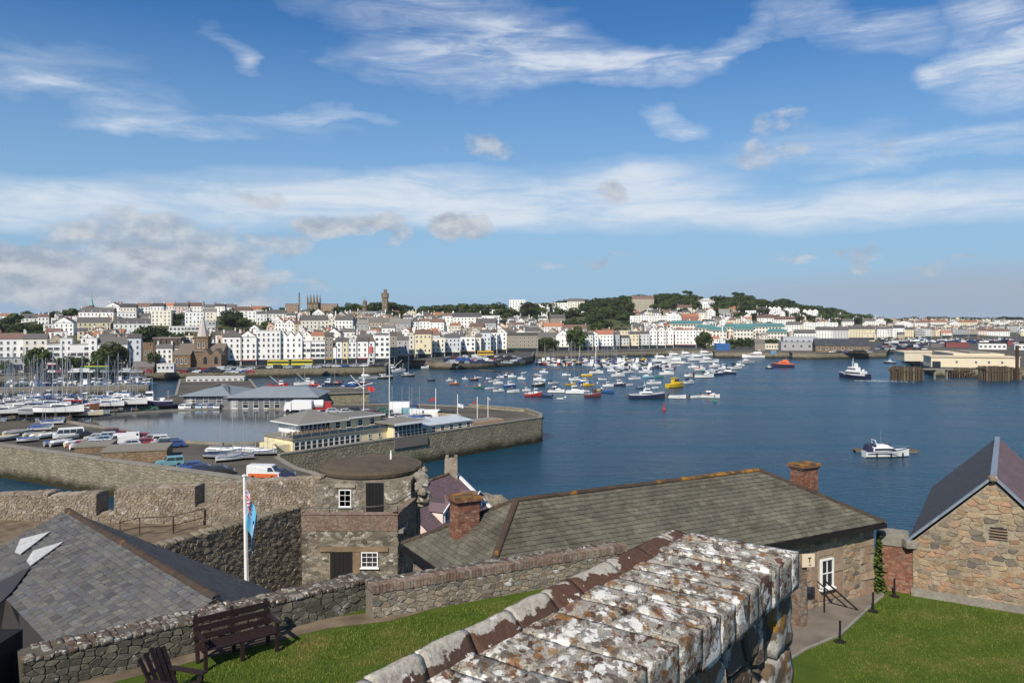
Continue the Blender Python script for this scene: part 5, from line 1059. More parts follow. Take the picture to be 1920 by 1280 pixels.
# the lanes between: more houses, rows following the slope, kept clear of the roofs placed above and of gardens
GREEN = [(0, 90, 606, 636), (125, 160, 640, 662), (265, 320, 610, 636), (405, 480, 575, 622), (1100, 1180, 575, 610), (840, 1000, 560, 590), (1030, 1185, 596, 612), (1100, 1440, 540, 577), (300, 345, 612, 632)]
FARM = MB(); FMI = {'W': 0, 'C': 1, 'L': 0, 'T': 2, 'S': 2, 'Y': 1, 'P': 1, 'G': 3, 'O': 1}; FRI = {'s': 4, 'd': 4, 'g': 4, 'b': 5, 'r': 6}
def far_house(px0, px1, t, st, col, rf, rc):
    """a smaller house of the mass behind: same shape, joined with its neighbours"""
    pm = (px0+px1)/2; D, z = ground(pm, t); w = (px1-px0)*D/F; d = max(6, min(10, w*.75)); h = st*2.8+.4; a = -math.atan2(wx(pm, D), D)*.75+U(-.25, .25); rh = {'s': d*.34, 'g': w*.42, 'h': d*.3, 'f': .35}[rf]
    mx = Matrix.Translation((wx(pm, D), D, z)) @ Matrix.Rotation(a, 4, 'Z'); q = MB(); q.box(-w/2, 0, -5, w/2, d, h, FMI[col])
    if rf == 's': q.add([(-w/2, 0, h), (-w/2, d, h), (-w/2, d/2, h+rh*.92), (w/2, 0, h), (w/2, d, h), (w/2, d/2, h+rh*.92)], [(0, 2, 1), (3, 4, 5)], FMI[col])
    r_ = roof_mesh(rf, w, d, h, rh); q.add(r_.v, r_.f, FRI[rc])
    if rf == 'g': q.add([(-w/2, -.28, h-.05), (w/2, -.28, h-.05), (0, -.28, h+rh*.86)], [(0, 1, 2)], FMI[col])
    if rf != 'f': cx = random.choice((-1, 1))*(w/2-.5); q.box(cx-.4, d/2-.5, h, cx+.4, d/2+.5, h+rh+1.2, FMI[col])
    nc = max(1, round(w/2.9))
    for j in range(st):
        for i in range(nc): x = -w/2+(i+.5)*w/nc; q.box(x-.5, -.05, j*2.8+.95, x+.5, -.01, j*2.8+2.35, 7); q.box(x-.6, -.1, j*2.8+.85, x+.6, -.012, j*2.8+.94, 0)
    FARM.add([mx @ Vector(v) for v in q.v], q.f, 0); FARM.m[-len(q.f):] = q.m; FOOT.append((px0, px1, D, d, HY+(H-z-h-rh)*F/D, HY+(H-z-h)*F/D, HY+(H-z-h)*F/D+12))
hand = list(FOOT); rnd = random.Random(99); nfill = 0
for row in range(31):
    t = .03+row*.031; px = -30.0
    while px < 1930:
        D, z = ground(px, t); wpx = rnd.uniform(4.5, 9)*F/D; st = rnd.choice((2, 2, 3, 3)); h = st*2.8+.4; ye = HY+(H-z-h)*F/D; yt = ye-3*F/D; yb = HY+(H-z)*F/D
        x0, x1 = px, px+wpx; ok = True
        for a0, a1, g0, g1 in GREEN:
            if a0 < x1 and x0 < a1 and g0 < yb and yt < g1: ok = False; break
        if ok:
            for f in FOOT:
                if f[0] < x1-1 and x0+1 < f[1]:
                    if abs(f[2]+f[3]/2-D-4) < f[3]/2+2.5: ok = False; break
                    if f[2] > D and yt < f[5]+(f[6]-f[5])*.34 and yb > f[4]: ok = False; break      # would hide a house that shows in the photograph
                    if f[2] < D and ye > f[6]: ok = False; break                              # would not show at all
        if ok and rnd.random() < .9 and nfill < 900:
            col = rnd.choice('WWWWWWCCCLLTTSG' if px < 1500 else 'WWCCLYTPO'); rf = rnd.choice('ssssgghf'); rc = rnd.choice('sssdgbbr')
            random.seed(int(px*7+row)); (house(x0, x1, ye, st, col, rf, rc, t=t, fh=2.8, fill=True) if nfill < 62 else far_house(x0, x1, t, st, col, rf, rc)); nfill += 1
        px += wpx+rnd.uniform(1, 12)
fo_ = stuff(FARM.build('packed_houses', ['wall_white', 'wall_cream', 'wall_stone', 'wall_grey', 'roof_slate', 'roof_brown', 'roof_orange', 'glass_dark'])); fo_['label'] = 'tightly packed smaller houses filling the hillside lanes'; fo_['category'] = 'houses'
print('fill houses', nfill, 'houses', len(FOOT))
random.seed(5)
# ---------------------------------------------------------------- landmarks
def at_t(px, ytop, h): t = solve(px, ytop, h); D, z = ground(px, t); return wx(px, D), D, z
def winrow(o, xs, y, z, w, h, me=None):
    for x in xs: v = link('window', me or WM, o, (x, y, z)); v.scale = (w, 1, h)
# town church: nave, crossing tower, stone spire, gables with tall windows
D = 412; s_ = D/F; ch = thing('church', 'brown stone church with pale pointed spire near the waterfront', 'church', (wx(372, D), D, 5), .1)
q = MB(); q.box(-11.5, 4, -2, 11.5, 16, 8.2); q.box(-13, 0, -2, -4, 4, 6.5); q.box(2, -4, -2, 12.5, 4, 6.5); q.build('wall', 'brown_blocks', ch)
for x0, x1, y0 in ((2, 7, -4), (7.2, 12.5, -4)):
    w = x1-x0; MB().add([(x0, y0, 6.5), (x1, y0, 6.5), ((x0+x1)/2, y0, 9.6)], [(0, 1, 2)]).build('gable', 'brown_blocks', ch); MB().add([(x0, y0-.1, 6.5), ((x0+x1)/2, y0-.1, 9.8), (x1, y0-.1, 6.5), (x0, 6, 6.5), ((x0+x1)/2, 6, 9.8), (x1, 6, 6.5)], [(0, 1, 4, 3), (1, 2, 5, 4)]).build('roof', 'roofing', ch, color=(.17, .14, .11))
    v = MB().prism([(-.9, 0), (.9, 0), (.9, 2.6), (.5, 3.5), (0, 4.0), (-.5, 3.5), (-.9, 2.6)], 0, .1).build('window', 'glass_dark', ch, ((x0+x1)/2, y0-.01, 2)); v.rotation_euler = (R(90), 0, 0)
MB().add([(-11.8, 3.6, 8), (11.8, 3.6, 8), (11.8, 16.4, 8), (-11.8, 16.4, 8), (-11.8, 10, 12.2), (11.8, 10, 12.2)], [(0, 1, 5, 4), (2, 3, 4, 5), (1, 2, 5), (3, 0, 4)]).build('roof', 'roofing', ch, color=(.15, .125, .10))
MB().add([(-13.2, -.3, 6.4), (-3.8, -.3, 6.4), (-3.8, 4, 9), (-13.2, 4, 9)], [(0, 1, 2, 3)]).build('roof', 'roofing', ch, color=(.16, .13, .1))
tw_ = MB().box(-3.6, 5, 0, 3.4, 12, 15.2).build('tower', 'brown_blocks', ch); MB().box(-3.9, 4.7, 15.2, 3.7, 12.3, 15.9).build('parapet', 'brown_blocks', tw_)
MB().lathe([(3.2, 15.5), (2.6, 17.5), (.25, 26), (.05, 26.6)], 8, 0, (-.1, 8.5, 0)).build('spire', 'render_wall', ch, color=(.48, .43, .38))
for x, y in ((-3.5, 5.1), (3.3, 5.1), (-3.5, 11.9), (3.3, 11.9)): MB().lathe([(.5, 0), (.5, 1.2), (.05, 2.6)], 6, 0, (x, y, 15.8)).build('pinnacle', 'brown_blocks', tw_)
winrow(ch, (-10.8, -8.5, -6.2), -.03, 2, 1.1, 2.6); winrow(ch, (-1.4, 1.2), 4.95, 10, 1.1, 2.6)
# dark arcaded market hall beside the church
D = 425; o = thing('market_hall', 'dark brown market hall with tall recessed bays left of the church', 'building', (wx(313, D), D, 5), .15)
q = MB().box(-7, 0, -2, 7, 12, 14.5); q.build('wall', 'render_wall', o, color=(.10, .075, .06)); MB().box(-12.5, 1, -2, -7.02, 12, 12.5).build('wing', 'brown_blocks', o); MB().box(-7.3, -.3, 14.5, 7.3, 12.3, 15.2).build('cornice', 'render_wall', o, color=(.22, .18, .15))
for k in range(5): MB().box(-6.6+k*2.8, -.5, 0, -5.9+k*2.8, -.02, 14.4).build('pilaster', 'render_wall', o, color=(.09, .07, .06))
winrow(o, (-5, -2.2, .6, 3.4), -.03, 8, 1.2, 3.2); winrow(o, (-11, -9), .97, 6, 1.0, 2.2)
# pinnacled tower on the skyline
x, D, z = at_t(586, 568, 13); o = thing('pinnacled_tower', 'brown church tower with four tall pinnacles on the skyline', 'tower', (x, D, z)); w = 21*D/F
MB().box(-w/2, 0, -3, w/2, w, 13.6).build('wall', 'brown_blocks', o); MB().box(-w/2-.25, -.25, 12.2, w/2+.25, w+.25, 12.9).build('cornice', 'brown_blocks', o)
for k in range(4):
    for yy in (0, w): MB().lathe([(.85, 0), (.8, 2.6), (.06, 8.0)], 6, 0, (-w/2+.7+k*(w-1.4)/3, yy, 13.6)).build('pinnacle', 'brown_blocks', o)
winrow(o, (-w*.25, w*.25), -.05, 6.5, 1.6, 4)
for (a_, b_, yt, lb) in ((536, 561, 570, 'left of'), (597, 632, 570, 'right of')):
    house(a_, b_, yt, 3, 'S', 'f', 'b', label='brown stone parapeted hall just %s the pinnacled tower' % lb, name='hall', cat='hall', chim=False, col3=(.33, .22, .15))
x, D, z = at_t(561, 548, 26); o = thing('lattice_mast', 'thin brown lattice mast on the skyline left of the pinnacled tower', 'mast', (x, D, z)); q = MB()
for a_ in range(3): q.tube([(math.cos(a_*2.1)*.9, math.sin(a_*2.1)*.9, 0), (math.cos(a_*2.1)*.35, math.sin(a_*2.1)*.35, 26)], .14, 4)
for k in range(12):
    for a_ in range(3): r_ = .9-.55*k/12; q.tube([(math.cos(a_*2.1)*r_, math.sin(a_*2.1)*r_, k*2.1), (math.cos(a_*2.1+2.1)*r_, math.sin(a_*2.1+2.1)*r_, k*2.1+2.1)], .08, 4)
q.build('lattice', 'rust_iron', o); MB().box(-.9, -.6, 15, .9, .6, 17).box(-.8, -.5, 20, .8, .5, 21.5).build('antenna', 'concrete', o)
# castellated tower and domed cupola
x, D, z = at_t(722, 542, 27); o = thing('castellated_tower', 'tall brown castellated tower rising from trees on the skyline', 'tower', (x, D, z)); 
MB().box(-2.6, -2.6, -2, 2.6, 2.6, 18.5).build('shaft', 'brown_blocks', o); MB().box(-3.2, -3.2, 18.5, 3.2, 3.2, 22).build('gallery', 'brown_blocks', o)
for k in range(4):
    for m_ in (0, 3): MB().box(-3.2+k*1.75, -3.2+m_*1.9, 22, -2.1+k*1.75, -2.5+m_*1.9, 23.2).build('merlon', 'brown_blocks', o)
MB().box(-1.3, -.6, 22, 1.7, 1.9, 26).build('turret', 'brown_blocks', o)
for k in range(2): MB().box(-1.3+k*2, -.6, 26, -.3+k*2, .4, 27).build('merlon', 'brown_blocks', o)
winrow(o, (-1.2, 1.2), -2.65, 11, .7, 3.5); winrow(o, (0,), -3.25, 19, 1, 2)
x, D, z = at_t(684, 558, 19); o = thing('domed_turret', 'brown stone turret with small dome on the skyline', 'turret', (x, D, z)); MB().lathe([(2.4, -2), (2.4, 10), (2.9, 10.3), (2.9, 11), (2.1, 11.2), (2.0, 14), (2.3, 14.3), (1.9, 15.5), (1.0, 16.6), (.2, 17.2), (.1, 19)], 10).build('shaft', 'brown_blocks', o)
winrow(o, (0,), -2.42, 5, .8, 2)
x, D, z = at_t(172, 545, 21); o = thing('green_spire', 'slender green copper spire on the skyline at left', 'spire', (x, D, z)); MB().box(-1.6, -1.6, -3, 1.6, 1.6, 7.5).build('tower', 'brown_blocks', o); MB().lathe([(1.9, 7.5), (1.1, 10), (.95, 11.5), (.35, 15), (.05, 21)], 8).build('copper_spire', 'render_wall', o, color=(.20, .42, .33))
x, D, z = at_t(162, 573, 12); o = thing('domed_hall', 'low hall with brown rounded roof beside the green spire', 'hall', (x, D, z)); MB().box(-7, 0, -4, 7, 12, 6.5).build('wall', 'render_wall', o, color=(.6, .5, .45)); MB().lathe([(8, 6.5), (7.4, 8.4), (5.5, 10.4), (2.5, 11.7), (.1, 12)], 16, 0, (0, 6, 0)).build('dome', 'roofing', o, color=(.12, .075, .07))
winrow(o, (-5, -2.5, 0, 2.5, 5), -.03, 2, 1, 2)
# glass-fronted grey block above the white college
o = house(655, 722, 584, 3, 'G', 'f', 'g', label='large grey glazed block below the castellated tower', name='office_block', cat='office', band=True, big=True, chim=False, col3=(.30, .35, .37), depth=14)
# teal-roofed offices
def office(x0, x1, ye, st, side, lb):
    o = house(x0, x1, ye, st, 'C', 'f', 't', label=lb, name='office_block', cat='office', big=True, chim=False, fh=3.2, depth=16, rz=-.25)
    w = (x1-x0)*o.location.y/F; h = st*3.2+.4
    MB().add([(-w/2-.6, -.8, h+.3), (w/2+.6, -.8, h+.3), (w/2-2, 6, h+2.6), (-w/2+2, 6, h+2.6), (-w/2-.6, 16, h+.3), (w/2+.6, 16, h+.3)], [(0, 1, 2, 3), (3, 2, 5, 4), (1, 5, 2), (0, 3, 4)]).build('upper_roof', 'roofing', o, color=(.07, .22, .22))
    MB().box(-w/2-.4, -.6, h-1.0, w/2+.4, -.05, h-.7).build('canopy', 'roofing', o, color=(.12, .34, .32))
for a_ in ((1256, 1316, 606, 4, 1, 'left'), (1304, 1342, 614, 4, 1, 'second'), (1330, 1362, 618, 4, 1, 'third'), (1358, 1416, 612, 5, 1, 'tallest'), (1376, 1412, 622, 5, 1, 'front'), (1412, 1470, 611, 5, 1, 'long right-hand'), (1440, 1474, 622, 4, 1, 'right front')):
    office(*a_[:5], '%s cream office block with teal roof near the crane' % a_[5])
# port sheds
def shed(px0, px1, ye, yb, col, rf, rc, lb, rh=2.5, depth=14, wall='render_wall', wins=0, zb=5, big=True):
    D = (H-zb)*F/(yb-HY); pm = (px0+px1)/2; w = (px1-px0)*D/F; h = (yb-ye)*D/F
    o = thing('shed', lb, 'shed', (wx(pm, D), D, zb), -math.atan2(wx(pm, D), D)*.6); q = MB().box(-w/2, 0, -.5, w/2, depth, h)
    if rf == 's': q.add([(-w/2, 0, h), (-w/2, depth, h), (-w/2, depth/2, h+rh*.95), (w/2, 0, h), (w/2, depth, h), (w/2, depth/2, h+rh*.95)], [(0, 2, 1), (3, 4, 5)])
    q.build('wall', wall, o, color=col); roof_mesh(rf, w, depth, h, rh).build('roof', 'roofing', o, color=rc)
    if wins: winrow(o, [-w/2+(i+.5)*w/wins for i in range(wins)], -.03, h*.35, min(2.0, w/wins*.6), h*.38, WMB if big else WM)
    return o
shed(1532, 1628, 648, 660, None, 's', (.035, .04, .055), 'long stone harbour shed with dark blue-black roof', 5.2, 18, 'brown_blocks', 7)
shed(1466, 1524, 642, 657, (.36, .36, .36), 'f', (.3, .31, .33), 'grey corrugated warehouse left of the dark-roofed shed', .5, 24, wins=4); shed(1470, 1532, 632, 651, (.42, .43, .45), 'f', (.4, .41, .43), 'upper pale grey warehouse behind the corrugated one', .6, 20, wins=6)
shed(1432, 1465, 645, 655, (.66, .6, .45), 'f', (.55, .5, .4), 'cream two-storey port office beside the grey warehouses', .4, 10, wins=7, big=False); shed(1416, 1434, 643, 657, (.26, .22, .18), 's', (.14, .13, .12), 'small brown gabled port building', 3, 10)
shed(1445, 1455, 658, 662, (.12, .24, .42), 'f', (.3, .3, .3), 'small blue quayside cabin', .3, 5)
for px0, px1, ye, yb, c_, lb in ((1838, 1884, 645, 655, (.72, .72, .7), 'white two-storey cabin block behind the cream terminal'), (1905, 1940, 646, 656, (.7, .7, .68), 'white cabin at the right edge of the port'), (1746, 1766, 644, 651, (.15, .13, .13), 'dark stack of containers left of the terminal'), (1776, 1814, 643, 651, (.20, .055, .055), 'maroon row of containers behind the terminal'), (1890, 1899, 640, 647, (.22, .05, .06), 'small maroon container near the right edge'), (1680, 1706, 660, 668, (.20, .30, .45), 'low blue work cabin on the far jetty')):
    shed(px0, px1, ye, yb, c_, 'f', tuple(x*.9 for x in c_), lb, .25, 6, wins=6 if 'white' in lb else 0)
# ferry terminal: low cream sheds stepping back
T0 = 5; o = thing('ferry_terminal', 'long low cream ferry terminal on the right-hand jetty', 'terminal', (wx(1830, 410), 410, T0), -.25); CC = (.70, .60, .43)
MB().box(-21, 0, 0, 20, 16, 5.2).build('wall', 'render_wall', o, color=CC); MB().box(-21.4, -.5, 5.2, 20.4, 16.5, 5.7).build('roof', 'cream_sheet', o)
MB().box(-6, 16.1, 0, 18, 60, 6).build('rear_wing', 'render_wall', o, color=CC); MB().box(-6.3, 16.6, 6, 18.3, 60.3, 6.5).build('roof', 'cream_sheet', o); MB().box(2, 18, 6.5, 12, 56, 7.2).build('roof_light', 'concrete', o)
MB().box(-20.5, -.06, 0, -16.5, -.0, 3).build('doorway', 'glass_dark', o)
winrow(o, (-9, 0, 6, 12), -.03, 2.2, 1.2, 1.2); MB().box(-21, 60.5, 0, 6, 90, 5).build('far_wing', 'render_wall', o, color=(.6, .53, .4)); MB().box(-21.3, 60.2, 5, 6.3, 90.3, 5.4).build('roof', 'cream_sheet', o)
# timber and steel jetty heads in front of it
def piles(lb, px0, px1, yw, ytop, n, rows=3, mat='pile_wood', r=.55):
    D = H*F/(yw-HY); z = wz(ytop, D); o = thing('jetty_head', lb, 'jetty', (wx((px0+px1)/2, D), D, 0)); w = (px1-px0)*D/F; me = MB().tube([(0, 0, -3), (0, 0, z)], r, 7).mesh('pile', [mat])
    for i in range(n):
        for j in range(rows): link('pile', me, o, (-w/2+(i+.5)*w/n+U(-.2, .2), j*2.2, U(-.4, .3)))
    MB().box(-w/2, .3, z-1.4, w/2, rows*2.2, z-.8).build('deck', 'timber', o); MB().box(-w/2-.2, -.55, z-2.6, w/2+.2, -.3, z-2.1).build('fender', 'pile_wood', o)
piles('timber dolphin standing off the left end of the jetty', 1672, 1681, 712, 690, 2, 2); piles('broad cluster of timber piles at the left end of the terminal jetty', 1683, 1732, 713, 688, 9, 4); piles('tall cluster of timber piles at the right end of the jetty', 1849, 1898, 714, 687, 10, 4); piles('timber piles at the right edge of the frame', 1902, 1916, 712, 690, 3, 3)
piles('dark open-piled jetty section in front of the terminal', 1783, 1848, 708, 690, 14, 2, r=.3)
jd = thing('link_span', 'pale concrete walkway of the terminal jetty on thin piers', 'walkway', (wx(1756, 396), 396, 0)); MB().box(-8, -1, 4.8, 8, 3, 5.4).build('deck', 'concrete', jd)
for k in range(3): MB().box(-7+k*6, 0, -3, -6.4+k*6, 1.2, 4.8).build('pier', 'concrete', jd)
pk_ = thing('steel_dolphin', 'rusty steel dolphin with tall post at the right end of the jetty', 'dolphin', (wx(1907, 392), 392, 0)); MB().tube([(0, 0, -3), (0, 0, 17)], .8, 8).build('post', 'rust_iron', pk_)
# crane, slender white mast jib on a blue base
D = 640; o = thing('harbour_crane', 'white lattice crane on a blue base beside the quay', 'crane', (wx(1354, D), D, 5)); MB().box(-5.5, -3, 0, 5.5, 3, 5.5).build('base', 'paint', o, color=(.03, .11, .30)); MB().box(-2, -2, 5.5, 2, 2, 8).build('cab', 'paint', o, color=(.7, .7, .7)); MB().tube([(0, 0, 8), (.3, 0, 25)], .5, 6).build('mast', 'white_paint', o); MB().tube([(.3, 0, 20), (6.5, 0, 27)], .3, 6).build('jib', 'white_paint', o); MB().tube([(.2, 0, 24), (-1.5, 0, 29)], .2, 5).build('back_stay', 'white_paint', o); MB().bar((-1.3, -.3, 21), (1.6, -.3, 20), 1.0, 1.0).build('winch', 'white_paint', o)
# signal tower on the esplanade
D = 432; o = thing('signal_tower', 'small red and white trestle light tower on the esplanade', 'light tower', (wx(696, D), D, 5)); q = MB()
for sx in (-1, 1):
    for sy in (-1, 1): q.tube([(sx*1.5, sy*1.5, 0), (sx*.8, sy*.8, 6.5)], .16, 5)
for k in (2, 4.3): q.box(-1.4+k*.1, -1.4+k*.1, k, 1.4-k*.1, 1.4-k*.1, k+.2)
q.build('trestle', 'white_paint', o); MB().lathe([(1.3, 6.5), (1.3, 9.3), (1.5, 9.4), (.2, 10.6)], 8).build('lantern', 'paint', o, color=(.55, .12, .1))
# ---------------------------------------------------------------- yellow restaurant on the pier
u5 = Vector((-.677, -.737, 0)).normalized(); n5 = Vector((-.737, .677, 0)); S0 = Vector((6.5, 195, 5.3)); rz5 = math.atan2(-u5.y, -u5.x)    # local x runs back towards the pier head
def P5(s, n_, z=0): return S0+u5*s+n5*n_+Z3*z
YC = (.72, .63, .40); o = thing('restaurant', 'yellow two-storey pier restaurant with roof terrace and glazed veranda', 'restaurant', P5(56, 5), rz5); rl0 = Vector(o.location); o.scale = (1, 1, .78)
def L5(mb, name, mat, par=None, **k): return mb.build(name, mat, par or o, **k)
# local: x = along towards the pier head, y = inland (away from the sea wall)
L5(MB().box(-11.5, -3.4, 0, 10.5, 6.5, 3.1), 'lower_storey', 'render_wall', color=YC)
L5(MB().box(-11.8, -3.7, 3.1, 10.7, 6.8, 3.4), 'terrace_deck', 'concrete')
L5(MB().box(-14.5, -2.8, 0, -11.52, 3, 2.2), 'side_store', 'render_wall', color=YC)
L5(MB().bar((-12.5, -3.6, 0), (-15.5, -3.6, 3), .8, .25), 'outside_stair', 'render_wall', color=YC)
winrow(o, [-10.6+i*1.25 for i in range(12)], -3.45, .5, 1.12, 2.1)
winrow(o, (6, 8.5), -3.45, 1.2, .7, 1.0)
L5(MB().box(-1, 0, 3.4, 11.5, 7, 6.2), 'upper_storey', 'render_wall', color=YC); L5(MB().box(-7.5, .5, 3.4, -1.02, 8, 6.0), 'veranda', 'white_paint')
winrow(o, (.8, 3.4, 6.2, 9.2), -.04, 3.9, 1.2, 1.7); winrow(o, [-7+i*.95 for i in range(7)], .44, 3.5, .8, 2.3); v = link('window', WMB, o, (11.56, 3.2, 4), R(90)); v.scale = (3, 1, 1.8)
rf_ = L5(MB().add([(-8.6, -.6, 6.1), (3, -.6, 6.1), (3, 9, 6.1), (-8.6, 9, 6.1), (-2.8, 4.2, 8.9)], [(0, 1, 4), (1, 2, 4), (2, 3, 4), (3, 0, 4), (3, 2, 1, 0)]), 'roof', 'roofing', color=(.19, .185, .17)); L5(MB().box(-8.7, -.7, 5.85, 3.1, 9.1, 6.08), 'fascia', 'white_paint')
L5(MB().box(3.05, -.6, 6.2, 12, 7.6, 6.55), 'flat_roof', 'roofing', color=(.17, .165, .15)); L5(MB().box(3.05, -.75, 6.1, 12.15, -.62, 6.5), 'fascia', 'white_paint')
for k in range(12):
    x = -11.6+k*2; L5(MB().tube([(x, -3.6, 3.4), (x, -3.6, 4.4)], .04, 5), 'terrace_post', 'alloy')
    if k < 11: L5(MB().box(x+.05, -3.62, 3.5, x+1.95, -3.58, 4.3), 'terrace_panel', 'glass_blue')
q = MB()
for k in range(9): q.tube([(-11.2+k*.7, .6, 3.4), (-11.2+k*.7, .6, 5.4)], .05, 4)
for zz in (4.2, 5.4): q.bar((-11.2, .6, zz), (-5.6, .6, zz), .1, .1)
q.build('pergola', 'white_paint', o)
rnd = random.Random(8)
tm = MB(); tm.lathe([(.4, .7), (.4, .74)], 8).tube([(0, 0, 0), (0, 0, .7)], .04, 5); tmm = tm.mesh('cafe_table', ['alloy']); cm_ = MB(); cm_.box(-.2, -.2, .42, .2, .2, .46).box(-.2, .17, .46, .2, .2, .9)
for sx in (-.18, .18):
    for sy in (-.18, .18): cm_.tube([(sx, sy, 0), (sx, sy, .43)], .02, 4)
cmm = cm_.mesh('cafe_chair', ['timber'])
for k in range(18):
    x, y = -10.5+(k % 9)*1.15, -2.7+(k//9)*1.9; p = rl0+(-u5)*x+n5*y+Z3*3.4*.78; tag(link('cafe_table', tmm, None, p), 'small round table on the restaurant roof terrace', 'table', 'terrace tables')
    for a_ in (0, PI): tag(link('cafe_chair', cmm, None, p+Vector((math.sin(a_), -math.cos(a_), 0))*.62, a_+PI), 'slatted chair on the restaurant roof terrace', 'chair', 'terrace chairs')
# glazed box and the long low cream range
o2 = thing('glazed_pavilion', 'glazed pavilion with pale flat roof overhanging the pier wall', 'pavilion', P5(42, 2), rz5)
MB().box(-4.2, -3.6, -1.4, 4.6, 5, .4).build('base', 'render_wall', o2, color=(.16, .14, .12)); MB().box(-3.6, -2.6, .4, 4, 4.6, 3.4).build('wall', 'render_wall', o2, color=YC); MB().box(-4.4, -4, 3.4, 4.8, 5.2, 3.7).build('roof', 'roofing', o2, color=(.21, .20, .17)); MB().box(-4.5, -4.15, 3.3, 4.9, -4.01, 3.75).build('fascia', 'white_paint', o2)
winrow(o2, [-3+i*1.05 for i in range(7)], -2.65, .6, .95, 2.5); q = MB()
for k in range(9): q.tube([(-4+k*1.05, -3.5, .4), (-4+k*1.05, -3.5, 1.4)], .03, 4)
q.bar((-4, -3.5, 1.4), (4.4, -3.5, 1.4), .06, .06); q.build('balcony_rail', 'alloy', o2)
o3 = thing('pier_range', 'long low cream building with pale blue-grey roof along the pier', 'building', P5(30, 2.4), rz5)
MB().box(-8, -2, -.6, 7.4, 3, 2.2).build('wall', 'render_wall', o3, color=(.72, .63, .47)); MB().add([(-8.2, -2.4, 2.15), (7.6, -2.4, 2.15), (7.6, 3.4, 2.9), (-8.2, 3.4, 2.9), (-8.2, -2.4, 2.05), (7.6, -2.4, 2.05), (7.6, 3.4, 2.05), (-8.2, 3.4, 2.05)], [(0, 1, 2, 3), (0, 4, 5, 1), (1, 5, 6, 2), (3, 7, 4, 0), (2, 6, 7, 3)]).build('roof', 'roofing', o3, color=(.46, .52, .57))
winrow(o3, [-6.6+i*2.6 for i in range(6)], -2.04, .4, 1.3, 1.3)
o4 = thing('pier_terrace', 'low brown walled terrace with pale top at the pier end', 'terrace', P5(17.5, 2), rz5); MB().box(-5, -1.8, -.4, 5.4, 2.6, 1.4).build('wall', 'render_wall', o4, color=(.42, .28, .18)); MB().box(-5.1, -1.2, 1.4, 4.4, 2.7, 1.5).build('top', 'concrete', o4)
# ---------------------------------------------------------------- grey workshops beyond the pond
def workshop(px0, px1, yb, ye, depth, lb, rzs, nw):
    D = (H-5.3)*F/(yb-HY); pm = (px0+px1)/2; w = (px1-px0)*D/F; h = (yb-ye)*D/F; o = thing('workshop', lb, 'building', (wx(pm, D), D, 5.3), rzs)
    MB().box(-w/2, 0, 0, w/2, depth, h).build('wall', 'render_wall', o, color=(.165, .17, .18)); MB().add([(-w/2-.8, -.9, h-.05), (w/2+.8, -.9, h-.05), (w/2+.8, depth+.9, h-.05), (-w/2-.8, depth+.9, h-.05), (-w/2+depth*.4, depth/2, h+2.2), (w/2-depth*.25, depth/2, h+2.2)], [(0, 1, 5, 4), (2, 3, 4, 5), (1, 2, 5), (3, 0, 4), (3, 2, 1, 0)]).build('roof', 'roofing', o, color=(.22, .26, .29)); MB().box(-w/2-.85, -.98, h-.12, w/2+.85, -.86, h+.1).build('gutter', 'alloy', o)
    for i in range(nw):
        x = -w/2+(i+.7)*w/(nw+.4); v = link('window', WMB, o, (x, -.03, .4)); v.scale = (1.5, 1, 2.3); v = link('window', WM, o, (x, -.03, h-1.3)); v.scale = (1.5, 1, .7)
    MB().box(-.8, -.05, 0, .8, -.01, 2.6).build('door', 'render_wall', o, (-w/2+1.6, 0, 0), color=(.36, .36, .36)); return o
workshop(345, 428, 765, 741, 22, 'left grey workshop with hipped metal roof beyond the pond', .06, 3); workshop(428, 592, 768, 744, 18, 'long grey workshop with hipped metal roof and tall windows beyond the pond', .05, 8)
shed(352, 455, 708, 716, (.6, .6, .56), 'f', (.55, .55, .52), 'low white quayside cafe behind the workshops', .3, 6, wins=10)
shed(250, 286, 688, 697, (.34, .29, .22), 's', (.15, .14, .13), 'small grey gabled boathouse near the church', 2.6, 9, 'brown_blocks', 2); shed(295, 325, 683, 696, (.66, .65, .62), 'f', (.6, .6, .58), 'white flat-roofed kiosk beside the boathouse', .4, 7, wins=4)

for px0, px1, ye, yb, lb in ((143, 203, 838, 850, 'low flat-roofed stone hut among the dinghies'), (196, 308, 846, 866, 'long low stone hut with weathered flat roof beside the sea wall')): shed(px0, px1, ye, yb, None, 'f', (.22, .20, .165), lb, .3, 7, 'brown_blocks', 0, 5.3)
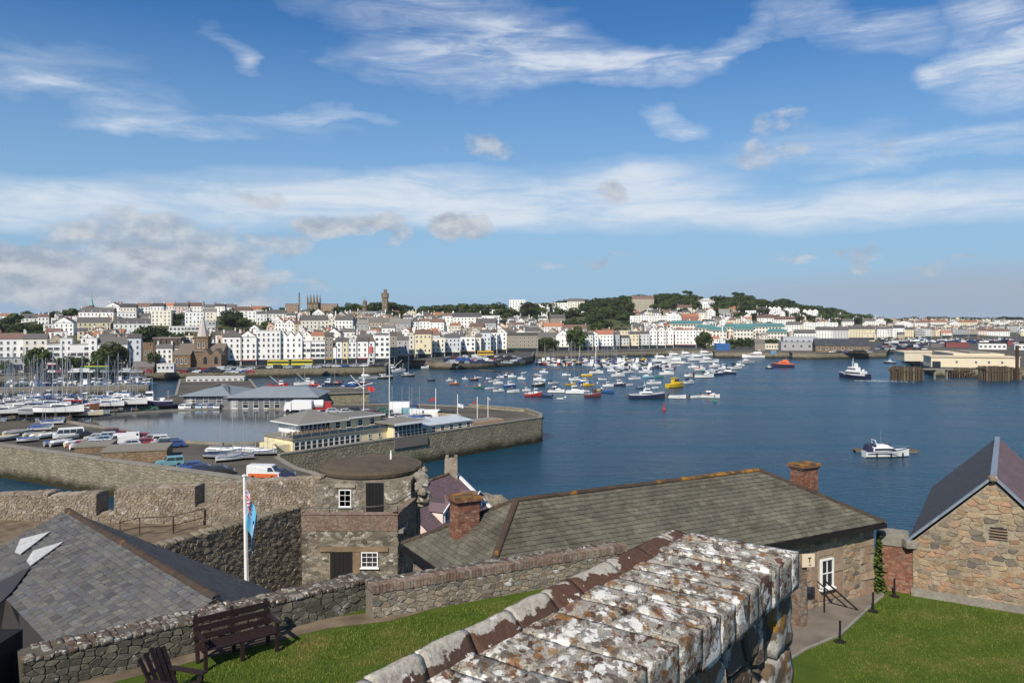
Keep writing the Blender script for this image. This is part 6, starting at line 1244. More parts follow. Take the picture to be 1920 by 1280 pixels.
# ---------------------------------------------------------------- boats
def hull_mb(L, B, Hs, draft=.5, bow=1.15, stern=.82, sheer=.45, n=12):
    q = MB(); rows = []
    for i in range(n+1):
        t = i/n; b = B/2*((stern+(1-stern)*min(1, t/.35)) if t < .35 else max(.02, 1-((t-.35)/.65)**2.3)); zs = Hs*(1+sheer*max(0, t-.3)**1.6*1.8)
        x = -L/2+L*t; kx = -L/2+L*t*(.93 if t > .5 else .93+.07*(1-t)); fl = .62+.2*(1-t)
        rows.append([(kx, 0, -draft*(1-.6*t**3)), (x*(.985 if t > .9 else 1), b*fl, -.02), (x, b*(fl+.06), .16*Hs), (x, b, zs)])
    for i, r in enumerate(rows):
        for (x, y, z) in r: q.v.append((x, -y, z))
        for (x, y, z) in reversed(r[1:]): q.v.append((x, y, z))
    m = 7
    for i in range(n):
        for j in range(m-1):
            q.f.append((i*m+j, (i+1)*m+j, (i+1)*m+j+1, i*m+j+1)[::-1]); q.m.append(1 if j in (0, 1, 5) or j == 6 else 0)
        q.f.append((i*m+6, (i+1)*m+6, (i+1)*m, i*m)[::-1]); q.m.append(1)
    q.f.append(tuple(range(m))); q.m.append(0)
    d = MB(); ds = []
    for r in rows: x, y, z = r[3]; ds += [(x*.99, -y*.93, z-.12*Hs), (x*.99, y*.93, z-.12*Hs)]
    d.add(ds, [(2*i, 2*i+2, 2*i+3, 2*i+1) for i in range(n)])
    g = MB()
    for s in (-1, 1):
        for i in range(n): a, b = rows[i][3], rows[i+1][3]; g.bar((a[0], s*a[1], a[2]), (b[0], s*b[1], b[2]), .07*B/2.4, .09*B/2.4)
    return q, d, g
def cabin(q, x0, x1, w0, w1, z0, z1, rake0=.2, rake1=.5, mi=0):
    """deckhouse: x0 aft, x1 forward, raked ends, sides leaning in"""
    q.add([(x0, -w0/2, z0), (x1, -w1/2, z0), (x1, w1/2, z0), (x0, w0/2, z0), (x0+rake0, -w0/2*.9, z1), (x1-rake1, -w1/2*.88, z1), (x1-rake1, w1/2*.88, z1), (x0+rake0, w0/2*.9, z1)], [(0, 1, 5, 4), (1, 2, 6, 5), (2, 3, 7, 6), (3, 0, 4, 7), (4, 5, 6, 7)], mi); return q
BK = {}
def kind(nm, L, parts): BK[nm] = (L, [(a, b.mesh(a, [m] if isinstance(m, str) else m), c) for a, b, m, c in parts])
HM = ['gel_coat', 'rubber']
def std(L, B, Hs, **k): h, d, g = hull_mb(L, B, Hs, **k); return [('hull', h, HM, 'hull'), ('deck', d, 'gel_coat', 'deck'), ('gunwale', g, 'gel_coat', 'trim')]
def glassband(x0, x1, w0, w1, z0, z1, r0=.1, r1=.3): return cabin(MB(), x0, x1, w0, w1, z0, z1, r0, r1)
kind('motor_boat', 6.5, std(6.5, 2.4, .85)+[('cabin', cabin(MB(), -.2, 2.4, 1.8, 1.3, .75, 1.35, .1, .9), 'gel_coat', 'cabin'), ('windscreen', glassband(-.9, .6, 1.85, 1.6, 1.25, 1.85, .2, .6), 'glass_dark', None), ('canopy', cabin(MB(), -1.6, .25, 1.75, 1.5, 1.8, 1.98, .1, .2), 'gel_coat', 'trim'), ('outboard', MB().box(-3.65, -.22, .3, -3.2, .22, 1.25), 'rubber', None)])
kind('cabin_boat', 7.5, std(7.5, 2.7, 1.0)+[('cabin', cabin(MB(), .4, 2.9, 2.0, 1.2, .9, 1.5, .0, 1.0), 'gel_coat', 'cabin'), ('wheelhouse', cabin(MB(), -1.2, 1.1, 2.0, 1.8, .9, 2.6, .1, .35), 'gel_coat', 'cabin'), ('windows', glassband(-1.0, 1.1, 2.02, 1.86, 1.75, 2.35, .05, .16), 'glass_dark', None), ('roof', MB().box(-1.4, -1.0, 2.6, 1.0, 1.0, 2.7), 'gel_coat', 'cabin'), ('aerial', MB().tube([(-.8, 0, 2.7), (-.9, 0, 4.4)], .04, 4), 'alloy', None), ('rail', MB().tube([(1.0, -1.1, 1.9), (3.2, -.4, 2.0), (3.7, 0, 2.0), (3.2, .4, 2.0), (1.0, 1.1, 1.9)], .03, 4), 'alloy', None)])
kind('fishing_boat', 8.5, std(8.5, 3.0, 1.1, sheer=.7)+[('wheelhouse', cabin(MB(), .2, 2.2, 1.8, 1.6, 1.0, 3.0, .1, .25), 'gel_coat', 'cabin'), ('windows', glassband(.35, 2.2, 1.83, 1.66, 2.1, 2.7, .05, .1), 'glass_dark', None), ('mast', MB().tube([(.6, 0, 3), (.5, 0, 5.4)], .06, 5), 'alloy', None), ('gantry', MB().tube([(-3.2, -1.1, 1), (-3.2, -1.0, 3.0), (-3.2, 1.0, 3.0), (-3.2, 1.1, 1)], .07, 5), 'alloy', None), ('fish_boxes', MB().box(-2.4, -.8, 1.0, -1.2, .1, 1.6).box(-2.2, .25, 1.0, -1.5, .9, 1.45), 'matte', 'trim'), ('pot_hauler', MB().lathe([(.3, 1.0), (.3, 1.5), (.1, 1.9)], 8, 0, (-.6, -.9, 0)), 'matte', 'trim')])
kind('dinghy', 4.0, std(4.0, 1.5, .5)+[('thwart', MB().box(-1.0, -.65, .36, -.7, .65, .42).box(.3, -.62, .36, .6, .62, .42), 'timber', None), ('outboard', MB().box(-2.25, -.15, .2, -1.95, .15, .85), 'rubber', None)])
def rig(L, hm): 
    q = MB()
    for x, y in ((-L/2+.2, 0), (L/2-.1, 0), (-.1, -1.2), (-.1, 1.2)): q.tube([(.5, 0, hm), (x, y, 1.2)], .018, 3, cap=False)
    q.bar((.5, -.8, hm*.6), (.5, .8, hm*.6), .05, .05); return q
kind('yacht', 9.0, std(9.0, 2.8, 1.05, stern=.6)+[('coachroof', cabin(MB(), -1.4, 2.2, 1.7, 1.1, .95, 1.5, .15, .7), 'gel_coat', 'cabin'), ('cabin_windows', glassband(-1.1, 1.5, 1.73, 1.3, 1.12, 1.36, .05, .2), 'glass_dark', None), ('mast', MB().tube([(.5, 0, 1.2), (.5, 0, 12.2)], [.10, .075], 6), 'alloy', None), ('boom_cover', MB().tube([(.4, 0, 2.2), (-3.4, 0, 2.25)], [.2, .14], 6), 'matte', 'trim'), ('rigging', rig(9, 12), 'alloy', None), ('spray_hood', cabin(MB(), -2.2, -1.2, 1.7, 1.5, 1.3, 1.95, .1, .6), 'matte', 'trim')])
yk = [p for p in std(9.0, 2.8, 1.05, stern=.6)]
def cradle():
    q = MB(); q.add([(-.9, -.12, -1.9), (.7, -.12, -1.9), (1.2, -.12, -.3), (-1.2, -.12, -.3), (-.9, .12, -1.9), (.7, .12, -1.9), (1.2, .12, -.3), (-1.2, .12, -.3)], [(0, 1, 2, 3), (7, 6, 5, 4), (1, 5, 6, 2), (3, 7, 4, 0), (0, 4, 5, 1)]); return q
def props():
    q = MB()
    for x in (-2.6, 0, 2.4):
        for s in (-1, 1): q.tube([(x, s*1.5, -1.9), (x, s*.9, .2)], .05, 5)
    return q
kind('yacht_ashore', 9.0, [(a, b, m, c) for a, b, m, c in std(9.0, 2.8, 1.05, draft=.7, stern=.6)]+[('coachroof', cabin(MB(), -1.4, 2.2, 1.7, 1.1, .95, 1.5, .15, .7), 'gel_coat', 'cabin'), ('cabin_windows', glassband(-1.1, 1.5, 1.73, 1.3, 1.12, 1.36, .05, .2), 'glass_dark', None), ('mast', MB().tube([(.5, 0, 1.2), (.5, 0, 12.2)], [.10, .075], 6), 'alloy', None), ('boom_cover', MB().tube([(.4, 0, 2.2), (-3.4, 0, 2.25)], [.2, .14], 6), 'matte', 'trim'), ('rigging', rig(9, 12), 'alloy', None), ('keel', cradle(), 'lead_dark', None), ('props', props(), 'timber', None)])
kind('dinghy_masted', 4.6, std(4.6, 1.8, .55)+[('cover', cabin(MB(), -2.1, 1.9, 1.7, .7, .45, .72, .1, .3), 'matte', 'cabin'), ('mast', MB().tube([(.6, 0, .4), (.6, 0, 6.6)], .05, 5), 'alloy', None), ('boom', MB().tube([(.6, 0, 1.0), (-1.8, 0, 1.0)], .05, 5), 'alloy', None)])
kind('covered_dinghy', 4.6, std(4.6, 1.8, .55)+[('cover', cabin(MB(), -2.1, 1.9, 1.7, .7, .45, .8, .3, .5), 'matte', 'cabin')])
kind('motor_yacht', 16, std(16, 4.6, 1.9)+[('superstructure', cabin(MB(), -5.5, 3.8, 3.8, 3.0, 1.7, 3.2, .2, 2.4), 'gel_coat', 'cabin'), ('windows', glassband(-5.0, 3.0, 3.84, 3.1, 2.2, 2.85, .1, 1.2), 'glass_dark', None), ('flybridge', cabin(MB(), -5.8, .8, 3.4, 2.8, 3.2, 4.0, .3, .9), 'gel_coat', 'cabin'), ('flybridge_screen', glassband(-.4, .9, 2.7, 2.6, 4.0, 4.4, .3, .5), 'glass_dark', None), ('radar_arch', MB().tube([(-4.2, -1.6, 3.9), (-4.6, -1.3, 5.4), (-4.6, 1.3, 5.4), (-4.2, 1.6, 3.9)], .14, 6), 'gel_coat', 'cabin'), ('bow_rail', MB().tube([(1.5, -2.0, 2.9), (6.5, -1.0, 3.3), (7.9, 0, 3.4), (6.5, 1.0, 3.3), (1.5, 2.0, 2.9)], .04, 4), 'alloy', None)])
kind('launch', 17, std(17, 4.4, 1.7, sheer=.5)+[('house', cabin(MB(), -3.5, 3.5, 3.4, 2.8, 1.5, 2.9, .3, 1.2), 'gel_coat', 'cabin'), ('house_windows', glassband(-3, 3.0, 3.43, 2.9, 2.0, 2.55, .1, .6), 'glass_dark', None), ('wheelhouse', cabin(MB(), -1.5, 2.0, 2.8, 2.4, 2.9, 4.3, .3, .7), 'gel_coat', 'cabin'), ('wheelhouse_windows', glassband(-1.1, 2.0, 2.83, 2.5, 3.3, 3.95, .1, .35), 'glass_dark', None), ('mast', MB().tube([(-.6, 0, 4.3), (-1.2, 0, 7.2)], .1, 5).box(-1.7, -.8, 5.6, -.6, .8, 5.75), 'gel_coat', 'cabin'), ('rail', MB().tube([(-8, -1.8, 2.3), (2, -2.1, 2.5), (7.8, -.4, 3.0), (7.8, .4, 3.0), (2, 2.1, 2.5), (-8, 1.8, 2.3)], .04, 4), 'alloy', None)])
kind('lifeboat', 17, std(17, 5.5, 2.2, sheer=.4)+[('superstructure', cabin(MB(), -5, 3.5, 4.2, 3.4, 2.0, 4.2, .6, 1.6), 'gel_coat', 'cabin'), ('windows', glassband(-2.5, 2.6, 4.0, 3.3, 3.0, 3.7, .2, .7), 'glass_dark', None), ('upper_helm', cabin(MB(), -4.0, 0, 3.0, 2.6, 4.2, 5.2, .5, .6), 'gel_coat', 'cabin'), ('mast', MB().tube([(-2.5, 0, 5.2), (-3.2, 0, 7.5)], .1, 5), 'alloy', None), ('fender', MB().tube([(-8.4, -2.4, 1.9), (0, -2.75, 2.1), (6, -1.9, 2.5), (8.4, 0, 2.8), (6, 1.9, 2.5), (0, 2.75, 2.1), (-8.4, 2.4, 1.9)], .16, 6), 'matte', 'cabin')])
kind('passenger_ferry', 24, std(24, 6.5, 2.3, stern=.95)+[('saloon', cabin(MB(), -9, 6, 5.8, 4.6, 2.1, 4.6, .2, 1.5), 'gel_coat', 'cabin'), ('saloon_windows', glassband(-8, 5.4, 5.84, 4.9, 3.0, 3.9, .1, .8), 'glass_dark', None), ('upper_deck', cabin(MB(), -4, 4, 4.6, 3.8, 4.6, 6.8, .2, .9), 'gel_coat', 'cabin'), ('bridge_windows', glassband(-3.6, 4, 4.64, 3.95, 5.5, 6.2, .1, .4), 'glass_dark', None), ('life_rafts', MB().lathe([(.6, 0), (.7, .5), (.6, 1.1)], 8, 0, (-6.5, -2, 4.6)).lathe([(.6, 0), (.7, .5), (.6, 1.1)], 8, 0, (-6.5, 2, 4.6)).lathe([(.6, 0), (.7, .5), (.6, 1.1)], 8, 0, (-8, 0, 4.6)), 'gel_coat', 'cabin'), ('funnel', cabin(MB(), -3.2, -1.2, 1.8, 1.8, 6.8, 9.2, .3, .3), 'gel_coat', 'cabin'), ('mast', MB().tube([(.5, 0, 6.8), (.2, 0, 12.4)], [.3, .1], 6).bar((.3, -1.4, 9.6), (.3, 1.4, 9.6), .2, .2), 'gel_coat', 'cabin'), ('stern_gate', MB().box(-12.1, -2.6, 2.2, -11.8, 2.6, 3.2), 'gel_coat', 'hull'), ('rail', MB().tube([(-11.8, -3, 3.3), (-9, -3.1, 3.3), (-9, 3.1, 3.3), (-11.8, 3, 3.3)], .06, 4), 'alloy', None)])
kind('trawler', 18, std(18, 5.4, 2.3, sheer=.9)+[('wheelhouse', cabin(MB(), 1.5, 5.5, 3.6, 3.0, 2.2, 6.0, .2, .5), 'gel_coat', 'cabin'), ('windows', glassband(1.8, 5.4, 3.64, 3.1, 4.6, 5.4, .1, .2), 'glass_dark', None), ('mast', MB().tube([(1.0, 0, 3), (.5, 0, 11)], .2, 6), 'matte', 'trim'), ('derrick', MB().tube([(.8, 0, 4), (-6, 0, 9.5)], .14, 5), 'white_paint', None), ('gantry', MB().tube([(-7, -2.2, 2), (-7, -1.8, 6.5), (-7, 1.8, 6.5), (-7, 2.2, 2)], .2, 6), 'matte', 'trim'), ('net_drum', MB().tube([(-4.5, -1.5, 3), (-4.5, 1.5, 3)], .8, 10), 'matte', 'trim')])
kind('ketch', 20, std(20, 5, 1.9, sheer=.8, stern=.7)+[('deckhouse', cabin(MB(), -5, -1, 2.6, 2.2, 1.7, 3.2, .2, .3), 'timber', None), ('hatch', cabin(MB(), 1, 4, 2.2, 1.8, 1.8, 2.4, .1, .1), 'timber', None), ('main_mast', MB().tube([(2.5, 0, 1.8), (2.5, 0, 19)], [.2, .1], 6), 'timber', None), ('mizzen_mast', MB().tube([(-6, 0, 1.8), (-6, 0, 14)], [.16, .08], 6), 'timber', None), ('bowsprit', MB().tube([(9, 0, 2.7), (13, 0, 3.6)], .12, 5), 'timber', None), ('furled_sail', MB().tube([(2.2, 0, 3.2), (-4.5, 0, 3.6)], .3, 6), 'matte', 'deck'), ('rigging', rig(20, 18), 'timber', None)])
CN = {'w': ('white', (.80, .80, .78)), 'b': ('blue', (.03, .09, .28)), 'n': ('navy', (.02, .025, .07)), 'r': ('red', (.40, .03, .03)), 'g': ('green', (.03, .20, .12)), 'y': ('yellow', (.70, .46, .01)), 'k': ('black', (.02, .02, .022)), 'o': ('orange', (.62, .13, .03)), 'c': ('cream', (.65, .58, .42)), 'l': ('light blue', (.25, .45, .60)), 'm': ('maroon', (.16, .03, .035)), 'e': ('grey', (.34, .35, .36)), 'd': ('brown', (.20, .10, .05)), 't': ('teal', (.05, .30, .32))}
NICE = {'yacht_ashore': 'yacht propped ashore', 'dinghy_masted': 'sailing dinghy with bare mast', 'motor_boat': 'motor boat', 'cabin_boat': 'wheelhouse boat'}
GRP = {'yacht_ashore': 'yachts in the boatyard', 'covered_dinghy': 'dinghies in the dinghy park', 'dinghy_masted': 'dinghies in the dinghy park'}
def boat(kd, p, Lm, hull='w', cab='w', trim='b', hd=0.0, where='', label=None, deck=None, cat='boat', group=None):
    L0, parts = BK[kd]; o = thing(kd, label or ('%s %s, %s trim, %s' % (CN[hull][0], NICE.get(kd, kd.replace('_', ' ')), CN[trim][0], where)).strip(), cat, p, hd, group or GRP.get(kd, 'boats in the harbour'))
    s = Lm/L0; o.scale = (s, s, s*(1.28 if kd in ('motor_boat', 'cabin_boat', 'fishing_boat', 'dinghy') else 1.1)); cm = {'hull': CN[hull][1], 'cabin': CN[cab][1], 'trim': CN[trim][1], 'deck': CN[deck][1] if deck else (.62, .60, .55)}
    kf = U(.88, 1.04)
    for nm, me, ck in parts: link(nm, me, o, color=tuple(x*kf for x in cm[ck]) if ck else None)
    return o
def wboat(kd, px, py, Lpx, hull='w', cab='w', trim='b', hd=None, where='', **k):
    p = gp(px, py, 0); hd = U(-.45, .45)+random.choice((0, 0, PI)) if hd is None else hd
    Lm = Lpx*(1.15 if Lpx < 34 else 1)*p.y/F/max(.5, abs(math.cos(hd)))
    return boat(kd, p, Lm, hull, cab, trim, hd, where, **k)
random.seed(21)
fleet = '''809 714 d 12 k|843 714 c 11 w|852 721 f 16 d o|872 711 c 10 w|889 713 f 14 k o|899 708 d 8 w|897 727 f 16 g r|918 729 d 16 w|934 734 m 18 w e|925 716 m 16 w n|934 720 c 16 w w|938 708 m 12 w b|956 725 c 20 b w|949 706 c 12 n w|960 707 c 13 w w|978 711 c 13 w w|962 736 d 21 w w|1000 743 f 29 r w|987 733 c 14 w o|1008 706 y 16 m w|1010 724 f 22 k w|1012 714 c 20 w b|1025 744 d 18 n b|1038 719 y 17 w n|1043 736 m 26 w m|1070 722 f 16 y b|1078 738 c 28 w w|1078 713 y 20 w w|1095 718 c 18 b b|1103 723 f 18 y b|1111 744 f 28 m e|1122 734 d 18 y w|1140 736 d 20 b b|1140 725 c 18 w w|1161 723 c 21 n w|1118 700 m 22 w b|1100 705 d 18 y w|1159 706 c 22 w w|1151 697 m 20 w b|1190 711 y 20 w e|1177 699 m 18 w n|1215 708 m 18 l w|1210 699 c 22 w b|1226 720 y 24 w w|1228 728 d 12 w w|1290 719 m 22 w n|1236 708 d 14 g g|1250 703 c 24 w w|1252 694 m 20 w b|1270 747 d 26 w w|1305 746 d 20 w w|1332 746 m 28 w o|1320 708 m 32 w g|1296 706 y 24 w d|1300 690 c 16 w w|1345 703 m 22 n w|1366 701 c 24 n w|1377 692 m 26 w n|1341 688 c 18 w o|1313 694 f 18 w o|1330 698 y 20 w w|1357 692 c 18 w b|1284 682 m 16 w b|1386 686 c 16 w w|1062 704 m 14 w e|1130 712 d 14 w b|1083 727 d 12 n w|1020 699 c 14 w b|982 700 d 10 w w|1180 722 d 12 w r|1050 748 d 10 w w|1200 728 d 12 n w|917 710 d 10 w b|1100 734 d 10 w w'''
KD = {'d': 'dinghy', 'c': 'cabin_boat', 'f': 'fishing_boat', 'm': 'motor_boat', 'y': 'yacht'}
for s in fleet.split('|'):
    k = s.split(); px, py = int(k[0]), int(k[1]); where = 'moored in the inner harbour' if px < 1000 else 'moored mid-harbour' if px < 1130 else 'moored near the dark launch' if px < 1260 else 'moored at the right of the fleet'
    wboat(KD[k[2]], px, py, int(k[3]), k[4], 'w' if k[2] != 'f' or random.random() < .7 else k[4], k[5] if len(k) > 5 else random.choice('bnwre'), where=where)
# pontoon rows
for x0, x1, y, n, wh in ((1002, 1180, 684, 24, 'on the long pontoon'), (1015, 1215, 679, 24, 'on the pontoon below the harbour wall'), (1120, 1265, 690, 18, 'on the nearer pontoon')):
    for i in range(n):
        px = x0+(i+.5)*(x1-x0)/n+U(-2, 2); kd = random.choice(('yacht', 'cabin_boat', 'motor_boat', 'cabin_boat', 'motor_boat', 'yacht')); p = gp(px, y+U(-2, 2)); boat(kd, p, U(7, 9.5) if kd != 'yacht' else U(8.5, 11), random.choice('wwwwwwnbcr'), 'w', random.choice('bnwrybe'), random.choice((PI/2, -PI/2))+U(-.8, .8), where=wh)
pn = [(gp(900, 694), gp(962, 699), 'wooden landing stage below the car park pier'), (gp(1000, 692), gp(1130, 694), 'long floating pontoon among the moored boats'), (gp(1010, 681), gp(1215, 682), 'floating pontoon below the harbour wall'), (gp(1174, 743.5), gp(1335, 745), 'low floating pontoon behind the dark launch'), (gp(1600, 845), gp(1720, 847), 'weathered floating pontoon behind the white cruiser'), (gp(1210, 686), gp(1280, 682), 'pontoon beside the white motor yachts'), (gp(-60, 752), gp(230, 747), 'marina pontoon in front of the boatyard')]
for a_, b_, lb in pn:
    o = thing('pontoon', lb, 'pontoon', a_, math.atan2(b_.y-a_.y, b_.x-a_.x)); Lp = (b_-a_).length; n = max(3, int(Lp/3)); me = MB().box(.03, -1.1, .25, Lp/n-.03, 1.1, .45).mesh('deck_section', ['timber']); fl = MB().box(.3, -1.0, -.3, Lp/n-.3, 1.0, .248).mesh('float', ['concrete'])
    for i in range(n): link('deck_section', me, o, (i*Lp/n, 0, 0)); link('float', fl, o, (i*Lp/n, 0, 0))
for px, py, Lp, hd in ((1243, 678, 42, .15), (1268, 672, 36, .3), (1290, 669, 34, 0), (1310, 676, 40, .2), (1330, 680, 32, .1), (1262, 682, 40, 2.9), (1325, 667, 30, .1)): wboat('motor_yacht', px, py, Lp, 'w', 'w', 'e', hd, where='in a cluster by the far quay')
wboat('launch', 1213, 747, 68, 'n', 'w', 'w', .05, label='white launch with navy hull and radar mast lying at the pontoon')
wboat('cabin_boat', 1266, 726, 30, 'y', 'y', 'y', .5, label='bright yellow cabin boat among the moored fleet', deck='y')
wboat('lifeboat', 1467, 688, 41, 'n', 'o', 'o', PI-.12, label='orange lifeboat with navy hull near the harbour sheds', deck='o')
wboat('passenger_ferry', 1600, 709, 34, 'n', 'w', 'w', PI/2+.42, label='small white passenger ferry with navy hull steaming into the harbour')
wboat('motor_yacht', 1412, 671, 42, 'w', 'w', 'r', PI+.1, label='white passenger launch alongside the harbour office quay'); wboat('launch', 1399, 681, 28, 'e', 'w', 'e', .1, label='grey workboat moored left of the lifeboat'); wboat('cabin_boat', 1442, 691, 12, 'k', 'w', 'e', 0, label='tiny open boat just left of the lifeboat'); wboat('launch', 1668, 681, 13, 'n', 'w', 'w', PI/2+.7, label='small pilot boat seen end on near the jetty')
# foreground cruiser: built larger, with awning and fenders
p = gp(1662, 856); o = wboat('motor_yacht', 1662, 856, 86, 'w', 'w', 'n', .03, label='white motor cruiser with navy canopy moored off the castle'); sc_ = o.scale[0]
MB().add([(-7.6, -1.9, 1.9), (-4.6, -1.8, 1.9), (-4.6, 1.8, 1.9), (-7.6, 1.9, 1.9), (-7.0, -1.6, 3.9), (-4.2, -1.5, 4.2), (-4.2, 1.5, 4.2), (-7.0, 1.6, 3.9)], [(0, 1, 5, 4), (1, 2, 6, 5), (2, 3, 7, 6), (3, 0, 4, 7), (4, 5, 6, 7)]).build('canopy', 'matte', o, color=(.02, .025, .07))
for x in (-4.5, .5, 5): MB().lathe([(.1, -.6), (.26, -.4), (.26, .5), (.1, .7)], 8, 0, (x, -2.35 if x < 4 else -1.7, .9)).build('fender', 'rubber', o)
MB().box(-7.6, -2.22, 1.25, 3.0, -2.30, 1.45).build('stripe', 'matte', o, color=(.03, .03, .08)); MB().tube([(-2, 0, 4), (-2.1, 0, 8.2)], .05, 4).build('aerial', 'alloy', o)
# inner harbour, old quay
wboat('ketch', 640, 737, 48, 'b', 'w', 'w', .05, label='blue-hulled wooden ketch with tall masts beside the timber jetty', deck='d'); wboat('trawler', 520, 728, 40, 'r', 'w', 'r', .1, label='red trawler with raised derrick behind the workshops'); wboat('trawler', 570, 722, 36, 'w', 'w', 'e', .2, label='white and red-railed trawler behind the workshops')
wboat('motor_yacht', 690, 711, 34, 'e', 'w', 'e', .2, label='grey-hulled motor yacht below the esplanade wall'); wboat('yacht', 722, 710, 26, 'k', 'w', 'w', .1, label='dark-hulled yacht near the grey motor yacht'); wboat('yacht', 765, 706, 22, 'k', 'w', 'w', .15, label='black and white yacht alone in front of the car park pier'); wboat('trawler', 741, 697, 36, 'e', 'w', 'e', PI+.3, label='grey and white ship lying at the corner of the quay'); wboat('motor_boat', 740, 698, 20, 'w', 'w', 'w', .5, where='at the quay corner'); wboat('motor_boat', 800, 690, 18, 'w', 'w', 'b', .1, where='at the car park slip'); wboat('motor_boat', 832, 690, 20, 'w', 'w', 'b', .1, where='at the car park slip')
for i in range(8): wboat(random.choice(('fishing_boat', 'cabin_boat', 'yacht', 'motor_boat')), 590+i*13, 728+U(-8, 4), U(16, 24), random.choice('wwnbrk'), 'w', random.choice('rbon'), where='at the old fish quay')
for i in range(7): wboat('cabin_boat' if i % 2 else 'yacht', 752+i*16, 687+U(-2, 2), U(13, 17), 'w', 'w', random.choice('bnw'), where='left of the car park pier')
# marinas at left
for x0, x1, y, n, wh in ((10, 288, 723, 26, 'in the row behind the marina wall'), (20, 280, 716, 22, 'below the esplanade wall'), (-20, 280, 749, 22, 'in front of the marina wall'), (-10, 260, 757, 16, 'beside the boatyard pontoon')):
    for i in range(n):
        px = x0+(i+.5)*(x1-x0)/n+U(-3, 3); kd = random.choice(('yacht', 'yacht', 'cabin_boat', 'motor_boat') if y > 730 else ('cabin_boat', 'motor_boat', 'yacht', 'yacht', 'cabin_boat')); boat(kd, gp(px, y+U(-2, 2)), U(6, 8) if kd != 'yacht' else U(7, 10), random.choice('wwwwwwwnbc'), 'w', random.choice('bewnwee'), PI/2*random.choice((1, -1))+U(-.7, .7), where=wh)
# boatyard ashore
HZ = 5.3
for px, py, Lm, h_, tr, hd in ((40, 788, 10.5, 'w', 'e', .1), (75, 791, 9, 'e', 'n', .15), (112, 792, 11.5, 'w', 'n', .03), (20, 778, 10, 'w', 'n', .2), (95, 779, 10, 'w', 'b', .1), (150, 783, 9, 'd', 'r', .2), (200, 775, 9, 'w', 'b', .05), (240, 773, 10, 'w', 'w', .05), (60, 773, 9, 'w', 'e', .1), (130, 772, 9, 'n', 'b', .2), (180, 768, 8, 'w', 'e', .1), (5, 790, 9, 'w', 'n', .2), (225, 766, 9, 'w', 'b', .1), (165, 790, 7, 'c', 'w', .1)):
    p = gp(px, py, HZ); boat('yacht_ashore', p+Z3*1.9*Lm/9, Lm, h_, 'w', tr, hd+random.choice((0, 0, PI)), where='beside the pond')
p = gp(290, 770, HZ); boat('fishing_boat', p+Z3*1.2, 9, 'n', 'w', 'w', PI+.3, label='navy-hulled fishing boat standing ashore near the workshops')
for i in range(16): px, py = 15+i*12.5, 818+i*1.2+U(-6, 10); boat('covered_dinghy', gp(px, py, HZ)+Z3*.35, U(3.6, 4.6), random.choice('weweec'), random.choice('eeebwcn'), 'w', .75+U(-.25, .25), where='in the dinghy park')
for i in range(8): px, py = 408+(i % 5)*22, 852+(i//5)*10+U(-3, 3); boat('dinghy_masted', gp(px, py, HZ)+Z3*.35, U(4.2, 5), random.choice('weewe'), random.choice('bneew'), 'b', U(-.5, .5), where='between pond and restaurant')
for i in range(5): px = 735+i*14; boat('dinghy_masted', gp(px, 786+U(-3, 3), HZ)+Z3*.35, 5, 'w', random.choice('kbe'), 'b', U(0, 3), where='behind the restaurant')
for px, py in ((300, 808), (318, 800), (75, 812)): boat('dinghy_masted', gp(px-220 if px > 200 else px, py-4, HZ)+Z3*.3, 4.6, 'w', 'b', 'b', .2, where='by the boatyard kerb')
for px, py, lb in ((1245, 769, 'red'), (1340, 753, 'green')):
    o = thing('buoy', lb+' channel buoy '+('in the open harbour' if lb == 'red' else 'at the end of the floating pontoon'), 'buoy', gp(px, py)); c_ = CN['r'][1] if lb == 'red' else CN['g'][1]; MB().lathe([(.5, -.3), (.75, 0), (.75, .35), (.35, .5)], 12).build('float', 'paint', o, color=c_); MB().lathe([(.33, .5), (.14, 2.2), (.2, 2.3), (.02, 2.8)], 8).build('top_mark', 'paint', o, color=c_)
for i, (px, py) in enumerate(((875, 724), (960, 727), (985, 720), (1005, 732), (1120, 718), (1165, 716), (1060, 745), (910, 716), (1090, 722), (1128, 728))): o = tag(MB().lathe([(.15, -.2), (.4, 0), (.4, .3), (.15, .5)], 8).build('mooring_buoy', 'paint', None, gp(px, py), color=random.choice(((.75, .75, .75), (.6, .1, .05)))), 'small round mooring buoy among the moored boats', 'buoy', 'mooring buoys')
# wake of the ferry
q = MB(); p0 = gp(1620, 713)
for k in range(260):
    t_ = random.random()**1.6; px, py = 1606+t_*120, 713.5+t_*2+random.gauss(0, .5+1.2*t_); c_ = gp(px, py, .05); r_ = U(.15, .6)*(1-t_*.6)
    q.add([c_+Vector((math.cos(a_)*r_*2.2, math.sin(a_)*r_, 0)) for a_ in (0, 1, 2, 3, 4, 5)], [(0, 1, 2, 3, 4, 5)])
w_ = stuff(q.build('ferry_wake', 'foam')); w_['label'] = 'white foam trailing behind the small ferry'; w_['category'] = 'foam'
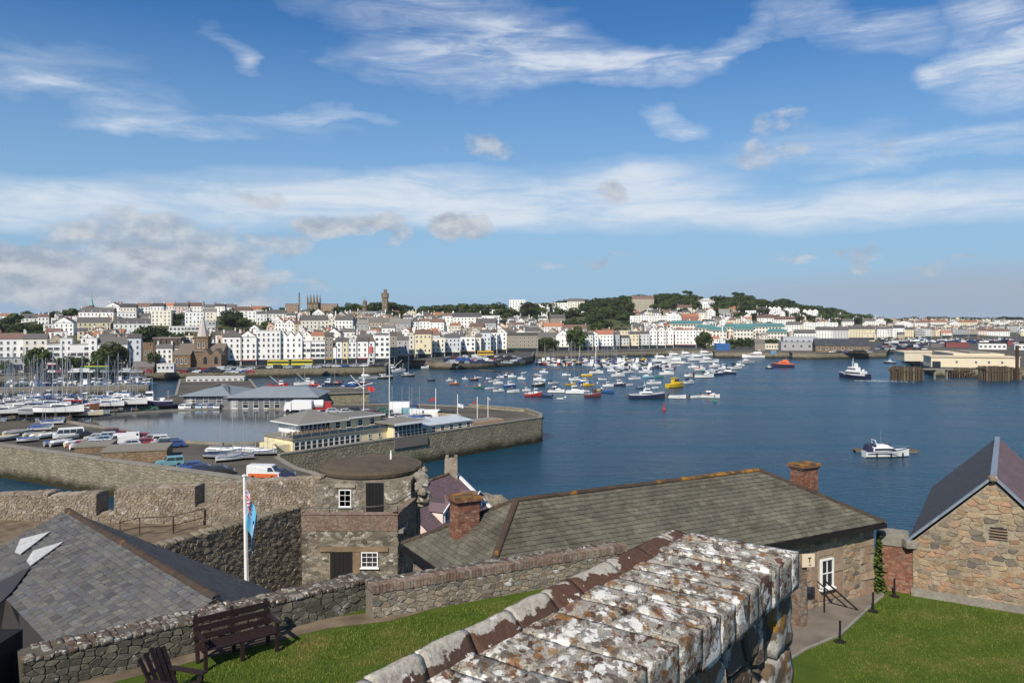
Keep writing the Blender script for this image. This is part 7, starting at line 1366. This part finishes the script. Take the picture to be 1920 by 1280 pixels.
# ---------------------------------------------------------------- vehicles
def car_parts(prof, w, glass, screens, wb, wr):
    """prof: side outline (x forward, z) clockwise from rear sill; upper points lean inward"""
    q = MB(); n = len(prof); zm = max(z for _, z in prof)
    def half(s): return [(x, s*w/2*(1 if z < zm*.62 else 1-.16*(z-zm*.62)/(zm*.38)), z) for x, z in prof]
    A, B_ = half(-1), half(1); q.add(A+B_, [tuple(range(n))[::-1] if False else tuple(range(n)), tuple(range(2*n-1, n-1, -1))]+[(i, n+i, n+(i+1) % n, (i+1) % n) for i in range(n)])
    g = MB()
    for s in (-1, 1):
        for poly in glass:
            pts = [(x, s*(w/2*(1 if z < zm*.62 else 1-.16*(z-zm*.62)/(zm*.38))+.012), z) for x, z in poly]; g.add(pts, [tuple(range(len(pts)))[::s]])
    for (x0, z0, x1, z1) in screens:
        k0, k1 = w/2*.84, w/2*.76; sgn = 1 if x0 > 0 else -1; dx = .015*sgn; g.add([(x0+dx, -k0, z0+.01), (x0+dx, k0, z0+.01), (x1+dx, k1, z1+.01), (x1+dx, -k1, z1+.01)], [(0, 1, 2, 3)[::sgn]])
    wh = MB()
    tyre = MB().lathe([(wr*.6, -.1), (wr, -.09), (wr, .09), (wr*.6, .1)], 14)
    tyre.v = [(x, z, y) for x, y, z in tyre.v]
    return q, g, tyre, [(sx*wb, sy*(w/2-.06), wr) for sx in (-1, 1) for sy in (-1, 1)]
CARS = {'car': (4.1, car_parts([(-2.0, .3), (-2.05, .75), (-1.95, .98), (-1.55, 1.42), (.35, 1.46), (1.0, 1.0), (1.85, .86), (2.05, .6), (2.0, .3)], 1.72, [[(-1.5, 1.0), (-1.3, 1.34), (-.35, 1.38), (-.35, 1.0)], [(-.27, 1.0), (-.27, 1.38), (.3, 1.38), (.82, 1.0)]], [(1.0, 1.02, .4, 1.43), (-1.93, 1.02, -1.58, 1.38)], 1.25, .31)),
    'van': (5.2, car_parts([(-2.6, .35), (-2.62, 2.1), (-2.5, 2.2), (1.0, 2.2), (1.35, 2.1), (1.95, 1.25), (2.55, 1.05), (2.62, .6), (2.6, .35)], 1.95, [[(.75, 1.3), (.75, 1.9), (1.35, 1.9), (1.8, 1.3)]], [(1.97, 1.3, 1.42, 2.02)], 1.6, .34)),
    'minibus': (5.6, car_parts([(-2.8, .35), (-2.82, 2.1), (-2.7, 2.25), (1.5, 2.25), (1.8, 2.15), (2.3, 1.25), (2.75, 1.1), (2.82, .6), (2.8, .35)], 2.0, [[(-2.6, 1.3), (-2.6, 2.0), (-1.5, 2.0), (-1.5, 1.3)], [(-1.4, 1.3), (-1.4, 2.0), (-.3, 2.0), (-.3, 1.3)], [(-.2, 1.3), (-.2, 2.0), (.85, 2.0), (.85, 1.3)], [(.95, 1.3), (.95, 2.0), (1.72, 2.0), (2.15, 1.3)]], [(2.28, 1.32, 1.86, 2.1), (-2.83, 1.35, -2.8, 2.0)], 1.75, .35)),
    'jeep': (4.3, car_parts([(-2.1, .4), (-2.12, 1.1), (-2.05, 1.75), (.4, 1.78), (.75, 1.15), (1.95, 1.08), (2.1, .8), (2.1, .4)], 1.8, [[(-1.95, 1.18), (-1.9, 1.65), (-.8, 1.65), (-.8, 1.18)], [(-.7, 1.18), (-.7, 1.65), (.3, 1.65), (.6, 1.18)]], [(.76, 1.2, .46, 1.7), (-2.12, 1.2, -2.09, 1.65)], 1.35, .38))}
CM = {}
for k_, (L_, (q_, g_, ty_, ws_)) in CARS.items():
    hl_ = MB().box(L_/2-.1, -.14, .62, L_/2+.02, .14, .78)
    al = MB(); al.add(q_.v, q_.f, 0); al.add(g_.v, g_.f, 1)
    for x, y, z in ws_: n0 = len(al.v); al.add([(a+x, b+y, c+z) for a, b, c in ty_.v], ty_.f, 2)
    CM[k_] = (L_, q_.mesh('body', ['paint']), g_.mesh('windows', ['glass_dark']), ty_.mesh('wheel', ['rubber']), ws_, hl_.mesh('headlight', ['lead']), al.mesh('parked_'+k_, ['paint', 'glass_dark', 'rubber']))
VC = {'w': ('white', (.75, .75, .74)), 'r': ('red', (.33, .02, .03)), 's': ('silver', (.42, .44, .46)), 'k': ('black', (.02, .02, .022)), 'b': ('blue', (.03, .08, .26)), 'l': ('light blue', (.30, .45, .58)), 't': ('teal', (.16, .36, .40)), 'n': ('navy', (.02, .03, .08)), 'g': ('green', (.03, .12, .07)), 'm': ('maroon', (.13, .03, .03))}
def vehicle(kd, px, py, c_, hd, where, z=HZ, parts=True, sc=1.0, label=None, p=None):
    L_, bo, gl, ty, ws, hlm, al = CM[kd]; p = p or gp(px, py, z+.005); nm = {'car': 'parked_car', 'jeep': 'parked_jeep'}.get(kd, kd); lb = label or '%s %s parked %s' % (VC[c_][0], {'jeep': 'off-roader', 'car': 'car'}.get(kd, kd), where); kf = U(.85, 1.1); col = tuple(x*kf for x in VC[c_][1]); gr = 'vehicles parked '+where
    if not parts: o = tag(link(nm, al, None, p, hd, col), lb, 'car' if kd in ('car', 'jeep') else kd, gr); o.scale = (sc,)*3; return o
    o = thing(nm, lb, 'car' if kd in ('car', 'jeep') else kd, p, hd, gr); o.scale = (sc,)*3; link('body', bo, o, color=col); link('windows', gl, o)
    for w_ in ws: link('wheel', ty, o, w_)
    for s in (-1, 1): link('headlight', hlm, o, (0, s*.6, 0))
    return o
PV = 'in front of the pond'
for kd, px, py, c_, hd in (('minibus', 128, 822, 'w', PI+.55), ('car', 160, 820, 'k', .6), ('car', 178, 826, 's', PI+.5), ('jeep', 217, 818, 'm', .5), ('car', 190, 830, 'l', PI+.5), ('van', 228, 833, 'w', PI+.45), ('car', 243, 838, 's', PI+.45), ('car', 268, 835, 'r', PI+.45), ('jeep', 292, 832, 'w', PI+.45), ('car', 318, 836, 'k', PI+.4), ('car', 303, 834, 's', PI+.4), ('jeep', 318, 875, 't', PI+.5), ('car', 356, 881, 'b', PI+.4), ('car', 384, 886, 'n', .3), ('car', 414, 889, 'k', .3), ('car', 528, 896, 'n', .3)): vehicle(kd, px, py, c_, hd, PV if py < 850 else 'along the sea wall')
for i in range(9): vehicle(random.choice(('car', 'car', 'jeep')), 150+i*22+U(-3, 3), 841+i*1.0+U(-1, 1) if i < 2 else 843-i*.6+U(-1, 1) if i > 6 else 826+U(-2, 2), random.choice('sskwbr'), PI+.45+U(-.1, .1), PV)
o = vehicle('van', 497, 897, 'w', -.1, 'behind the tower', label='white van with orange lower panels parked behind the castle wall'); MB().box(-2.3, -.99, .36, 2.4, .99, .95).build('orange_panel', 'paint', o, color=(.6, .12, .03))
for kd, px, py, c_, hd in (('car', 576, 778, 'n', .3), ('car', 597, 780, 'w', 0), ('car', 650, 776, 's', .4), ('jeep', 668, 775, 'k', .4), ('car', 690, 777, 's', .3), ('car', 706, 779, 'k', .3), ('jeep', 702, 781, 'm', .2), ('van', 757, 779, 'w', .1), ('van', 772, 781, 't', .1), ('van', 787, 783, 'w', .05), ('van', 815, 784, 'w', .1), ('van', 842, 786, 'k', .1), ('car', 625, 775, 's', .2), ('car', 720, 774, 'g', .2), ('car', 733, 778, 'g', .2)): vehicle(kd, px, py, c_, hd, 'on the pier behind the restaurant')
for i in range(8): vehicle('car', 336+i*10.5, 766.5+U(-.5, .5), random.choice('sbskwl'), PI/2+U(-.1, .1), 'beside the left workshop')
vehicle('jeep', 280, 771, 'g', .2, 'beside the yacht yard', sc=1.2)
def lorry(px, py, hd, lb, body, cab_, kind_='box', sc=1.0):
    o = thing('lorry', lb, 'lorry', gp(px, py, HZ+.005), hd); o.scale = (sc,)*3
    if kind_ == 'tank': tk = MB().tube([(-3.6, 0, 2.1), (1.4, 0, 2.1)], 1.15, 14); tk.build('tank', 'paint', o, color=body); MB().box(-3.8, -1.2, .7, 1.6, 1.2, 1.0).build('chassis', 'paint', o, color=cab_)
    else: MB().box(-3.8, -1.2, .8, 1.5, 1.2, 3.3).build('body', 'paint', o, color=body)
    MB().add([(1.7, -1.15, .5), (3.6, -1.15, .5), (3.6, -1.15, 1.5), (3.3, -1.1, 2.7), (1.7, -1.1, 2.7), (1.7, 1.15, .5), (3.6, 1.15, .5), (3.6, 1.15, 1.5), (3.3, 1.1, 2.7), (1.7, 1.1, 2.7)], [(0, 1, 2, 3, 4), (9, 8, 7, 6, 5), (1, 6, 7, 2), (2, 7, 8, 3), (3, 8, 9, 4), (4, 9, 5, 0)]).build('cab', 'paint', o, color=cab_); MB().box(3.42, -.95, 1.6, 3.62, .95, 2.5).build('windscreen', 'glass_dark', o)
    for x in (-2.8, -1.6, 2.6):
        for s in (-1, 1): link('wheel', CM['van'][3], o, (x, s*1.05, .5)).scale = (1.45, 1.3, 1.45)
lorry(596, 772, .25, 'red tanker lorry with white tank behind the long workshop', (.75, .75, .73), (.4, .03, .03), 'tank'); lorry(560, 773, PI-.05, 'white box lorry parked at the end of the long workshop', (.72, .72, .71), (.7, .7, .7)); lorry(758, 777, .05, 'white and navy box lorry behind the pier restaurant', (.78, .78, .78), (.03, .05, .14))
# buses on the esplanade
def bus(px, Y, c_, lb, hd=0, z=5):
    o = thing('bus', lb, 'bus', (wx(px, Y), Y, z), hd); MB().box(-5.5, -1.25, .4, 5.5, 1.25, 3.0).build('body', 'paint', o, color=c_); MB().box(-5.4, -1.27, 1.5, 5.4, 1.27, 2.5).build('windows', 'glass_dark', o); MB().box(-5.5, -1.26, 3.0, 5.5, 1.26, 3.15).build('roof', 'paint', o, color=(.75, .5, .05))
    for x in (-3.5, 3.6):
        for s in (-1, 1): link('wheel', CM['van'][3], o, (x, s*1.1, .45)).scale = (1.4, 1.2, 1.4)
bus(182, 372, (.03, .20, .05), 'green and yellow bus left of the boathouse'); bus(522, 424, (.55, .50, .03), 'left-hand yellow bus on the esplanade', .05); bus(567, 427, (.55, .50, .03), 'right-hand yellow bus on the esplanade', .05); bus(910, 545, (.65, .40, .02), 'yellow bus at the back of the car park pier', .1)
def lot(rows, where):
    for x0, x1, y, step in rows:
        px = x0
        while px < x1: vehicle(random.choice(('car', 'car', 'car', 'jeep', 'van')), px, y+U(-.4, .4), random.choice('wwwssssskkkkbnnr'), random.choice((0, PI))+U(.2, .6), where, 5, False); px += step*U(.85, 1.3)
lot([(845, 975, 681.5, 10), (840, 978, 677.5, 9), (838, 975, 674, 9), (842, 965, 670.5, 9)], 'in the pier car park'); lot([(345, 480, 699, 11), (360, 470, 695, 11), (420, 478, 691.5, 11)], 'below the church'); lot([(600, 720, 688, 15), (490, 600, 691, 15)], 'on the esplanade'); lot([(1645, 1735, 655.5, 9), (1648, 1745, 651, 9), (1660, 1760, 647.5, 9), (1690, 1830, 644, 10), (1720, 1745, 662, 9), (1560, 1640, 661.5, 11)], 'in the port compound'); lot([(1060, 1240, 652.5, 13)], 'along the far esplanade'); lot([(0, 280, 699, 14)], 'along the left esplanade')
for i in range(26):
    px = 1655+i*10; boat(random.choice(('yacht_ashore', 'motor_boat', 'cabin_boat')), gp(px, 642+U(-2.5, 4), 5)+Z3*1.2, U(7, 10), random.choice('wwwwnb'), 'w', random.choice('bnwr'), U(-.5, .5), where='laid up in the port compound', group='boats in the port compound')
# flags and posts on the pier
def staff(px, py, h, lb, flag=None, cross=False):
    o = thing('flagstaff', lb, 'flagpole', gp(px, py, HZ)); MB().tube([(0, 0, 0), (0, 0, h)], .09, 6).build('pole', 'white_paint', o)
    if cross: MB().bar((-2.2, 0, h*.62), (2.2, 0, h*.72), .12, .12).build('yard', 'white_paint', o); MB().bar((-3.2, 0, h*.86), (0, 0, h*.6), .1, .1).build('gaff', 'white_paint', o)
    if flag:
        f = MB(); c_, hx, w_, z_ = flag; n = 8; f.add([(hx+w_*i/n, .15*math.sin(i*1.3), z_-j*abs(w_)*.6-.05*i) for j in (0, 1) for i in range(n+1)], [(i, i+1, n+2+i, n+1+i) for i in range(n)]); fo = f.build('flag', 'matte', o, color=c_)
staff(682, 790, 13, 'signal mast with crossed yards and red flag behind the restaurant', ((.5, .05, .05), .8, 1.8, 8.6), True); staff(817, 790, 8, 'thin white flagstaff with a small red flag on the pier', ((.5, .05, .05), -.2, -1.2, 5.8)); staff(858, 788, 6.4, 'flagstaff with white flag near the pier end', ((.75, .75, .8), 0, 1.4, 4.2)); staff(895, 786, 5.6, 'flagstaff with small red flag near the pier end', ((.5, .05, .05), -.2, -.9, 4.6)); staff(915, 784, 5.4, 'flagstaff with pale pennant closest to the pier head', ((.6, .65, .7), 0, .6, 5.2)); staff(730, 788, 22, 'tall yacht mast stepped behind the restaurant')
for i in range(9): o = thing('hoop', 'pale hoop of a boat cradle on the pier', 'cradle', gp(820+i*5, 789+i*.3, HZ), .5, 'boat cradles on the pier'); MB().tube([(math.cos(a_*PI/8)*1.0, 0, math.sin(a_*PI/8)*1.9) for a_ in range(9)], .1, 5).build('rib', 'cream_sheet', o)
# ---------------------------------------------------------------- trees
random.seed(77)
for_more = '300 612 22 8|268 606 20 8|290 622 24 7|560 596 16 7|500 600 20 8|548 590 18 8|700 590 26 9|672 588 24 9|760 592 26 9|810 586 28 10|840 580 28 10|920 586 28 10|1000 600 22 8|1050 592 24 9|1150 580 30 11|1180 584 26 10|1210 582 26 9|1240 580 26 10|1290 590 22 8|1350 574 26 10|1400 574 24 10|1380 590 20 8|660 566 26 11|675 570 22 10|760 570 30 11|800 568 26 11|840 564 28 12|1000 568 30 12|1020 566 30 12|1055 562 34 13|1100 566 34 13|1120 562 34 13'
def crown_mesh(name, mat, n, size, lobes, shape, seed):
    rnd = np.random.default_rng(seed); cs = []
    for i in range(lobes):
        a = rnd.uniform(0, 6.28); zz = rnd.uniform(0, 1)
        if shape == 'round': r = .30*math.sqrt(rnd.uniform(0, 1)); c = (r*math.cos(a), r*math.sin(a), .2+.58*zz); s = rnd.uniform(.16, .25)
        elif shape == 'pine': r = .34*math.sqrt(rnd.uniform(0, 1)); c = (r*math.cos(a), r*math.sin(a), .72+.2*zz); s = rnd.uniform(.09, .15)
        elif shape == 'bush': r = .34*math.sqrt(rnd.uniform(0, 1)); c = (r*math.cos(a), r*math.sin(a), .25+.4*zz*(1-r)); s = rnd.uniform(.16, .26)
        else: r = .22*math.sqrt(rnd.uniform(0, 1)); c = (r*math.cos(a), r*math.sin(a), .25+.6*zz); s = rnd.uniform(.11, .2)
        cs.append((*c, s))
    cs = np.array(cs); k = rnd.integers(0, lobes, n); d = rnd.normal(0, 1, (n, 3)); d /= np.linalg.norm(d, axis=1)[:, None]; rad = rnd.uniform(.55, 1.06, n)**.6
    p = cs[k, :3]+d*(cs[k, 3]*rad)[:, None]*np.array([1, 1, .8]); p[:, 2] = np.maximum(p[:, 2], .05)
    nn = d+rnd.normal(0, .55, (n, 3)); nn /= np.linalg.norm(nn, axis=1)[:, None]; a = np.cross(nn, rnd.normal(0, 1, (n, 3))); a /= np.linalg.norm(a, axis=1)[:, None]; b = np.cross(nn, a); s = (size*rnd.uniform(.6, 1.3, n))[:, None]
    v = np.stack([p-a*s-b*s*.6, p+a*s-b*s*.45, p+a*s*.8+b*s*.6, p-a*s*.7+b*s*.5], 1).reshape(-1, 3)
    me = bpy.data.meshes.new(name); me.vertices.add(n*4); me.vertices.foreach_set('co', v.ravel()); me.loops.add(n*4); me.loops.foreach_set('vertex_index', np.arange(n*4, dtype=np.int32)); me.polygons.add(n); me.polygons.foreach_set('loop_start', np.arange(0, n*4, 4, dtype=np.int32)); me.polygons.foreach_set('loop_total', np.full(n, 4, np.int32)); me.update(calc_edges=True); me.materials.append(M(mat)); return me
def trunk_mesh(seed, top=.55):
    rnd = random.Random(seed); q = MB().tube([(0, 0, -.12), (.01, 0, .2), (rnd.uniform(-.02, .02), rnd.uniform(-.02, .02), top)], [.035, .026, .014], 6)
    for i in range(4): a = rnd.uniform(0, 6.28); z = rnd.uniform(.2, .4); q.tube([(0, 0, z), (.2*math.cos(a), .2*math.sin(a), z+rnd.uniform(.15, .35))], [.015, .006], 5)
    return q.mesh('trunk', ['bark'])
TR = {'broadleaf': [crown_mesh('crown', m, 1500, .042, 14, 'round', i) for i, m in enumerate(('leaf_dark', 'leaf_dark', 'leaf_mid', 'leaf_mid', 'leaf_dark'))], 'pine': [crown_mesh('crown', 'leaf_dark', 900, .035, 10, 'pine', 11)], 'tall': [crown_mesh('crown', m, 1100, .04, 12, 'tall', 20+i) for i, m in enumerate(('leaf_dark', 'leaf_mid'))], 'bush': [crown_mesh('crown', m, 700, .06, 9, 'bush', 30+i) for i, m in enumerate(('leaf_light', 'leaf_mid', 'leaf_mid'))], 'copper': [crown_mesh('crown', 'leaf_purple', 1300, .042, 13, 'round', 41)]}
TK = [trunk_mesh(i) for i in range(4)]; TP = trunk_mesh(9, .8)
def tree(p, w, h, kd='broadleaf', where='', name=None, i=None):
    o = thing(name or ('bush' if kd == 'bush' else kd+'_tree'), '%s %s' % ({'broadleaf': 'dark green broadleaf tree', 'pine': 'flat-topped pine tree', 'tall': 'narrow green tree', 'bush': 'green garden bush', 'copper': 'purple-leaved tree'}[kd], where), 'bush' if kd == 'bush' else 'tree', p, U(0, 6.28), 'trees of the town')
    o.scale = (w, w*U(.9, 1.1), h); link('crown', TR[kd][i % len(TR[kd])] if i is not None else random.choice(TR[kd]), o)
    if kd != 'bush': link('trunk', TP if kd == 'pine' else random.choice(TK), o)
    return o
def htree(px, yt, wpx, hm, kd='broadleaf', i=None):
    t = solve(px, yt, hm*.95); D, z = ground(px, t); tt = hm; hm = max(hm, .62*wpx*D/F*1.25); z -= (hm-tt)*.95; tree((wx(px, D), D, z), wpx*D/F*1.25, hm, kd, slope(t)+' '+place(px), None, i)
for s in '12 594 20 9|28 586 30 11|100 582 26 10|122 580 14 7|138 577 30 8|60 590 22 6|8 605 40 8|40 604 50 8|70 606 40 7|335 586 26 11|440 580 46 15|424 592 26 9|455 596 24 9|418 568 18 8|438 568 16 7|460 570 24 7|500 572 20 7|180 574 20 6|50 582 20 6|530 570 14 6|585 578 24 9|612 582 22 8|640 573 30 11|655 576 26 10|668 604 16 10|705 564 34 12|722 563 40 13|690 570 24 10|740 566 34 11|735 582 36 12|755 580 40 11|775 578 36 12|795 574 28 11|820 571 30 12|785 588 40 9|830 566 26 11|850 566 30 12|870 565 36 13|890 563 40 13|912 564 36 12|935 562 34 13|900 573 40 11|870 578 34 9|945 575 34 11|965 578 40 11|985 565 30 14|990 575 30 12|1012 575 36 12|1030 582 40 11|1055 578 36 11|1075 575 34 11|1010 558 30 10|1040 557 34 11|1070 556 40 12|1085 553 34 12|940 598 22 8|962 600 14 7|980 590 26 9|1005 590 26 9|1065 600 30 9|1085 602 26 8|1110 595 24 8|1120 604 22 8|1140 603 20 8|1165 588 26 8|1425 560 24 9'.split('|'):
    k = s.split(); htree(*map(float, k))
for s in for_more.split('|'): htree(*map(float, s.split()))
htree(990, 566, 34, 15, 'copper'); htree(985, 572, 30, 13, 'copper')
rnd = random.Random(3)
def sky_y(px):      # outline of the wooded hill
    for (a, ya), (b_, yb) in zip(((1090, 562), (1150, 555), (1200, 551), (1290, 548), (1330, 555), (1390, 553), (1440, 560), (1500, 568), (1560, 577), (1625, 590)), ((1150, 555), (1200, 551), (1290, 548), (1330, 555), (1390, 553), (1440, 560), (1500, 568), (1560, 577), (1625, 590), (1640, 594))):
        if a <= px < b_: return ya+(yb-ya)*(px-a)/(b_-a)
    return 595
for row, (dy, hm, step) in enumerate(((0, 15, 12), (5, 14, 13), (10, 13, 14), (16, 12, 16), (22, 10, 24), (29, 9, 34))):
    px = 1095+row*5
    while px < 1625-row*18:
        y = sky_y(px)+dy+rnd.uniform(-3, 3)
        if not any(a < px < b_ and y > c-3 for a, b_, c in ((1184, 1228, 556), (1308, 1342, 553))): htree(px, y, rnd.uniform(20, 32), hm*rnd.uniform(.8, 1.15), 'broadleaf')
        px += step*rnd.uniform(.7, 1.3)
for px, y in ((1288, 545), (1382, 548), (1470, 560), (1478, 563), (1262, 550)): htree(px, y, 26, 16, 'pine')
for px in range(1640, 1925, 12): htree(px, 596+rnd.uniform(-4, 2), 20, rnd.uniform(7, 11), 'broadleaf')
# garden bushes and hedges on the slope
n = 0
for (x0, x1, y0, y1, cnt) in ((0, 95, 604, 634, 26), (265, 318, 606, 632, 16), (125, 158, 640, 660, 10), (410, 480, 600, 622, 16), (1030, 1190, 592, 612, 26), (880, 1000, 580, 600, 14), (1100, 1260, 576, 592, 20), (0, 480, 590, 650, 34), (480, 900, 585, 640, 34), (900, 1400, 595, 640, 34), (300, 345, 615, 632, 8), (1270, 1430, 566, 590, 16), (1500, 1900, 598, 616, 24)):
    for k in range(cnt):
        px, y = rnd.uniform(x0, x1), rnd.uniform(y0, y1); hm = rnd.uniform(2.5, 4.5); t = solve(px, y, hm); D, z = ground(px, t); tree((wx(px, D), D, z), hm*rnd.uniform(1.4, 2.4), hm, 'bush', slope(t)+' '+place(px))
# street trees on the quays
for px, Y, h, w, wh in ((62, 366, 12, 9, 'on the left esplanade'), (76, 368, 13, 11, 'on the left esplanade'), (120, 372, 8, 8, 'before the white hotel'), (135, 373, 8, 8, 'before the white hotel'), (152, 374, 8, 8, 'before the white hotel'), (188, 376, 11, 9, 'beside the green bus'), (206, 380, 15, 14, 'right of the white hotel'), (222, 384, 14, 12, 'right of the white hotel'), (270, 430, 24, 14, 'left of the market hall'), (290, 384, 10, 7, 'beside the kiosk'), (1080, 632, 21, 17, 'on the far esplanade'), (1072, 630, 16, 12, 'on the far esplanade'), (1025, 614, 12, 12, 'beside the granite hotel'), (1015, 612, 11, 10, 'beside the granite hotel'), (1036, 618, 10, 10, 'beside the granite hotel'), (1322, 668, 16, 14, 'before the teal-roofed offices'), (1375, 676, 9, 10, 'below the teal-roofed offices'), (1390, 678, 10, 10, 'below the teal-roofed offices'), (1405, 680, 10, 10, 'below the teal-roofed offices'), (1360, 674, 9, 9, 'below the teal-roofed offices'), (1450, 690, 9, 10, 'below the teal-roofed offices'), (1435, 688, 8, 9, 'below the teal-roofed offices'), (12, 372, 6, 6, 'at the far left kerb'), (1312, 664, 12, 9, 'before the teal-roofed offices')): tree((wx(px, Y), Y, 5), w*1.15, h, 'broadleaf', wh)
for i in range(70): px = 1400+i*18.5; D = 2850; tree((wx(px, D), D+U(0, 100), 15), U(28, 50), U(14, 24), 'broadleaf', 'on the far low coast', i=i % 2)
# ---------------------------------------------------------------- sea air
m = bpy.data.materials.new('haze_air'); m.use_nodes = True; t = m.node_tree; t.nodes.clear(); MATS['haze_air'] = m
out = t.nodes.new('ShaderNodeOutputMaterial'); pv = t.nodes.new('ShaderNodeVolumePrincipled'); pv.inputs['Color'].default_value = (.80, .88, 1, 1); pv.inputs['Density'].default_value = .00005; pv.inputs['Anisotropy'].default_value = .1; t.links.new(pv.outputs[0], out.inputs['Volume'])
hz = stuff(MB().box(-6000, -40, -3.5, 6000, 5200, 105).build('haze', 'haze_air')); hz['label'] = 'thin sea haze over harbour and town'; hz['category'] = 'haze'
# ---------------------------------------------------------------- labels that would be shared get a place in their row
def ordinal(n): return ['first', 'second', 'third', 'fourth', 'fifth', 'sixth', 'seventh', 'eighth', 'ninth', 'tenth', 'eleventh', 'twelfth'][n] if n < 12 else '%d%s' % (n+1, {1: 'st', 2: 'nd', 3: 'rd'}.get((n+1) % 10, 'th') if not 10 < (n+1) % 100 < 14 else 'th')
by = {}
for o in THINGS: by.setdefault(o['label'], []).append(o)
for lb, os_ in by.items():
    if len(os_) < 2: continue
    os_.sort(key=lambda o: topx(o.location)[0])
    for i, o in enumerate(os_): o['label'] = lb+', '+(ordinal(i)+' from left' if i < len(os_)-1 else 'rightmost')
    if 'group' not in os_[0].keys():
        for o in os_: o['group'] = lb
